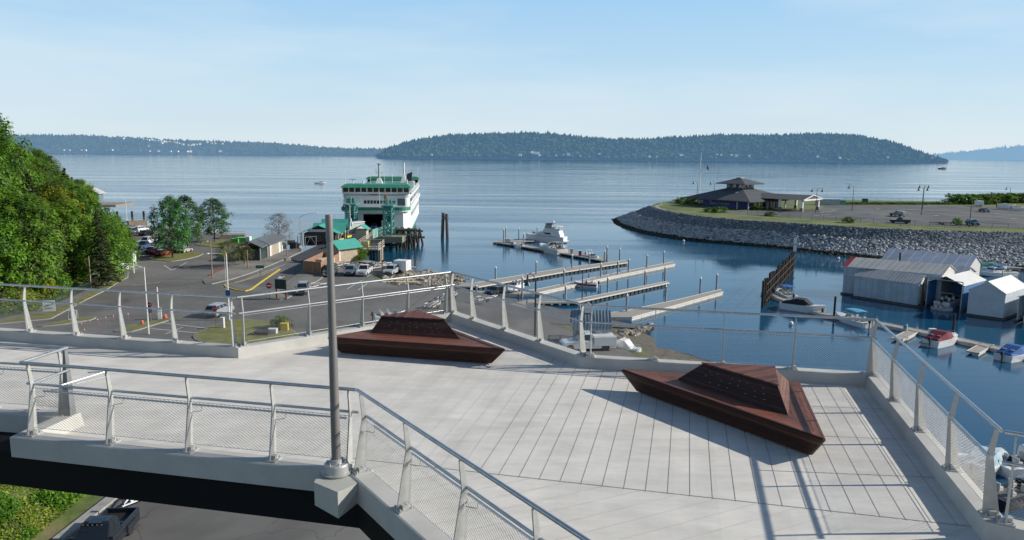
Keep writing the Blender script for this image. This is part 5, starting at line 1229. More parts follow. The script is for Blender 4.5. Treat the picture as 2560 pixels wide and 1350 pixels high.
# ================================================================= BOATS
def boat_hull(b, L_, W_, h, mi=0, bow=.35, keel=.28, mi2=None, flare=1.0, n=12):
    rings = []
    for k in range(n+1):
        t = k/n; x = -L_/2+L_*t
        wv = W_/2*(1 if t < .45 else math.sqrt(max(0,1-((t-.45)/.55)**2.2)))*(.93+.07*min(1,t/.2)); wv = max(.02, wv)
        sh = h*(1+bow*max(0,(t-.3)/.7)**2); kz = -keel+ (keel+h*.35)*max(0,(t-.7)/.3)**2
        cz = -keel*.25+h*.45*max(0,(t-.55)/.45)**1.5
        rings.append([(x,-wv,sh),(x,-wv*.90,cz+.02),(x,0,kz),(x,wv*.90,cz+.02),(x,wv,sh),(x,wv*.88,sh+.03),(x,0,sh+.05),(x,-wv*.88,sh+.03)])
    b.loft(rings, mi)
    return rings
def motorboat(label, loc, rz, L_=6., W_=2.3, h=.85, hull=None, deckc=None, cockpit=True, cover=None, bimini=None, outboard=True, cabin=False, wind=True, group='small motor boats', name='motor_boat', arch=False, stripe=None):
    t = thing(name, label, 'boat', loc, rz, group); hull = hull or M_white
    b = MB(); boat_hull(b, L_, W_, h); o = smoothify(b.build('hull', hull, t), 35)
    if stripe:
        b = MB()
        for s in (-1,1):
            pts = []
            for k in range(9):
                tt = k/8*.93; x = -L_/2+L_*tt; wv = W_/2*(1 if tt<.45 else math.sqrt(max(0,1-((tt-.45)/.55)**2.2)))*(.93+.07*min(1,tt/.2)); sh = h*(1+.35*max(0,(tt-.3)/.7)**2); pts.append((x,s*(wv*.965+.02),sh))
            for p, q in zip(pts, pts[1:]): b.hexa([(p[0],p[1],p[2]*.45),(q[0],q[1],q[2]*.45),(q[0],q[1]-s*.03,q[2]*.45),(p[0],p[1]-s*.03,p[2]*.45),(p[0],p[1]+s*.035,p[2]*.8),(q[0],q[1]+s*.035,q[2]*.8),(q[0],q[1],q[2]*.8),(p[0],p[1],p[2]*.8)])
        b.build('stripe', stripe, t)
    if cockpit:
        b = MB(); b.box((-L_*.17,0,h+.03),(L_*.50,W_*.72,.06)); b.build('cockpit', mat('cockpit shade', (.12,.12,.12), rough=.8), t)
        for x in (-L_*.05,-L_*.28):
            for s in (-1,1): b = MB(); b.box((x,s*W_*.2,h+.2),(.45,.45,.28)); b.box((x-.2,s*W_*.2,h+.48),(.1,.45,.4)); b.build('seat', mat('seat vinyl', (.6,.58,.53), rough=.6), t)
    if wind:
        b = MB(); x = L_*.10; w = W_*.38
        b.hexa([(x,-w,h+.06),(x+.45,-w*.5,h+.08),(x+.45,w*.5,h+.08),(x,w,h+.06),(x-.2,-w*.9,h+.55),(x+.12,-w*.45,h+.55),(x+.12,w*.45,h+.55),(x-.2,w*.9,h+.55)]); b.build('windscreen', M_glass, t)
    if cabin:
        b = MB(); x0,x1,w = -L_*.08,L_*.25,W_*.36; b.loft([[(x0,-w,h),(x1,-w,h+.05),(x1,w,h+.05),(x0,w,h)],[(x0,-w*.9,h+1.2),(x1-.4,-w*.85,h+1.2),(x1-.4,w*.85,h+1.2),(x0,w*.9,h+1.2)],[(x0+.1,-w*.7,h+1.28),(x1-.55,-w*.7,h+1.28),(x1-.55,w*.7,h+1.28),(x0+.1,w*.7,h+1.28)]]); b.build('cabin', hull, t)
        b = MB(); b.bx(x0+.1,x1-.5,-w*.98,w*.98,h+.62,h+1.02); b.bx(x1-.55,x1-.14,-w*.8,w*.8,h+.62,h+1.0); b.build('cabin_window', M_glass, t)
    if cover:
        b = MB(); x0,x1,w = -L_*.46,L_*.16,W_*.45
        b.loft([[(x0,-w,h+.02),(x0,w,h+.02),(x0+.05,w*.7,h+.25),(x0+.05,-w*.7,h+.25)],[(-L_*.12,-w,h+.02),(-L_*.12,w,h+.02),(-L_*.12,w*.8,h+1.05),(-L_*.12,-w*.8,h+1.05)],[(L_*.05,-w,h+.02),(L_*.05,w,h+.02),(L_*.05,w*.75,h+1.0),(L_*.05,-w*.75,h+1.0)],[(x1+.5,-w*.7,h+.05),(x1+.5,w*.7,h+.05),(x1+.45,w*.5,h+.15),(x1+.45,-w*.5,h+.15)]]); b.build('cover', cover, t)
    if bimini:
        b = MB(); zt = h+1.55; x0,x1,w = -L_*.30,L_*.08,W_*.42
        b.loft([[(x0,-w,zt-.08),(x0,0,zt),(x0,w,zt-.08),(x0,w,zt-.12),(x0,0,zt-.04),(x0,-w,zt-.12)],[((x0+x1)/2,-w,zt),((x0+x1)/2,0,zt+.09),((x0+x1)/2,w,zt),((x0+x1)/2,w,zt-.04),((x0+x1)/2,0,zt+.05),((x0+x1)/2,-w,zt-.04)],[(x1,-w,zt-.08),(x1,0,zt),(x1,w,zt-.08),(x1,w,zt-.12),(x1,0,zt-.04),(x1,-w,zt-.12)]]); b.build('bimini_top', bimini, t)
        b = MB()
        for s in (-1,1):
            for x in (x0,x1): b.tube(((x0+x1)/2,s*w,h),(x,s*w,zt-.1),.02,n=5)
        b.build('bimini_frame', M_steel, t)
    if arch:
        b = MB()
        for s in (-1,1): b.tube((-L_*.2,s*W_*.42,h),(-L_*.26,s*W_*.36,h+1.4),.045,n=6)
        b.tube((-L_*.26,-W_*.36,h+1.4),(-L_*.26,W_*.36,h+1.4),.045,n=6); b.build('arch', M_whitem, t)
    if outboard:
        b = MB(); b.box((-L_/2-.25,0,h+.25),(.36,.34,.5),0,0,(.8,.8)); b.box((-L_/2-.22,0,h-.35),(.16,.14,.9)); b.build('outboard', M_black, t, bevel=.04)
    b = MB()
    for s in (-1,1):
        pts = [(L_*.12+(L_*.36)*k/5, s*W_*.42*(1-(k/5)**2.4), h*(1.05+.3*(k/5))+.32) for k in range(6)]
        b.path(pts,.018,5)
        for p in pts[::2]: b.tube((p[0],p[1],p[2]-.34),p,.014,n=4)
    b.build('bow_rail', M_steel, t)
    return t
def at_px(a, c, z=0): p, q = G(*a,z), G(*c,z); return ((p.x+q.x)/2,(p.y+q.y)/2,z), head(p,q), (q-p).length
# ================================================================= FLOATING DOCKS
M_tub = mat('black float tub', (.02,.022,.022), rough=.6); M_tubw = mat('pale float bracket', (.40,.40,.37), rough=.7)
_tub = None
def dock(label, far, near, z=.62, tubs=True, group='floating docks by the boat ramp', name='floating_dock'):
    """far and near edge polylines (world)"""
    t = thing(name, label, 'dock', (near[0].x, near[0].y, 0), 0, group); o = V2(near[0].x, near[0].y)
    L2 = lambda p, zz: (p.x-o.x, p.y-o.y, zz)
    ring = [L2(p,z) for p in near]+[L2(p,z) for p in reversed(far)]
    b = MB(); n = len(ring); b.add([(x,y,z-.16) for x,y,_ in ring]+ring, [list(range(n))[::-1],[n+i for i in range(n)]]+[(i,(i+1)%n,n+(i+1)%n,n+i) for i in range(n)]); b.build('deck', M_dock, t, recalc=False)
    b = MB()
    def edge(pl, s):
        for p, q in zip(pl, pl[1:]):
            d = (q-p).normalized(); nn = V2(-d.y,d.x)*.05*s
            b.hexa([L2(p-nn,z-.20),L2(q-nn,z-.20),L2(q+nn,z-.20),L2(p+nn,z-.20),L2(p-nn,z+.05),L2(q-nn,z+.05),L2(q+nn,z+.05),L2(p+nn,z+.05)])
    edge(near,1); edge(far,1)
    b.build('edge_board', M_dockside, t)
    k0 = 0
    for p, q in zip(near, near[1:]):
        d = (q-p).normalized(); Ln = (q-p).length; nn = V2(-d.y,d.x)
        if nn.dot(far[0]-near[0]) < 0: nn = -nn
        k = int(Ln/(1.35 if tubs else 2.6))
        for i in range(k):
            if k0 > 46: break
            c = p+d*(i+.5)*Ln/k+nn*.45; m = MB(); m.box((0,0,0),((Ln/k)*(.62 if tubs else .97),.8,.62)); ob = m.build('float', M_tub if tubs else M_dockside, t); ob.location = (c.x-o.x,c.y-o.y,z-.50); ob.rotation_euler = (0,0,math.atan2(d.y,d.x)); k0 += 1
    return t
w2 = lambda px, py, z=.62: V2(*G(px,py,z)[:2])
dock('farthest long floating dock beside the boat ramp', [w2(1120,706),w2(1187,707),w2(1400,671),w2(1564.5,650.3)], [w2(1120,716),w2(1196,717),w2(1415,678.8),w2(1570,655.8)])
dock('second long floating dock with the red boat tied to it', [w2(1185,727),w2(1290,729),w2(1345,722.5),w2(1530,684),w2(1683,654)], [w2(1199,736),w2(1339,733),w2(1354,729.5),w2(1537,689.5),w2(1688,659.7)], tubs=False)
dock('third floating dock counted from the open water', [w2(1320,749),w2(1439,748.5),w2(1668,703)], [w2(1318,757),w2(1443,755.5),w2(1673,706.5)])
dock('nearest floating dock beginning at the little ramp hut', [w2(1490,784),w2(1555,778.5),w2(1689,750),w2(1802,723)], [w2(1491,792),w2(1580,793),w2(1695,761),w2(1808,729.5)], tubs=False)
dock('outer breakwater dock with the two white cruisers', [w2(1313,611.5),w2(1345,618.5),w2(1414,628),w2(1531,648)], [w2(1240,606),w2(1288,612.8),w2(1415,634.8),w2(1504,651)], group='outer docks', tubs=True, z=.6)
dock('short outer dock arm behind the large white yacht', [w2(1259,598.6),w2(1336,596.5)], [w2(1232,604.5),w2(1336,602)], group='outer docks', tubs=True, z=.59)
# concrete abutments at the ramp
for i,(pts, lab) in enumerate(((((1090,722),(1120,706),(1120,716),(1098,734)),'concrete abutment of the farthest dock'), (((1245,768),(1315,749),(1315,771),(1262,772)),'wedge of pale concrete between the ramp lanes'), (((1392,812),(1462,783),(1478,792),(1420,816)),'pale concrete wedge above the nearest dock'))):
    b = MB(); pl = [G(px,py,1.5 if i==0 else (2.2 if i==1 else 2.6)) for px,py in pts]; n=4
    b.add([tuple(p) for p in pl]+[(p.x,p.y,-2) for p in pl], [(0,1,2,3),(7,6,5,4)]+[(i_,(i_+1)%4,4+(i_+1)%4,4+i_) for i_ in range(4)])
    tag(b.build('abutment', mat('buff concrete', (.33,.29,.22), rough=.9, var=.2, scale=.8), recalc=True), lab, 'abutment', 'concrete wedges on the boat ramp')
# steel guide piles with white cone caps
pm_ = MB(); pm_.lathe([(.19,-5),(.19,3.3)],12); pt_ = thing('guide_pile','x','pile'); pm_.build('post', mat('galvanised pile', (.30,.34,.37), rough=.5, metal=.3, var=.2, scale=1.5), pt_)
pc_ = MB(); pc_.lathe([(.20,3.3),(.20,3.45),(.03,3.8),(.01,3.81)],12); pc_.build('cap', M_whitem, pt_)
for ch in pt_.children: smoothify(ch)
piles = [((1259,605,570),'outer'),((1264,601,565),'outer'),((1297,597,568),'outer'),((1309,611,581),'outer'),((1343,594,565),'outer'),
 ((1430,669.5,634),'a'),((1473,662,631),'a'),((1511,654,625),'a'),((1517,650,613),'outer'),((1549,650,618.6),'a'),((1239,698,665),'a'),((1340.5,686,651),'a'),
 ((1410,711,671),'b'),((1305.5,735,689),'b'),((1502,692,656),'b'),((1544,685,650),'b'),((1571,680,645),'b'),((1617,668,634.5),'b'),((1659,659,626),'b'),((1191,731,712),'b'),
 ((1662,701,665),'c'),((1612,711,674),'c'),((1519,732,691),'c'),((1413.6,751,712),'c'),
 ((1664,755,710.6),'d'),((1566.6,779,733.5),'d'),((1448.6,785,759),'d'),((1750,732,691),'d'),((1791,723,682),'d')]
names = dict(outer='outer dock by the cruisers', a='farthest long dock', b='second long dock', c='third dock', d='nearest dock')
for (px,py,ty), g_ in piles:
    p = G(px,py,.6); topz = GY(px,ty,p.y).z
    dup(pt_, (p.x,p.y,0), 0, 'grey steel guide pile with white cone cap on the '+names[g_], 'guide piles on the '+names[g_], (1,1,topz/3.8))
for ch in list(pt_.children): bpy.data.objects.remove(ch)
bpy.data.objects.remove(pt_)
for px,y0,y1,col,lab in ((1450,639,627,(.35,.03,.04),'red fire cabinet on the outer dock'),(1268,607,597,(.62,.62,.60),'white box at the left end of the outer dock'),(1273,606,598,(.20,.04,.05),'dark red locker beside the white dock box'),(1429,634,622,(.5,.36,.22),'tan pump cabinet on the outer dock by the cruiser')):
    p = G(px,y0,.6); z1 = GY(px,y1,p.y).z; t = thing('dock_box', lab, 'box', (p.x,p.y,.62)); b = MB(); h = z1-.62; b.box((0,0,h/2),(.7 if 'white box' not in lab else 1.6,.6,h)); b.build('cabinet', mat('box '+lab[:6], col, rough=.5), t, bevel=.04); b = MB(); b.box((0,0,h+.04),(.8 if 'white box' not in lab else 1.7,.7,.07)); b.build('lid', M_whitem, t)
# ----------------------------------------------------------------- boats on the water
def at2(bow, stern, z=0): p, q = G(*bow,z), G(*stern,z); return (( (p.x+q.x)/2,(p.y+q.y)/2,z), math.atan2(p.y-q.y,p.x-q.x), (p-q).length)
# large flybridge yacht, bow to the left
(c, a, Ln) = at2((1322,601),(1406,606)); Ly = 13.0
y = thing('motor_yacht', 'large white flybridge yacht with dark canvas top at the outer dock', 'yacht', c, a, 'cruisers at the outer dock')
b = MB(); boat_hull(b, Ly, 4.1, 1.75, bow=.30, keel=.5); smoothify(b.build('hull', M_white, y),35)
b = MB(); w = 1.75; b.loft([[(-5.6,-w,1.8),(3.0,-w*.75,2.1),(3.0,w*.75,2.1),(-5.6,w,1.8)],[(-5.0,-w*.98,3.35),(1.2,-w*.8,3.1),(1.2,w*.8,3.1),(-5.0,w*.98,3.35)],[(-4.8,-w*.9,3.6),(.2,-w*.7,3.45),(.2,w*.7,3.45),(-4.8,w*.9,3.6)]]); b.build('cabin', M_white, y, bevel=.06)
b = MB(); b.loft([[(1.0,-w*.82,2.55),(3.2,-w*.55,2.2),(3.2,w*.55,2.2),(1.0,w*.82,2.55)],[(.7,-w*.80,3.12),(1.5,-w*.5,3.05),(1.5,w*.5,3.05),(.7,w*.80,3.12)]]); b.build('windscreen', M_glass, y)
for s in (-1,1): b = MB(); b.add([(-2.4,s*(w+.02),2.4),(-.6,s*(w-.08),2.5),(.2,s*(w-.12),2.95),(-2.0,s*(w+.0),2.95),(-2.4,s*(w-.2),2.4),(-.6,s*(w-.3),2.5),(.2,s*(w-.32),2.95),(-2.0,s*(w-.2),2.95)],[(0,1,2,3),(7,6,5,4),(0,4,5,1),(3,2,6,7)]); b.build('side_window', M_glass, y)
b = MB(); b.loft([[(-4.6,-1.6,3.55),(.6,-1.2,3.4),(.6,1.2,3.4),(-4.6,1.6,3.55)],[(-4.6,-1.65,4.15),(-.2,-1.35,4.25),(-.2,1.35,4.25),(-4.6,1.65,4.15)]]); b.build('flybridge', M_white, y, bevel=.05)
b = MB(); b.loft([[(-2.6,-1.4,4.2),(.0,-1.2,4.2),(.0,1.2,4.2),(-2.6,1.4,4.2)],[(-2.5,-1.35,5.45),(-.5,-1.15,5.5),(-.5,1.15,5.5),(-2.5,1.35,5.45)]]); b.build('canvas_enclosure', mat('clear vinyl', (.30,.34,.36), rough=.2), y)
b = MB(); b.box((-1.5,0,5.58),(2.5,2.9,.14)); b.build('canvas_top', mat('navy canvas', (.03,.04,.06), rough=.8), y)
b = MB(); b.box((-4.2,0,4.85),(1.9,3.0,.12)); b.tube((-3.4,-1.4,4.1),(-3.2,-1.4,4.9),.05); b.tube((-3.4,1.4,4.1),(-3.2,1.4,4.9),.05); b.tube((-5,-1.4,3.6),(-5,-1.4,4.9),.05); b.tube((-5,1.4,3.6),(-5,1.4,4.9),.05); b.build('aft_hardtop', M_white, y)
b = MB(); b.box((-4.9,0,4.2),(.08,2.7,1.1)); b.build('aft_curtain', mat('clear vinyl', (0,0,0)), y)
b = MB(); b.sphere((-2.6,.2,6.3),.33,8); b.sphere((-2.6,-.5,6.1),.22,8); b.box((-2.5,0,5.85),(.35,1.2,.14)); b.tube((-2.7,.9,5.6),(-2.9,.9,8.4),.025,n=5); b.build('radar_dome', M_white, y)
b = MB()
for s in (-1,1):
    pts = [(-.5+7.2*k/8, s*1.9*(1-(k/8)**2.6)+s*.02, 2.15+.5*(k/8)**2+.55) for k in range(9)]; b.path(pts,.025,5)
    for p in pts[::2]: b.tube((p[0],p[1],p[2]-.65),p,.02,n=4)
b.build('bow_rail', M_steel, y)
b = MB()
for k in range(4): b.tube((4.6-k*.35,-.9+.25*k,2.2),(4.6-k*.35,-.9+.25*k,2.75),.12,n=6)
b.build('fender', mat('navy fender', (.03,.04,.07), rough=.6), y)
b = MB(); b.box((-6.7,0,.45),(.9,3.4,.12)); b.build('swim_platform', M_white, y)
# second cruiser
(c, a, Ln) = at2((1347,624),(1411,639))
y = thing('cabin_cruiser', 'white express cruiser with grey blue hull side and a dinghy on its stern', 'cruiser', c, a, 'cruisers at the outer dock')
b = MB(); boat_hull(b, 11.5, 3.6, 1.45, bow=.42, keel=.4); smoothify(b.build('hull', M_white, y),35)
b = MB(); b.loft([[(-1.0,-1.45,1.5),(3.4,-.8,1.85),(3.4,.8,1.85),(-1.0,1.45,1.5)],[(-1.2,-1.3,2.3),(1.4,-.8,2.25),(1.4,.8,2.25),(-1.2,1.3,2.3)]]); b.build('foredeck', M_white, y, bevel=.08)
b = MB(); b.loft([[(-1.0,-1.42,2.2),(1.5,-.8,2.2),(1.5,.8,2.2),(-1.0,1.42,2.2)],[(-1.4,-1.3,2.85),(.1,-.8,2.85),(.1,.8,2.85),(-1.4,1.3,2.85)]]); b.build('windscreen', M_glass, y)
b = MB(); b.box((-2.8,0,3.25),(3.2,2.7,.10)); b.build('canvas_top', mat('grey green canvas', (.16,.20,.19), rough=.8), y)
b = MB()
for s in (-1,1): b.tube((-1.2,s*1.35,2.5),(-1.9,s*1.3,3.2),.05); b.tube((-4.6,s*1.4,1.5),(-3.4,s*1.3,3.2),.07); b.tube((-2.8,s*1.4,1.6),(-3.2,s*1.3,3.2),.04)
b.tube((-3.4,-1.3,3.25),(-3.4,1.3,3.25),.07); b.build('arch', M_white, y)
b = MB(); b.box((-3.2,0,1.55),(3.8,2.6,.08)); b.build('cockpit', mat('cockpit shade', (.12,.12,.12)), y)
for s in (-.7,.7): b = MB(); b.box((-2.0,s,1.9),(.6,.6,.6)); b.build('seat', mat('seat vinyl', (.6,.58,.53)), y)
b = MB(); b.box((-5.78,0,1.1),(.08,2.8,.7)); b.build('transom_panel', mat('cream', (.55,.52,.45)), y)
dg = thing('dinghy', 'small upturned white dinghy carried across the cruiser stern', 'dinghy', (c[0]+math.cos(a)*-3.6+.6, c[1]+math.sin(a)*-3.6+2.4, 2.2), R(-35)); b = MB(); boat_hull(b, 3.6, 1.5, .5, keel=.1); smoothify(b.build('hull', M_white, dg),35); dg.rotation_euler.x = R(150)
def mb(label, bow, stern, **kw):
    (c, a, Ln) = at2(bow, stern); return motorboat(label, c, a, L_=kw.pop('L_', max(4., Ln)), **kw)
M_cyan = mat('cyan canvas', (.10,.36,.55), rough=.7); M_bluec = mat('blue canvas', (.03,.12,.36), rough=.7); M_mar = mat('maroon canvas', (.17,.012,.03), rough=.75); M_nav = mat('black canvas', (.02,.022,.03), rough=.8)
mb('small open skiff with a frame at the left end of the outer dock', (1279,612),(1311,624), L_=6.2, W_=2.2, wind=False, arch=True, group='boats at the outer dock')
mb('white runabout with a metal arch near the right end of the outer dock', (1497,652),(1462,643), L_=5.8, W_=2.2, arch=True, group='boats at the outer dock')
rb_ = mb('small red and white fishing boat beside the second dock', (1446,716),(1481,718), L_=4.9, W_=1.9, stripe=mat('red hull', (.30,.02,.03), rough=.4), group='small motor boats', wind=False)
mb('boat with a blue sunshade at the foot of the pile wall', (1936,731),(1988,755), L_=7.5, W_=2.5, bimini=M_bluec, group='boats on the marina walkway')
mb('white cuddy boat with black canvas cockpit on the walkway', (2050,783),(1965,771), L_=7.6, W_=2.6, h=1.1, cover=M_nav, group='boats on the marina walkway', outboard=False)
mb('white fishing boat with cyan sunshade behind the right railing', (2094,797),(2166,819), L_=7.2, W_=2.4, bimini=M_cyan, group='boats on the marina walkway')
mb('white boat under a maroon cover between two finger floats', (2388,852),(2322,868), L_=6.6, W_=2.6, h=.95, cover=M_mar, group='boats on the marina walkway', wind=False)
mb('white boat under a blue cover at the right edge', (2572,888),(2505,903), L_=6.4, W_=2.6, cover=M_bluec, group='boats on the marina walkway', wind=False)
mb('white boat under a pale blue cover seen through the right railing', (2500,1150),(2430,1195), L_=6.2, W_=2.4, cover=mat('pale blue canvas', (.42,.55,.62), rough=.7), group='boats below the right railing', wind=False)
mb('white bow poking out beyond the right kerb', (2400,1168),(2462,1172), L_=5.2, W_=2.1, group='boats below the right railing', wind=False, cockpit=False)
mb('dark boat with yellow gear below the lower right railing', (2600,1235),(2500,1260), L_=7.0, W_=2.6, hull=mat('black hull', (.02,.02,.025), rough=.4), group='boats below the right railing')
mb('white boat behind the dark one below the lower right railing', (2620,1170),(2530,1180), L_=7.0, W_=2.6, cabin=True, group='boats below the right railing')
mb('boat with blue canopy behind the floating boathouses', (2460,690),(2525,688), L_=9, W_=3, bimini=M_bluec, cabin=True, group='boats behind the boathouses')
mb('white boat at the far right behind the boathouses', (2600,669),(2535,667), L_=9, W_=3, cabin=False, group='boats behind the boathouses')
mb('green hulled boat beside the rear boathouse', (2500,676),(2462,676), L_=7, W_=2.6, cover=mat('sea green canvas', (.10,.32,.26), rough=.7), group='boats behind the boathouses', wind=False)
tiny = mb('tiny white launch crossing the open water left of the ferry', (806,459),(796,459), L_=9, W_=3, cabin=True, group='boats under way on the sound')
mb('tiny dark tug far off at the right before the island point', (2364,423),(2350,423), L_=22, W_=7, h=2.6, hull=mat('tug hull', (.06,.08,.10), rough=.6), cabin=True, group='boats under way on the sound')
tb = boat_trailer('white boat trailer with a small boat at the water edge of the ramp', (*G(1283,729,.7)[:2],.7), math.atan2(-rn.y,-rn.x)+R(20), group='boat trailers')
p = G(1285,727,.9); motorboat('small white boat resting on the trailer at the ramp edge', (p.x,p.y,1.2), math.atan2(-rn.y,-rn.x)+R(20), L_=5.4, W_=2.0, group='small motor boats')
p = G(978,812,LZ); motorboat('white boat parked ashore behind the net near the left bench', (p.x,p.y,LZ+.9), R(20), L_=4.4, W_=1.9, h=.5, group='boats parked ashore'); boat_trailer('trailer under the white boat by the left bench net', (p.x,p.y,LZ+.01), R(20))
p = G(1562,885,3.6); motorboat('small white boat with hard cover beside the service truck', (p.x,p.y,3.5), R(-35), L_=4.2, W_=2.0, cover=M_whitem, wind=False, outboard=False, group='boats parked ashore')
for px,py,lab in ((1709,604,'small white mooring buoy in the harbour entrance'),(2096,648,'small white mooring buoy in front of the boathouses'),(1977,812,'white float between boat and walkway')):
    p = G(px,py,0); t = thing('mooring_buoy', lab, 'buoy', (p.x,p.y,0)); b = MB(); b.sphere((0,0,.25),.38,8); smoothify(b.build('float', M_white, t)); b = MB(); b.tube((0,0,.5),(0,0,.85),.06,n=6); b.build('ring_post', M_steel, t)
# ----------------------------------------------------------------- timber pile wall
pw = thing('pile_wall', 'dark row of tall timber piles screening the marina entrance', 'breakwater', (44.9,129.8,0)); q0 = V2(44.9,129.8); q1 = V2(65.5,170.5)
rnd = random.Random(4); n = 21
for k in range(n):
    p = q0.lerp(q1,k/(n-1))-q0; h = 5.1+rnd.uniform(-.35,.35)-.3*k/n; b = MB(); b.tube((p.x,p.y,-5),(p.x+rnd.uniform(-.12,.12),p.y,h),.30,.26,8); b.build('pile', M_pile, pw)
for z in (1.2,2.7,4.2):
    b = MB(); d = (q1-q0); nn = V2(d.y,-d.x).normalized()*.42; a_, c_ = (nn.x,nn.y,z), (d.x+nn.x,d.y+nn.y,z); b.tube(a_,c_,.10,n=5); b.build('wale', M_pile, pw)
wsn = thing('channel_marker', 'white board marker on the tallest pile at the far end of the pile wall', 'sign', (q1.x,q1.y,4.6)); b = MB(); b.box((0,-.35,2.0),(.75,.08,3.2)); b.build('board', M_whitem, wsn); b = MB(); b.tube((0,-.2,0),(0,-.2,3.6),.1,n=6); b.build('post', M_pile, wsn)
b = MB(); b.box((0,-.40,2.0),(.78,.02,.12)); b.build('board_joint', M_dark, wsn)
# ----------------------------------------------------------------- marina walkway and fingers
wpx = [(1912,729),(1985,757),(2060,783.5),(2170,801.5),(2330,833),(2460,861.5),(2640,905)]
ctr = [w2(*p,.5) for p in wpx]
def off_pl(pl, d):
    out = []
    for i,p in enumerate(pl):
        a_ = pl[max(0,i-1)]; c_ = pl[min(len(pl)-1,i+1)]; u = (c_-a_).normalized(); out.append(p+V2(-u.y,u.x)*d)
    return out
dock('long pale walkway float running from the pile wall to the right edge', off_pl(ctr,.85), off_pl(ctr,-.85), z=.5, tubs=False, group='marina walkway floats')
def finger(label, near, far, wd=1.5):
    p, q = w2(*near,.45), w2(*far,.45); u = (q-p).normalized(); nn = V2(-u.y,u.x)*wd/2; dock(label, [p+nn,q+nn], [p-nn,q-nn], z=.45, tubs=False, group='marina finger floats', name='finger_float')
finger('finger float left of the maroon covered boat', (2243,847),(2281,828)); finger('finger float right of the maroon covered boat', (2432,880),(2470,859)); finger('short finger float just behind the maroon covered boat', (2308,857),(2326,843),1.0)
for px,y0,y1,lab in ((2089,791,741,'brown timber pile on the walkway left of the boathouses'),(2387,846,784,'brown timber pile behind the maroon covered boat'),(2057,784,771,'short mooring post on the walkway'),(2310,771,706,'dark timber pile at the corner of the small boathouse'),(2251,655,632,'timber pile rising between the boathouse roofs')):
    p = G(px,y0,.3 if y0!=655 else .0)
    if y0 == 655: p = Vector((86.0-8,155-6,0))
    z1 = GY(px,y1,p.y).z; p.x = GY(px,y1,p.y).x; o = MB(); o.tube((0,0,-5),(0,0,z1),.2,.18,9); tag(o.build('mooring_pile', M_pile, loc=(p.x,p.y,0)), lab, 'pile')
pb = G(2329,846,.5); t = thing('dock_box', 'upright grey white utility cabinet beside the maroon covered boat', 'box', (pb.x,pb.y,.5)); b = MB(); b.box((0,0,.75),(1.0,.6,1.5)); b.build('cabinet', M_whitem, t, bevel=.03); b = MB(); b.box((0,-.31,.75),(.8,.02,1.2)); b.build('door', mat('cabinet door', (.5,.51,.48), rough=.6), t)
pb = G(2266,828,.5); t = thing('dock_pedestal', 'small green and white power pedestal on the walkway', 'pedestal', (pb.x,pb.y,.5)); b = MB(); b.tube((0,0,0),(0,0,1.1),.12,n=8); b.build('post', M_whitem, t); b = MB(); b.box((-.3,0,.6),(.3,.3,.5)); b.build('housing', M_green, t)
# ----------------------------------------------------------------- floating boathouses
def ribroof(name, base, rib, pitch, direction):
    m = bpy.data.materials.new(name); m.use_nodes = True; nt = m.node_tree; N = nt.nodes; L = nt.links; bs = N['Principled BSDF']; bs.inputs['Roughness'].default_value = .45; bs.inputs['Metallic'].default_value = .25
    geo = N.new('ShaderNodeNewGeometry'); dt = N.new('ShaderNodeVectorMath'); dt.operation = 'DOT_PRODUCT'; L.new(geo.outputs['Position'], dt.inputs[0]); dt.inputs[1].default_value = Vector(direction).normalized()
    dv = N.new('ShaderNodeMath'); dv.operation = 'DIVIDE'; dv.inputs[1].default_value = pitch; L.new(dt.outputs['Value'], dv.inputs[0]); fr = N.new('ShaderNodeMath'); fr.operation = 'FRACT'; L.new(dv.outputs['Value'], fr.inputs[0]); fl = N.new('ShaderNodeMath'); fl.operation = 'FLOOR'; L.new(dv.outputs['Value'], fl.inputs[0])
    lt = N.new('ShaderNodeMath'); lt.operation = 'LESS_THAN'; lt.inputs[1].default_value = .13; L.new(fr.outputs['Value'], lt.inputs[0])
    wn = N.new('ShaderNodeTexWhiteNoise'); wn.noise_dimensions = '1D'; L.new(fl.outputs['Value'], wn.inputs['W']); n = N.new('ShaderNodeTexNoise'); n.inputs['Scale'].default_value = .7; n.inputs['Detail'].default_value = 6; L.new(geo.outputs['Position'], n.inputs['Vector'])
    ad = N.new('ShaderNodeMath'); ad.operation = 'MULTIPLY_ADD'; ad.inputs[1].default_value = .25; L.new(wn.outputs['Value'], ad.inputs[0]); L.new(n.outputs['Fac'], ad.inputs[2])
    mr = N.new('ShaderNodeMapRange'); mr.inputs['From Min'].default_value = .35; mr.inputs['From Max'].default_value = .95; mr.inputs['To Min'].default_value = .78; mr.inputs['To Max'].default_value = 1.15; L.new(ad.outputs['Value'], mr.inputs['Value'])
    hs = N.new('ShaderNodeHueSaturation'); hs.inputs['Color'].default_value = (*base,1); L.new(mr.outputs['Result'], hs.inputs['Value'])
    mx = N.new('ShaderNodeMix'); mx.data_type = 'RGBA'; L.new(lt.outputs['Value'], mx.inputs['Factor']); L.new(hs.outputs['Color'], mx.inputs[6]); mx.inputs[7].default_value = (*rib,1); L.new(mx.outputs[2], bs.inputs['Base Color']); return m
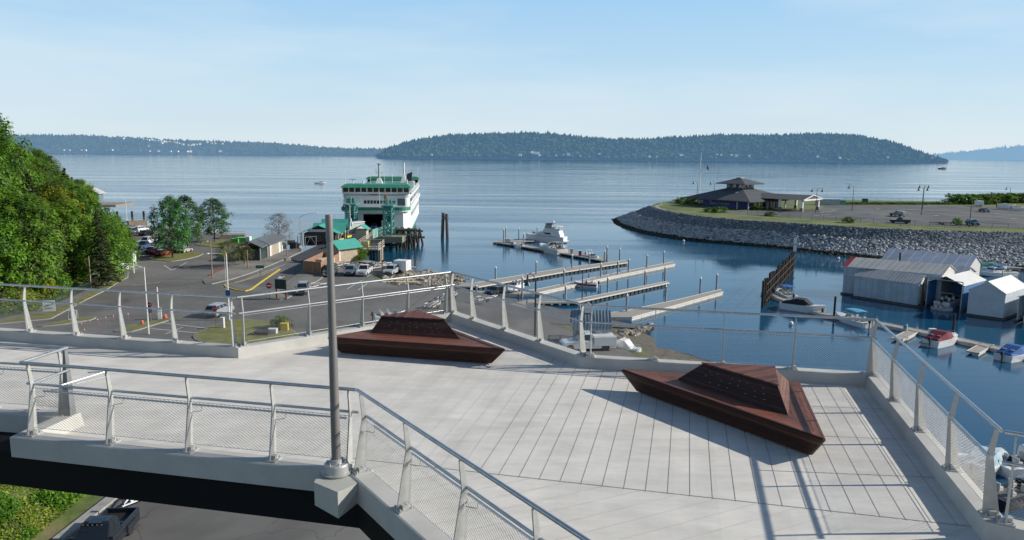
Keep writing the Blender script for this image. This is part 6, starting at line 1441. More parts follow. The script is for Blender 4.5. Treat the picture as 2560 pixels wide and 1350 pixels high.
def boathouse(label, P0, P1, dv, he, hr, wallm, roofm, axis='long', ov=.25, open_front=False, trim=None, endm=None, zf=.35):
    """P0-P1 front wall, dv depth vector. axis long: ridge parallel to the front wall; across: gable faces front"""
    t = thing('boathouse', label, 'boathouse', (P0.x,P0.y,0), 0, 'floating boathouses'); o = P0
    A = V2(0,0); B = P1-P0; Cc = B+dv; D = dv
    u = B.normalized(); v = dv.normalized(); endm = endm or wallm
    def wall(name, p, q, z0, z1, m_, th=.08):
        d = (q-p).normalized(); nn = V2(-d.y,d.x)*th/2; b = MB(); b.hexa([(*(p-nn),z0),(*(q-nn),z0),(*(q+nn),z0),(*(p+nn),z0),(*(p-nn),z1),(*(q-nn),z1),(*(q+nn),z1),(*(p+nn),z1)]); return b.build(name, m_, t)
    if not open_front: wall('front_wall', A, B, zf, he, wallm)
    wall('side_wall', B+v*.05, Cc-v*.05, zf, he, endm); wall('side_wall', A+v*.05, D-v*.05, zf, he, endm); wall('rear_wall', D, Cc, zf, he, wallm)
    if axis == 'long':
        r0, r1 = A+dv/2, B+dv/2
        for p,q,r in ((A,D,r0),(B,Cc,r1)):
            b = MB(); s = u*.04; b.add([(*(p-s),he),(*(q-s),he),(*(r-s),hr),(*(p+s),he),(*(q+s),he),(*(r+s),hr)],[(0,1,2),(5,4,3),(0,3,4,1),(1,4,5,2),(2,5,3,0)]); b.build('gable', endm, t)
        eu, ev = u*ov, v*ov; k = (hr-he)/(dv.length/2)*ov
        for p,q,s in ((A,B,-1),(D,Cc,1)):
            b = MB(); e0, e1 = p-eu+ev*s, q+eu+ev*s; a0, a1 = r0-eu, r1+eu
            b.add([(*e0,he-k),(*e1,he-k),(*a1,hr),(*a0,hr),(*e0,he-k+.1),(*e1,he-k+.1),(*a1,hr+.1),(*a0,hr+.1)],[(0,1,2,3),(7,6,5,4),(0,4,5,1),(1,5,6,2),(3,2,6,7),(0,3,7,4)]); b.build('roof', roofm, t)
    else:
        r0, r1 = A+B/2, D+B/2
        for p,q,r,nm_ in ((A,B,r0,'gable'),(D,Cc,r1,'gable')):
            if open_front and p == A: continue
            b = MB(); s = v*.04; b.add([(*(p-s),he),(*(q-s),he),(*(r-s),hr),(*(p+s),he),(*(q+s),he),(*(r+s),hr)],[(0,1,2),(5,4,3),(0,3,4,1),(1,4,5,2),(2,5,3,0)]); b.build('gable', wallm, t)
        eu, ev = u*ov, v*ov; k = (hr-he)/(B.length/2)*ov
        for p,q,s in ((A,D,-1),(B,Cc,1)):
            b = MB(); e0, e1 = p-ev+eu*s, q+ev+eu*s; a0, a1 = r0-ev, r1+ev
            b.add([(*e0,he-k),(*e1,he-k),(*a1,hr),(*a0,hr),(*e0,he-k+.1),(*e1,he-k+.1),(*a1,hr+.1),(*a0,hr+.1)],[(0,1,2,3),(7,6,5,4),(0,4,5,1),(1,5,6,2),(3,2,6,7),(0,3,7,4)]); b.build('roof', roofm, t)
    b = MB()
    for p,q in ((A,B),(B,Cc),(Cc,D),(D,A)):
        if open_front and p == A: continue
        d = (q-p).normalized(); nn = V2(d.y,-d.x)*.35; b.hexa([(*(p),-.3),(*(q),-.3),(*(q+nn),-.3),(*(p+nn),-.3),(*(p),.28),(*(q),.28),(*(q+nn),.28),(*(p+nn),.28)])
    b.build('float_collar', mat('dark float timber', (.09,.085,.075), rough=.9, var=.3), t)
    if trim:
        b = MB(); a0, e0 = r0-eu, A-eu-ev; s = u*.9; b.add([(*e0,he-k+.13),(*(e0+s),he-k+.13),(*(a0+s),hr+.13),(*a0,hr+.13),(*e0,he-k+.11),(*(e0+s),he-k+.11),(*(a0+s),hr+.11),(*a0,hr+.11)],[(0,1,2,3),(7,6,5,4),(0,4,5,1),(1,5,6,2),(3,2,6,7),(0,3,7,4)]); b.build('barge_trim', trim, t)
    return t, o, u, v
ul = V2(.635,-.772)
M_bhw = ribroof('boathouse pale sheet', (.38,.49,.58), (.27,.37,.45), 1.15, (*ul,0)); M_bhe = mat('boathouse cream sheet', (.58,.57,.53), rough=.6, var=.08)
M_tarp = mat('grey white tarpaulin', (.52,.58,.62), rough=.65, var=.08, scale=.8, bump=.35, bscale=1.5, bdist=.15)
M_tarpw = mat('white tarpaulin roof', (.74,.73,.70), rough=.6, var=.08, scale=.5, bump=.2, bscale=2)
boathouse('small front boathouse with pale blue sheet wall and ribbed metal roof', V2(66.0,140.5), V2(73.4,131.5), V2(3.9,4.6), 4.25, 5.5, M_bhw, ribroof('ribbed roof grey', (.42,.42,.42), (.64,.64,.63), .62, (*ul,0)), endm=M_bhe)
boathouse('long boathouse with tan ribbed roof and red roof end', V2(65.2,143.6), V2(77.8,132.8)+V2(1.2,1.4), V2(5.4,5.2), 5.6, 7.0, M_bhw, ribroof('ribbed roof tan', (.54,.52,.48), (.68,.66,.63), 1.0, (*ul,0)), trim=mat('red trim', (.30,.03,.04), rough=.5), endm=M_bhe)
boathouse('rearmost boathouse with bluish roof and pale skylight strips', V2(81.0,160.0), V2(92.8,148.6), V2(5.4,5.0), 5.0, 6.8, M_bhw, ribroof('ribbed roof bluish', (.52,.56,.62), (.70,.72,.74), 2.1, (*ul,0)), endm=M_bhe)
boathouse('low boathouse between the rear roofs with a plain pale roof', V2(75.2,151.4), V2(86.8,140.2), V2(4.6,4.2), 4.6, 5.7, M_bhw, ribroof('ribbed roof plain', (.36,.39,.42), (.45,.48,.50), 1.5, (*ul,0)), endm=M_bhe)
du = (V2(82.1,122.0)-V2(78.6,125.0)).normalized(); dd_ = V2(11.3,9.4).normalized()
boathouse('open fronted boathouse with white tarpaulin roof and a boat inside', V2(75.6,132.3), V2(79.2,127.8), dd_*10, 4.7, 5.9, mat('blue tarpaulin', (.06,.20,.42), rough=.6, var=.15), M_tarpw, axis='across', open_front=True)
boathouse('boathouse closed at the front by a grey tarpaulin with a white gable roof', V2(78.5,125.0), V2(82.3,121.3), dd_*11, 4.5, 6.2, M_tarp, M_tarpw, axis='across', ov=.15)
boathouse('open boathouse cut by the right edge with dark inside', V2(83.6,119.8), V2(87.0,115.6), dd_*10, 4.3, 5.6, M_tarp, M_tarpw, axis='across', open_front=True)
fr_ = thing('metal_portal', 'pale metal portal frame in front of the open boathouse', 'frame', (75.2,131.9,0)); b = MB(); e_ = V2(79.2,127.8)-V2(75.6,132.3)
b.tube((0,0,0),(0,0,5.3),.09,n=6); b.tube((e_.x,e_.y,0),(e_.x,e_.y,5.3),.09,n=6); b.tube((0,0,5.3),(e_.x,e_.y,5.3),.09,n=6); b.build('portal', M_steelp, fr_)
motorboat('white cruiser moored inside the open fronted boathouse', (80.6,133.4,0), math.atan2(dd_.y,dd_.x), L_=8.5, W_=2.9, h=1.15, group='boats inside boathouses', arch=True, name='motor_boat')
dg2 = motorboat('grey inflatable tender at the mouth of the open boathouse', (76.6,129.0,0), math.atan2(ul.y,ul.x), L_=3.4, W_=1.4, h=.45, hull=mat('grey rubber', (.40,.42,.46), rough=.6), wind=False, group='boats inside boathouses')
motorboat('motor boat inside the boathouse at the right edge', (88.5,121.5,0), math.atan2(dd_.y,dd_.x), L_=8, W_=2.6, h=1.1, cabin=True, group='boats inside boathouses')
# masts behind the boathouses and the far marina float
for px,y0,y1,lab in ((2485,682,612,'tall bare mast behind the boathouses'),(2449,640,622,'short signboard post before the rubble slope'),(2505,690,672,'thin white mast by the blue canopy boat')):
    p = G(px,y0,.6); z1 = GY(px,y1,p.y).z; b = MB(); b.tube((0,0,0),(0,0,z1),.12,.08,7); tag(b.build('mast', mat('mast alloy', (.40,.42,.42), rough=.5, metal=.4), loc=(p.x,p.y,0)), lab, 'mast')
dock('pale float at the far right behind the boathouses', [w2(2500,663),w2(2700,668)], [w2(2500,668),w2(2700,674)], z=.6, tubs=False, group='marina walkway floats')
# ================================================================= THE POINT WITH THE CLUBHOUSE
pz2 = lambda px, py: V2(*G(px,py,PZ)[:2])
top_px = [(1625,514),(1650,523),(1700,533),(1760,541),(1840,549),(1960,556),(2060,562),(2200,571),(2330,576),(2560,581),(3000,592)]
near_top = [pz2(*p) for p in top_px]
base_px = [(1534,548),(1545,562),(1600,580),(1700,598),(1800,608),(1900,617),(2000,628),(2100,640),(2200,650),(2400,665),(3000,712)]
near_base = [w2(*p,0) for p in base_px]
far_top = [pz2(*p) for p in ((3000,498),(2560,499),(2360,503),(2100,500),(2000,494),(1860,491),(1760,494),(1690,500),(1645,507))]
ptop = near_top+far_top
def resamp(pl, n):
    L_ = [0]
    for a_, c_ in zip(pl, pl[1:]): L_.append(L_[-1]+(c_-a_).length)
    out = []; j = 0
    for k in range(n):
        s = L_[-1]*k/(n-1)
        while j < len(pl)-2 and L_[j+1] < s: j += 1
        out.append(pl[j].lerp(pl[j+1], (s-L_[j])/max(1e-6,L_[j+1]-L_[j])))
    return out
nt_s, nb_s = resamp(near_top, 60), resamp(near_base, 60)
b = MB(); vs = []; fs = []
prof = ((0,0,0),(.12,.35,0),(.3,1.1,0),(.55,3.4,0),(1,7,0)) 
for k in range(60):
    for f in (-.35,0,.2,.45,.7,1.): 
        p = nb_s[k].lerp(nt_s[k], f); z = PZ*f if f > 0 else -3; vs.append((p.x,p.y,z+(.0 if f in (0,1) else .25*noise.noise(Vector((p.x*.2,p.y*.2,2))))))
for k in range(59):
    for j in range(5): a_ = k*6+j; fs.append((a_,a_+6,a_+7,a_+1))
b.add(vs, fs)
# far side skirt
fb = [p+(p-V2(120,300)).normalized()*14 for p in far_top]
for p,q,r,s in zip(far_top, far_top[1:], fb, fb[1:]): b.face([(*p,PZ),(*q,PZ),(*s,-2),(*r,-2)])
b.face([(*far_top[-1],PZ),(*near_top[0],PZ),(*near_base[0],-2),(*fb[-1],-2)])
tag(b.build('point_embankment', mat('slag slope', (.13,.14,.15), rough=.95, var=.3, scale=.8, bump=.8, bscale=2), smooth=False, recalc=False), 'steep rubble faced embankment of the point', kind='structure')
sheet('point_ground', ptop, PZ, mat('point grass', (.10,.145,.035), rough=.95, var=.3, scale=.12, col2=(.20,.22,.07)), 'green and yellow grass on top of the point')
pk = [(1795,534),(1900,540),(2000,545),(2120,552),(2250,562),(2400,567),(2560,571),(2900,578),(2900,517),(2560,519),(2400,514),(2250,512),(2100,513),(2062,514),(2050,524),(1900,527),(1850,527),(1800,530)]
sheet('point_car_park', [pz2(*p) for p in pk], PZ+.012, asphalt('point asphalt', (.115,.115,.115), (.15,.15,.145)), 'grey asphalt car park on the point')
b = MB(); band(b, [pz2(*p) for p in ((1790,535),(1900,542),(2000,548),(2120,555),(2250,565),(2400,571),(2560,575),(2900,582))], 3.2, PZ+.02)
tag(b.build('verge', mat('bright verge', (.16,.23,.04), rough=.95, var=.35, scale=.3, col2=(.27,.33,.07), bump=.8, bscale=3), recalc=False), 'bright green verge along the top of the rubble slope', kind='structure')
b = MB(); band(b, [pz2(*p) for p in ((1640,515),(1648,521),(1665,525))], 1.2, PZ+.02); band(b, [pz2(*p) for p in ((1640,515),(1655,511),(1672,510))], 1.2, PZ+.023); tag(b.build('path', M_curb, recalc=False), 'pale curved path at the tip of the lawn', kind='structure')
b = MB()
for a_, c_ in (((2050,533),(2090,527)),((2038,540),(2078,536)),((2190,524),(2198,523)),((2252,526),(2290,524)),((2316,527),(2370,526)),((2332,541),(2348,539)),((2485,535),(2497,534)),((2528,549),(2541,547)),((1888,523),(1910,522)),((1826,532),(1843,531)),((1931,541),(1949,539)),((2140,519),(2160,518)),((2200,532),(2330,541)),((2120,526),(2200,531)),((2440,541),(2530,548)),((2220,524),(2316,527))):
    band(b, [pz2(*a_), pz2(*c_)], .5 if abs(a_[0]-c_[0]) < 60 else .18, PZ+.15)
tag(b.build('kerb_strips', mat('pale kerb', (.50,.49,.45), rough=.85), recalc=False), 'pale kerb noses and strips in the car park on the point', kind='structure')
# rubble
def f_slope(lo, hi, zoff=0., bias=1.):
    def fn(r):
        k = r.random()*58.99; i = int(k); f = lo+(hi-lo)*r.random()**bias; t_ = k-i
        if k > 50: return None
        a_ = nb_s[i].lerp(nb_s[i+1],t_); c_ = nt_s[i].lerp(nt_s[i+1],t_); p = a_.lerp(c_, f); return (p.x,p.y,PZ*max(0,f)+zoff,1)
    return fn
M_sl = [mat('slag grey', (.20,.22,.235), rough=.9, var=.3, scale=.8), mat('slag blue', (.14,.16,.18), rough=.9, var=.3, scale=.8), mat('slag light', (.36,.37,.37), rough=.9, var=.2, scale=.8)]
M_sl2 = [mat('armour pale', (.42,.43,.42), rough=.9, var=.25, scale=.8), mat('armour mid', (.27,.28,.285), rough=.9, var=.25, scale=.8), mat('armour white', (.46,.46,.45), rough=.9, var=.15, scale=.8)]
M_sl3 = [mat('weed rock', (.035,.035,.02), rough=.9, var=.4, scale=.8), mat('weed rock dark', (.02,.022,.016), rough=.9, var=.4, scale=.8), mat('weed rock brown', (.07,.055,.025), rough=.9, var=.4, scale=.8)]
rock_pile('slope_rocks', f_slope(.22,1.0,-.05,.8), 15000, .20,.52, M_sl, 'bluish grey slag stones on the upper slope of the point', 21)
rock_pile('armour_rocks', f_slope(.10,.58,.05,1.5), 9000, .26,.72, M_sl2, 'pale armour boulders in a band above the tide line', 22)
rock_pile('tide_rocks', f_slope(-.05,.17,-.1), 4500, .3,.7, M_sl3, 'dark weed covered stones at the waterline of the point', 23)
# ----------------------------------------------------------------- clubhouse
FC, LC = pz2(1867,523.5), pz2(1746,514); uu = (LC-FC); Ls = uu.length; uu = uu/Ls; vv = V2(uu.y,-uu.x)
if vv.y < 0: vv = -vv
cl = thing('clubhouse', 'low dark blue clubhouse with wide stepped pyramid roofs on the point', 'building', (FC.x,FC.y,PZ), math.atan2(uu.y,uu.x))
sg = 1 if (V2(-uu.y,uu.x)-vv).length < .1 else -1        # local y direction
D_ = Ls*.92
def cy(v): return sg*v
M_navy = mat('navy cladding', (.016,.030,.20), rough=.55, var=.1, scale=.5); M_brk = mat('dark brick', (.06,.03,.025), rough=.8); M_shg = mat('grey shingles', (.085,.095,.105), rough=.9, var=.15, scale=.6); M_post = mat('pale column', (.45,.46,.45), rough=.6)
b = MB(); b.box((Ls/2,cy(D_/2),1.55),(Ls,D_,3.1)); b.build('wall', M_navy, cl)
for k in range(6):
    b = MB(); b.box((Ls*(.02+.0*k) if k==0 else -.06, cy(D_*(.08+.15*k)),1.2),(.1,2.2,2.2)); b.build('window', M_glass, cl)
for k in range(7): b = MB(); b.box((-2.2,cy(-2.2+k*(D_+2)/6),1.55),(.38,.38,3.1)); b.build('column', M_post, cl)
for k in range(3): b = MB(); b.box((Ls*(.12+.0)+k*4.6,cy(-2.2),1.55),(.36,.36,3.1)); b.build('column', M_post, cl) if k<1 else None
for x in (Ls*.93,Ls*.985): b = MB(); b.box((x,cy(-.05),1.4),(1.6,.12,2.0)); b.build('window', M_glass, cl)
ov = 4.2; cx_, cyy = Ls/2, D_/2; hx, hy = Ls*.17, D_*.17
lo_ = [(-ov,cy(-ov),2.9),(Ls+ov,cy(-ov),2.9),(Ls+ov,cy(D_+ov),2.9),(-ov,cy(D_+ov),2.9)]; hi_ = [(cx_-hx,cy(cyy-hy),7.1),(cx_+hx,cy(cyy-hy),7.1),(cx_+hx,cy(cyy+hy),7.1),(cx_-hx,cy(cyy+hy),7.1)]
b = MB(); b.loft([[(x,y_,z+.0) for x,y_,z in lo_],[(x,y_,z+.35) for x,y_,z in lo_],hi_]); b.build('lower_roof', M_shg, cl)
b = MB(); b.box((cx_,cy(cyy),7.9),(hx*1.9,hy*1.9,2.2)); b.build('lantern_wall', M_navy, cl)
for f in (-.8,0,.8):
    b = MB(); b.box((cx_-hx*.955,cy(cyy+hy*f*.9),8.1),(.08,hy*.34,1.2)); b.build('lantern_window', M_glass, cl)
    b = MB(); b.box((cx_+hx*f*.9,cy(cyy-hy*.955),8.1),(hx*.34,.08,1.2)); b.build('lantern_window', M_glass, cl)
for f in (-.98,-.55,.3,.98):
    b = MB(); b.box((cx_-hx*.965,cy(cyy+hy*f*.95),8.0),(.16,.22,2.0)); b.build('lantern_post', M_post, cl)
    b = MB(); b.box((cx_+hx*f*.95,cy(cyy-hy*.965),8.0),(.22,.16,2.0)); b.build('lantern_post', M_post, cl)
k2 = 1.75; b = MB(); lo2 = [(cx_-hx*k2,cy(cyy-hy*k2),8.75),(cx_+hx*k2,cy(cyy-hy*k2),8.75),(cx_+hx*k2,cy(cyy+hy*k2),8.75),(cx_-hx*k2,cy(cyy+hy*k2),8.75)]
b.loft([lo2,[(x,y_,z+.3) for x,y_,z in lo2],[(cx_-hx*.25,cy(cyy-hy*.25),11.0),(cx_+hx*.25,cy(cyy-hy*.25),11.0),(cx_+hx*.25,cy(cyy+hy*.25),11.0),(cx_-hx*.25,cy(cyy+hy*.25),11.0)]]); b.build('upper_roof', M_shg, cl)
b = MB(); b.box((cx_,cy(cyy),11.15),(hx*.55,hy*.55,.3)); b.build('roof_cap', M_post, cl)
b = MB(); b.tube((cx_-4,cy(3.2),4.2),(cx_-4,cy(3.2),6.0),.45,n=8); b.build('roof_vent', M_steelp, cl)
# lettering on the wall (small, pale)
text_obj('Tacoma Yacht Club', 'sign_text', mat('pale lettering', (.40,.46,.62), rough=.5), cl, (Ls*.55,cy(-.10),1.5), 1.15, rot=(PI/2,0,PI if sg<0 else 0), ext=.03)
b = MB(); b.add([(Ls*.72,cy(-.09),2.1),(Ls*.72+1.1,cy(-.09),2.1),(Ls*.72+.75,cy(-.09),2.9),(Ls*.72,cy(-.05),2.1),(Ls*.72+1.1,cy(-.05),2.1),(Ls*.72+.75,cy(-.05),2.9)],[(0,1,2),(5,4,3),(0,3,4,1),(1,4,5,2),(2,5,3,0)]); b.build('sign_emblem', mat('pale lettering', (0,0,0)), cl)
# entrance canopy
Pa, Pb, Pc = pz2(2004,529), pz2(2044,525), pz2(1957,519.5)
eu_ = (Pb-Pa); wdt = eu_.length; eu_ /= wdt; ln_ = (Pc-Pa).length; ev_ = V2(-eu_.y,eu_.x)
if ev_.dot(Pc-Pa) < 0: ev_ = -ev_
cn_ = thing('entrance_canopy', 'white gabled entrance canopy on square pillars beside the clubhouse', 'canopy', (Pa.x,Pa.y,PZ), math.atan2(eu_.y,eu_.x)); sy = 1 if V2(-eu_.y,eu_.x).dot(ev_) > 0 else -1
ln_ = min(ln_, 17)
for x in (0,wdt):
    for f in (0,.5,1.):
        b = MB(); b.box((x,sy*ln_*f,2.3),(.75,.75,3.6)); b.build('pillar', M_white, cn_); b = MB(); b.box((x,sy*ln_*f,.6),(1.1,1.1,1.2)); b.build('pillar_base', mat('pillar stone', (.22,.23,.23), rough=.9), cn_)
b = MB(); b.add([(-1.2,sy*-1,4.1),(wdt+1.2,sy*-1,4.1),(wdt/2,sy*-1,5.7),(-1.2,sy*(ln_+2),4.1),(wdt+1.2,sy*(ln_+2),4.1),(wdt/2,sy*(ln_+2),5.7)],[(0,1,2),(5,4,3),(0,3,4,1),(1,4,5,2),(2,5,3,0)]); b.build('roof', M_shg, cn_)
b = MB()
for s_x in (0,1):
    a_ = Vector((-1.3 if s_x==0 else wdt+1.3, sy*-1.08, 4.1)); c_ = Vector((wdt/2, sy*-1.08, 5.75)); b.tube(a_, c_, .22, n=4)
b.box((wdt/2,sy*-1.05,4.1),(wdt+1.0,.16,.55)); b.build('barge_board', M_white, cn_)
# flagpole
fp = G(1746,488,PZ) ; fp = thing('flagpole', 'tall white flagpole with yardarm behind the clubhouse', 'flagpole', (*pz2(1747,497),PZ)); ztop = GY(1754,381,fp.location.y).z-PZ; dx = GY(1754,381,fp.location.y).x-fp.location.x
b = MB(); b.tube((0,0,0),(dx*.4,0,ztop),.28,.12,8); b.build('pole', M_white, fp); zy = GY(1752,424,fp.location.y).z-PZ
b = MB(); b.tube((-2.4,0,zy),(3.2,0,zy+.2),.10,n=6); b.build('yardarm', M_white, fp)
fl_ = thing('flag', 'small furled red and dark flag at the yardarm of the flagpole', 'flag', (fp.location.x+3.0,fp.location.y,PZ+zy)); b = MB(); b.hexa([(0,-.05,.2),(1.0,-.05,-.2),(1.0,.05,-.2),(0,.05,.2),(0,-.05,1.0),(.3,-.05,2.2),(.3,.05,2.2),(0,.05,1.0)]); b.build('cloth', mat('faded red flag', (.28,.08,.10), rough=.8), fl_)
b = MB(); b.tube((0,0,0),(0,0,GY(1652,480,pz2(1652,513).y).z-PZ),.10,.06,6); tag(b.build('thin_mast', M_white, loc=(*pz2(1652,513),PZ)), 'thin white mast at the grassy tip of the point', 'mast')
# lamps on the point
def gooseneck(label, base, top_px, arms, group='dark lamp posts on the point', z0=PZ, bell=.55, r=.11):
    h = GY(top_px[0], top_px[1], base.y).z-z0; t = thing('street_lamp', label, 'street lamp', (base.x,base.y,z0), 0, group)
    b = MB(); b.lathe([(r*1.8,0),(r*1.8,.5),(r,.6),(r*.7,h)],8); b.build('pole', M_dark, t)
    for dx_, dy_ in arms:
        Ld = math.hypot(dx_,dy_); b = MB(); b.path([(0,0,h-.3),(dx_*.25,dy_*.25,h+.35),(dx_*.6,dy_*.6,h+.65),(dx_,dy_,h+.45)], r*.4, 6); b.build('arm', M_dark, t)
        b = MB(); b.lathe([(.06,.45),(.10,.15),(.13,.0),(bell*.45,-.35),(bell,-.75),(bell*.95,-.78),(.1,-.6)],12,(dx_,dy_,h+.0)); b.build('shade', M_dark, t)
    return t
gooseneck('dark double armed lamp standing at the entrance canopy', pz2(2039,531), (2039,474), [(-1.8,0),(1.8,0)])
gooseneck('dark single armed lamp left in the point car park', pz2(2130,526), (2132,466), [(-1.8,0)])
gooseneck('dark double lamp in the middle of the point car park, nearer one', pz2(2303,537), (2303,471), [(-1.7,0),(1.7,.6)])
gooseneck('dark double lamp in the middle of the point car park, farther one', pz2(2306,523), (2306,465), [(-1.9,0),(1.9,.6)])
gooseneck('dark single armed lamp right of the small blue car', pz2(2423,568), (2428,493), [(-1.9,0)])
gooseneck('dark single armed lamp far right by the hedge', pz2(2523,505), (2526,470), [(-1.9,0)])
gooseneck('dark lamp left of the flagpole', pz2(1742,497), (1743,456), [(-1.9,0)])
gooseneck('dark lamp right of the flagpole', pz2(1785,497), (1786,457), [(-1.9,0)])
PG = 'vehicles on the point'
park('pickup', TANG, 'grey green pickup with a white load in the point car park', (2245,541), (2264,543), (2226,539), z=PZ+.01, group=PG, canopy=True)
park('pickup', (.02,.03,.05), 'long dark pickup beside the fence on the point', (2251,558), (2276,560), (2224,557), z=PZ+.01, group=PG)
park('sedan', (.07,.03,.05), 'dark maroon car at the right of the point car park', (2460,530), (2444,528), (2480,533), z=PZ+.01, group=PG)
park('suv', (.02,.07,.12), 'small dark blue car under the single lamp on the point', (2431,563), (2414,560), (2450,566), z=PZ+.01, group=PG)
bt2 = dup(bt, (*pz2(2447,516),PZ), R(0), 'pale box trailer in front of the hedge on the point'); 
p = pz2(2360,562); boat_trailer('long dark flat trailer beside the fence on the point', (p.x,p.y,PZ+.01), R(-8), mt=M_dark, group='trailers on the point', L_=8)
p = pz2(2515,524); motorboat('small white boat hauled out by the hedge on the point', (p.x,p.y,PZ+.5), R(-20), L_=6, W_=2.2, cover=M_whitem, wind=False, group='boats parked ashore')
p = pz2(2550,527); motorboat('second white boat hauled out at the right by the hedge', (p.x,p.y,PZ+.5), R(-10), L_=6, W_=2.2, wind=False, group='boats parked ashore')
# bins and kiosks behind the canopy
for px,py,col,lab in ((2087,512,(.55,.50,.36),'cream container behind the entrance canopy'),(2096,512,(.05,.22,.14),'dark green container beside the cream one'),(2106,512,(.04,.25,.17),'green container right of the dark green one'),(2162,507,(.02,.06,.05),'dark cabinet near the far fence'),(1727,504,(.5,.53,.55),'white outdoor furniture stack on the clubhouse terrace')):
    p = pz2(px,py); t = thing('container', lab, 'container', (p.x,p.y,PZ), R(5)); b = MB(); b.box((0,0,.85),(2.0 if px!=1727 else 3.5,1.5,1.7 if px!=1727 else 1.2)); b.build('body', mat('container %d' % px, col, rough=.6), t, bevel=.05); b = MB(); b.box((0,0,1.75),(2.1,1.6,.1)); b.build('lid', M_dark, t)
pb = G(2068,512,PZ); t = thing('glass_shelter', 'low pale glazed shelter behind the entrance canopy', 'shelter', (pb.x,pb.y,PZ)); b = MB(); b.box((0,0,1.2),(9,3,2.2)); b.build('wall', mat('pale glazing', (.35,.42,.48), rough=.2), t); b = MB(); b.box((0,0,2.4),(9.6,3.6,.2)); b.build('roof', M_whitem, t)
# chain link fence
def wire_fence(label, pl, z, h, m, step=3., r=.05, cat='fence', name='wire_fence', wires=4):
    t = thing(name, label, cat, (pl[0].x,pl[0].y,z)); o = pl[0]
    k_ = 0
    for p, q in zip(pl, pl[1:]):
        n = max(1,round((q-p).length/step))
        for k in range(n):
            c_ = p.lerp(q,k/n)-o
            if k_ < 100: b = MB(); b.tube((c_.x,c_.y,0),(c_.x,c_.y,h),r,n=5); b.build('post', m, t); k_ += 1
    b = MB()
    for p, q in zip(pl, pl[1:]):
        p = p-o; q = q-o
        for w_ in range(wires+1): zz = .08+(h-.12)*w_/wires; b.tube((p.x,p.y,zz),(q.x,q.y,zz),r*(.5 if w_ not in (0,wires) else .7),n=4,caps=False)
    b.build('rail', m, t)
    return t
M_fd = mat('dark fence steel', (.03,.05,.05), rough=.6)
wire_fence('dark wire fence along the near edge of the point car park', [pz2(*p) for p in ((1868,537),(2000,547),(2120,554),(2250,564),(2400,570),(2560,574),(2700,578))], PZ, 1.6, M_fd, step=4)
wire_fence('dark wire fence along the far edge of the point car park', [pz2(*p) for p in ((2060,503),(2160,504),(2250,506),(2400,507),(2560,503))], PZ, 1.7, M_fd, step=5)
# ================================================================= BUILDINGS ROUND THE CAR PARK
def shed(name, label, cat, p1, p2, depth, he, hr, wallm, roofm, axis='x', ov=.5, z=LZ, ribs=0, ribm=None, group=None):
    """p1-p2 is the long wall nearest the camera; depth goes to its left"""
    L_ = (p2-p1).length; t = thing(name, label, cat, (p1.x,p1.y,z), ang(p1,p2), group)
    b = MB(); b.bx(0,L_,0,depth,0,he); b.build('wall', wallm, t); gable(t, 0,L_,0,depth,he,hr,ov,roofm,axis,ribs=ribs,ribm=ribm); gable_wall(t,0,L_,0,depth,he-.02,hr-.02,wallm,axis); return t, L_
M_mroof = mat('grey metal roofing', (.20,.215,.22), rough=.5, metal=.3, var=.1, scale=.5); M_mrib = mat('roof rib', (.33,.34,.35), rough=.5, metal=.3); M_tan = mat('tan wall', (.36,.31,.24), rough=.8)
A_, B_ = g2(669,645), g2(706,629)
rs, L_ = shed('restroom_building', 'low building with ribbed grey metal roof and white doors beside the plaza', 'building', A_, B_, 4.2, 2.9, 4.0, M_tan, M_mroof, ov=.8, ribs=9, ribm=M_mrib)
for x in (1.6,L_-2.8): b = MB(); b.bx(x,x+1.3,-.07,-.01,0,2.4); b.build('door', M_whitem, rs)
for x in (.1,.9): b = MB(); b.bx(x,x+.18,-.12,-.02,0,2.85); b.build('door_post', mat('brown trim', (.16,.08,.05), rough=.7), rs)
b = MB(); b.bx(-4.6,-.05,.1,4.1,.1,2.5); b.build('glass_wall', mat('shelter glass', (.03,.06,.06), rough=.1), rs); gable(rs,-4.6,-.9,0,4.2,2.9,4.0,.6,M_mroof,ribs=5,ribm=M_mrib)
for x in (-4.6,-.1): 
    for y_ in (0,4.2): b = MB(); b.box((x,y_,1.45),(.22,.22,2.9)); b.build('post', M_pale, rs)
b = MB(); b.box((4.2,5.3,3.6),(1.3,.8,1.0)); b.build('roof_unit', M_whitem, rs)
# ticket terminal with teal roofs
A_, B_ = g2(795,603,LZ+.3), g2(852,577,LZ+.3); dirn = (B_-A_).normalized(); A_ = V2(-42.6,177); B_ = A_+V2(-.05,1).normalized()*13
tm, L_ = shed('ferry_terminal', 'ferry passenger building with teal metal cross gable roofs', 'building', A_, B_, 7.4, 3.0, 4.9, mat('dark terminal wall', (.06,.06,.055), rough=.6), M_teal, axis='x', ov=1.1)
gable(tm, 2.6,7.2,-1.4,5.5,3.0,4.95,.6,M_teal,'y'); gable(tm, 8.4,11.4,-1.6,4.6,3.1,5.5,.5,M_teal,'y')
b = MB(); 
for s in (-1,1): b.tube((9.9+s*1.9,-2.2,3.2),(9.9,-2.2,5.7),.16,n=4)
b.build('gable_trim', M_whitem, tm)
for x,y_ in ((-.8,-.7),(-.8,7.9),(3.2,-1.7),(6.8,-1.7)): b = MB(); b.box((x,y_,1.55),(.45,.45,3.1)); b.build('column', mat('tan column', (.50,.36,.26), rough=.7), tm)
for k in range(3): b = MB(); b.box((-.06,1.7+k*2.4,1.5),(.12,1.8,2.0)); b.build('window', M_glass, tm)
b = MB(); b.box((-.5,4.1,3.7),(.15,4.4,.6)); b.build('sign_board', M_whitem, tm)
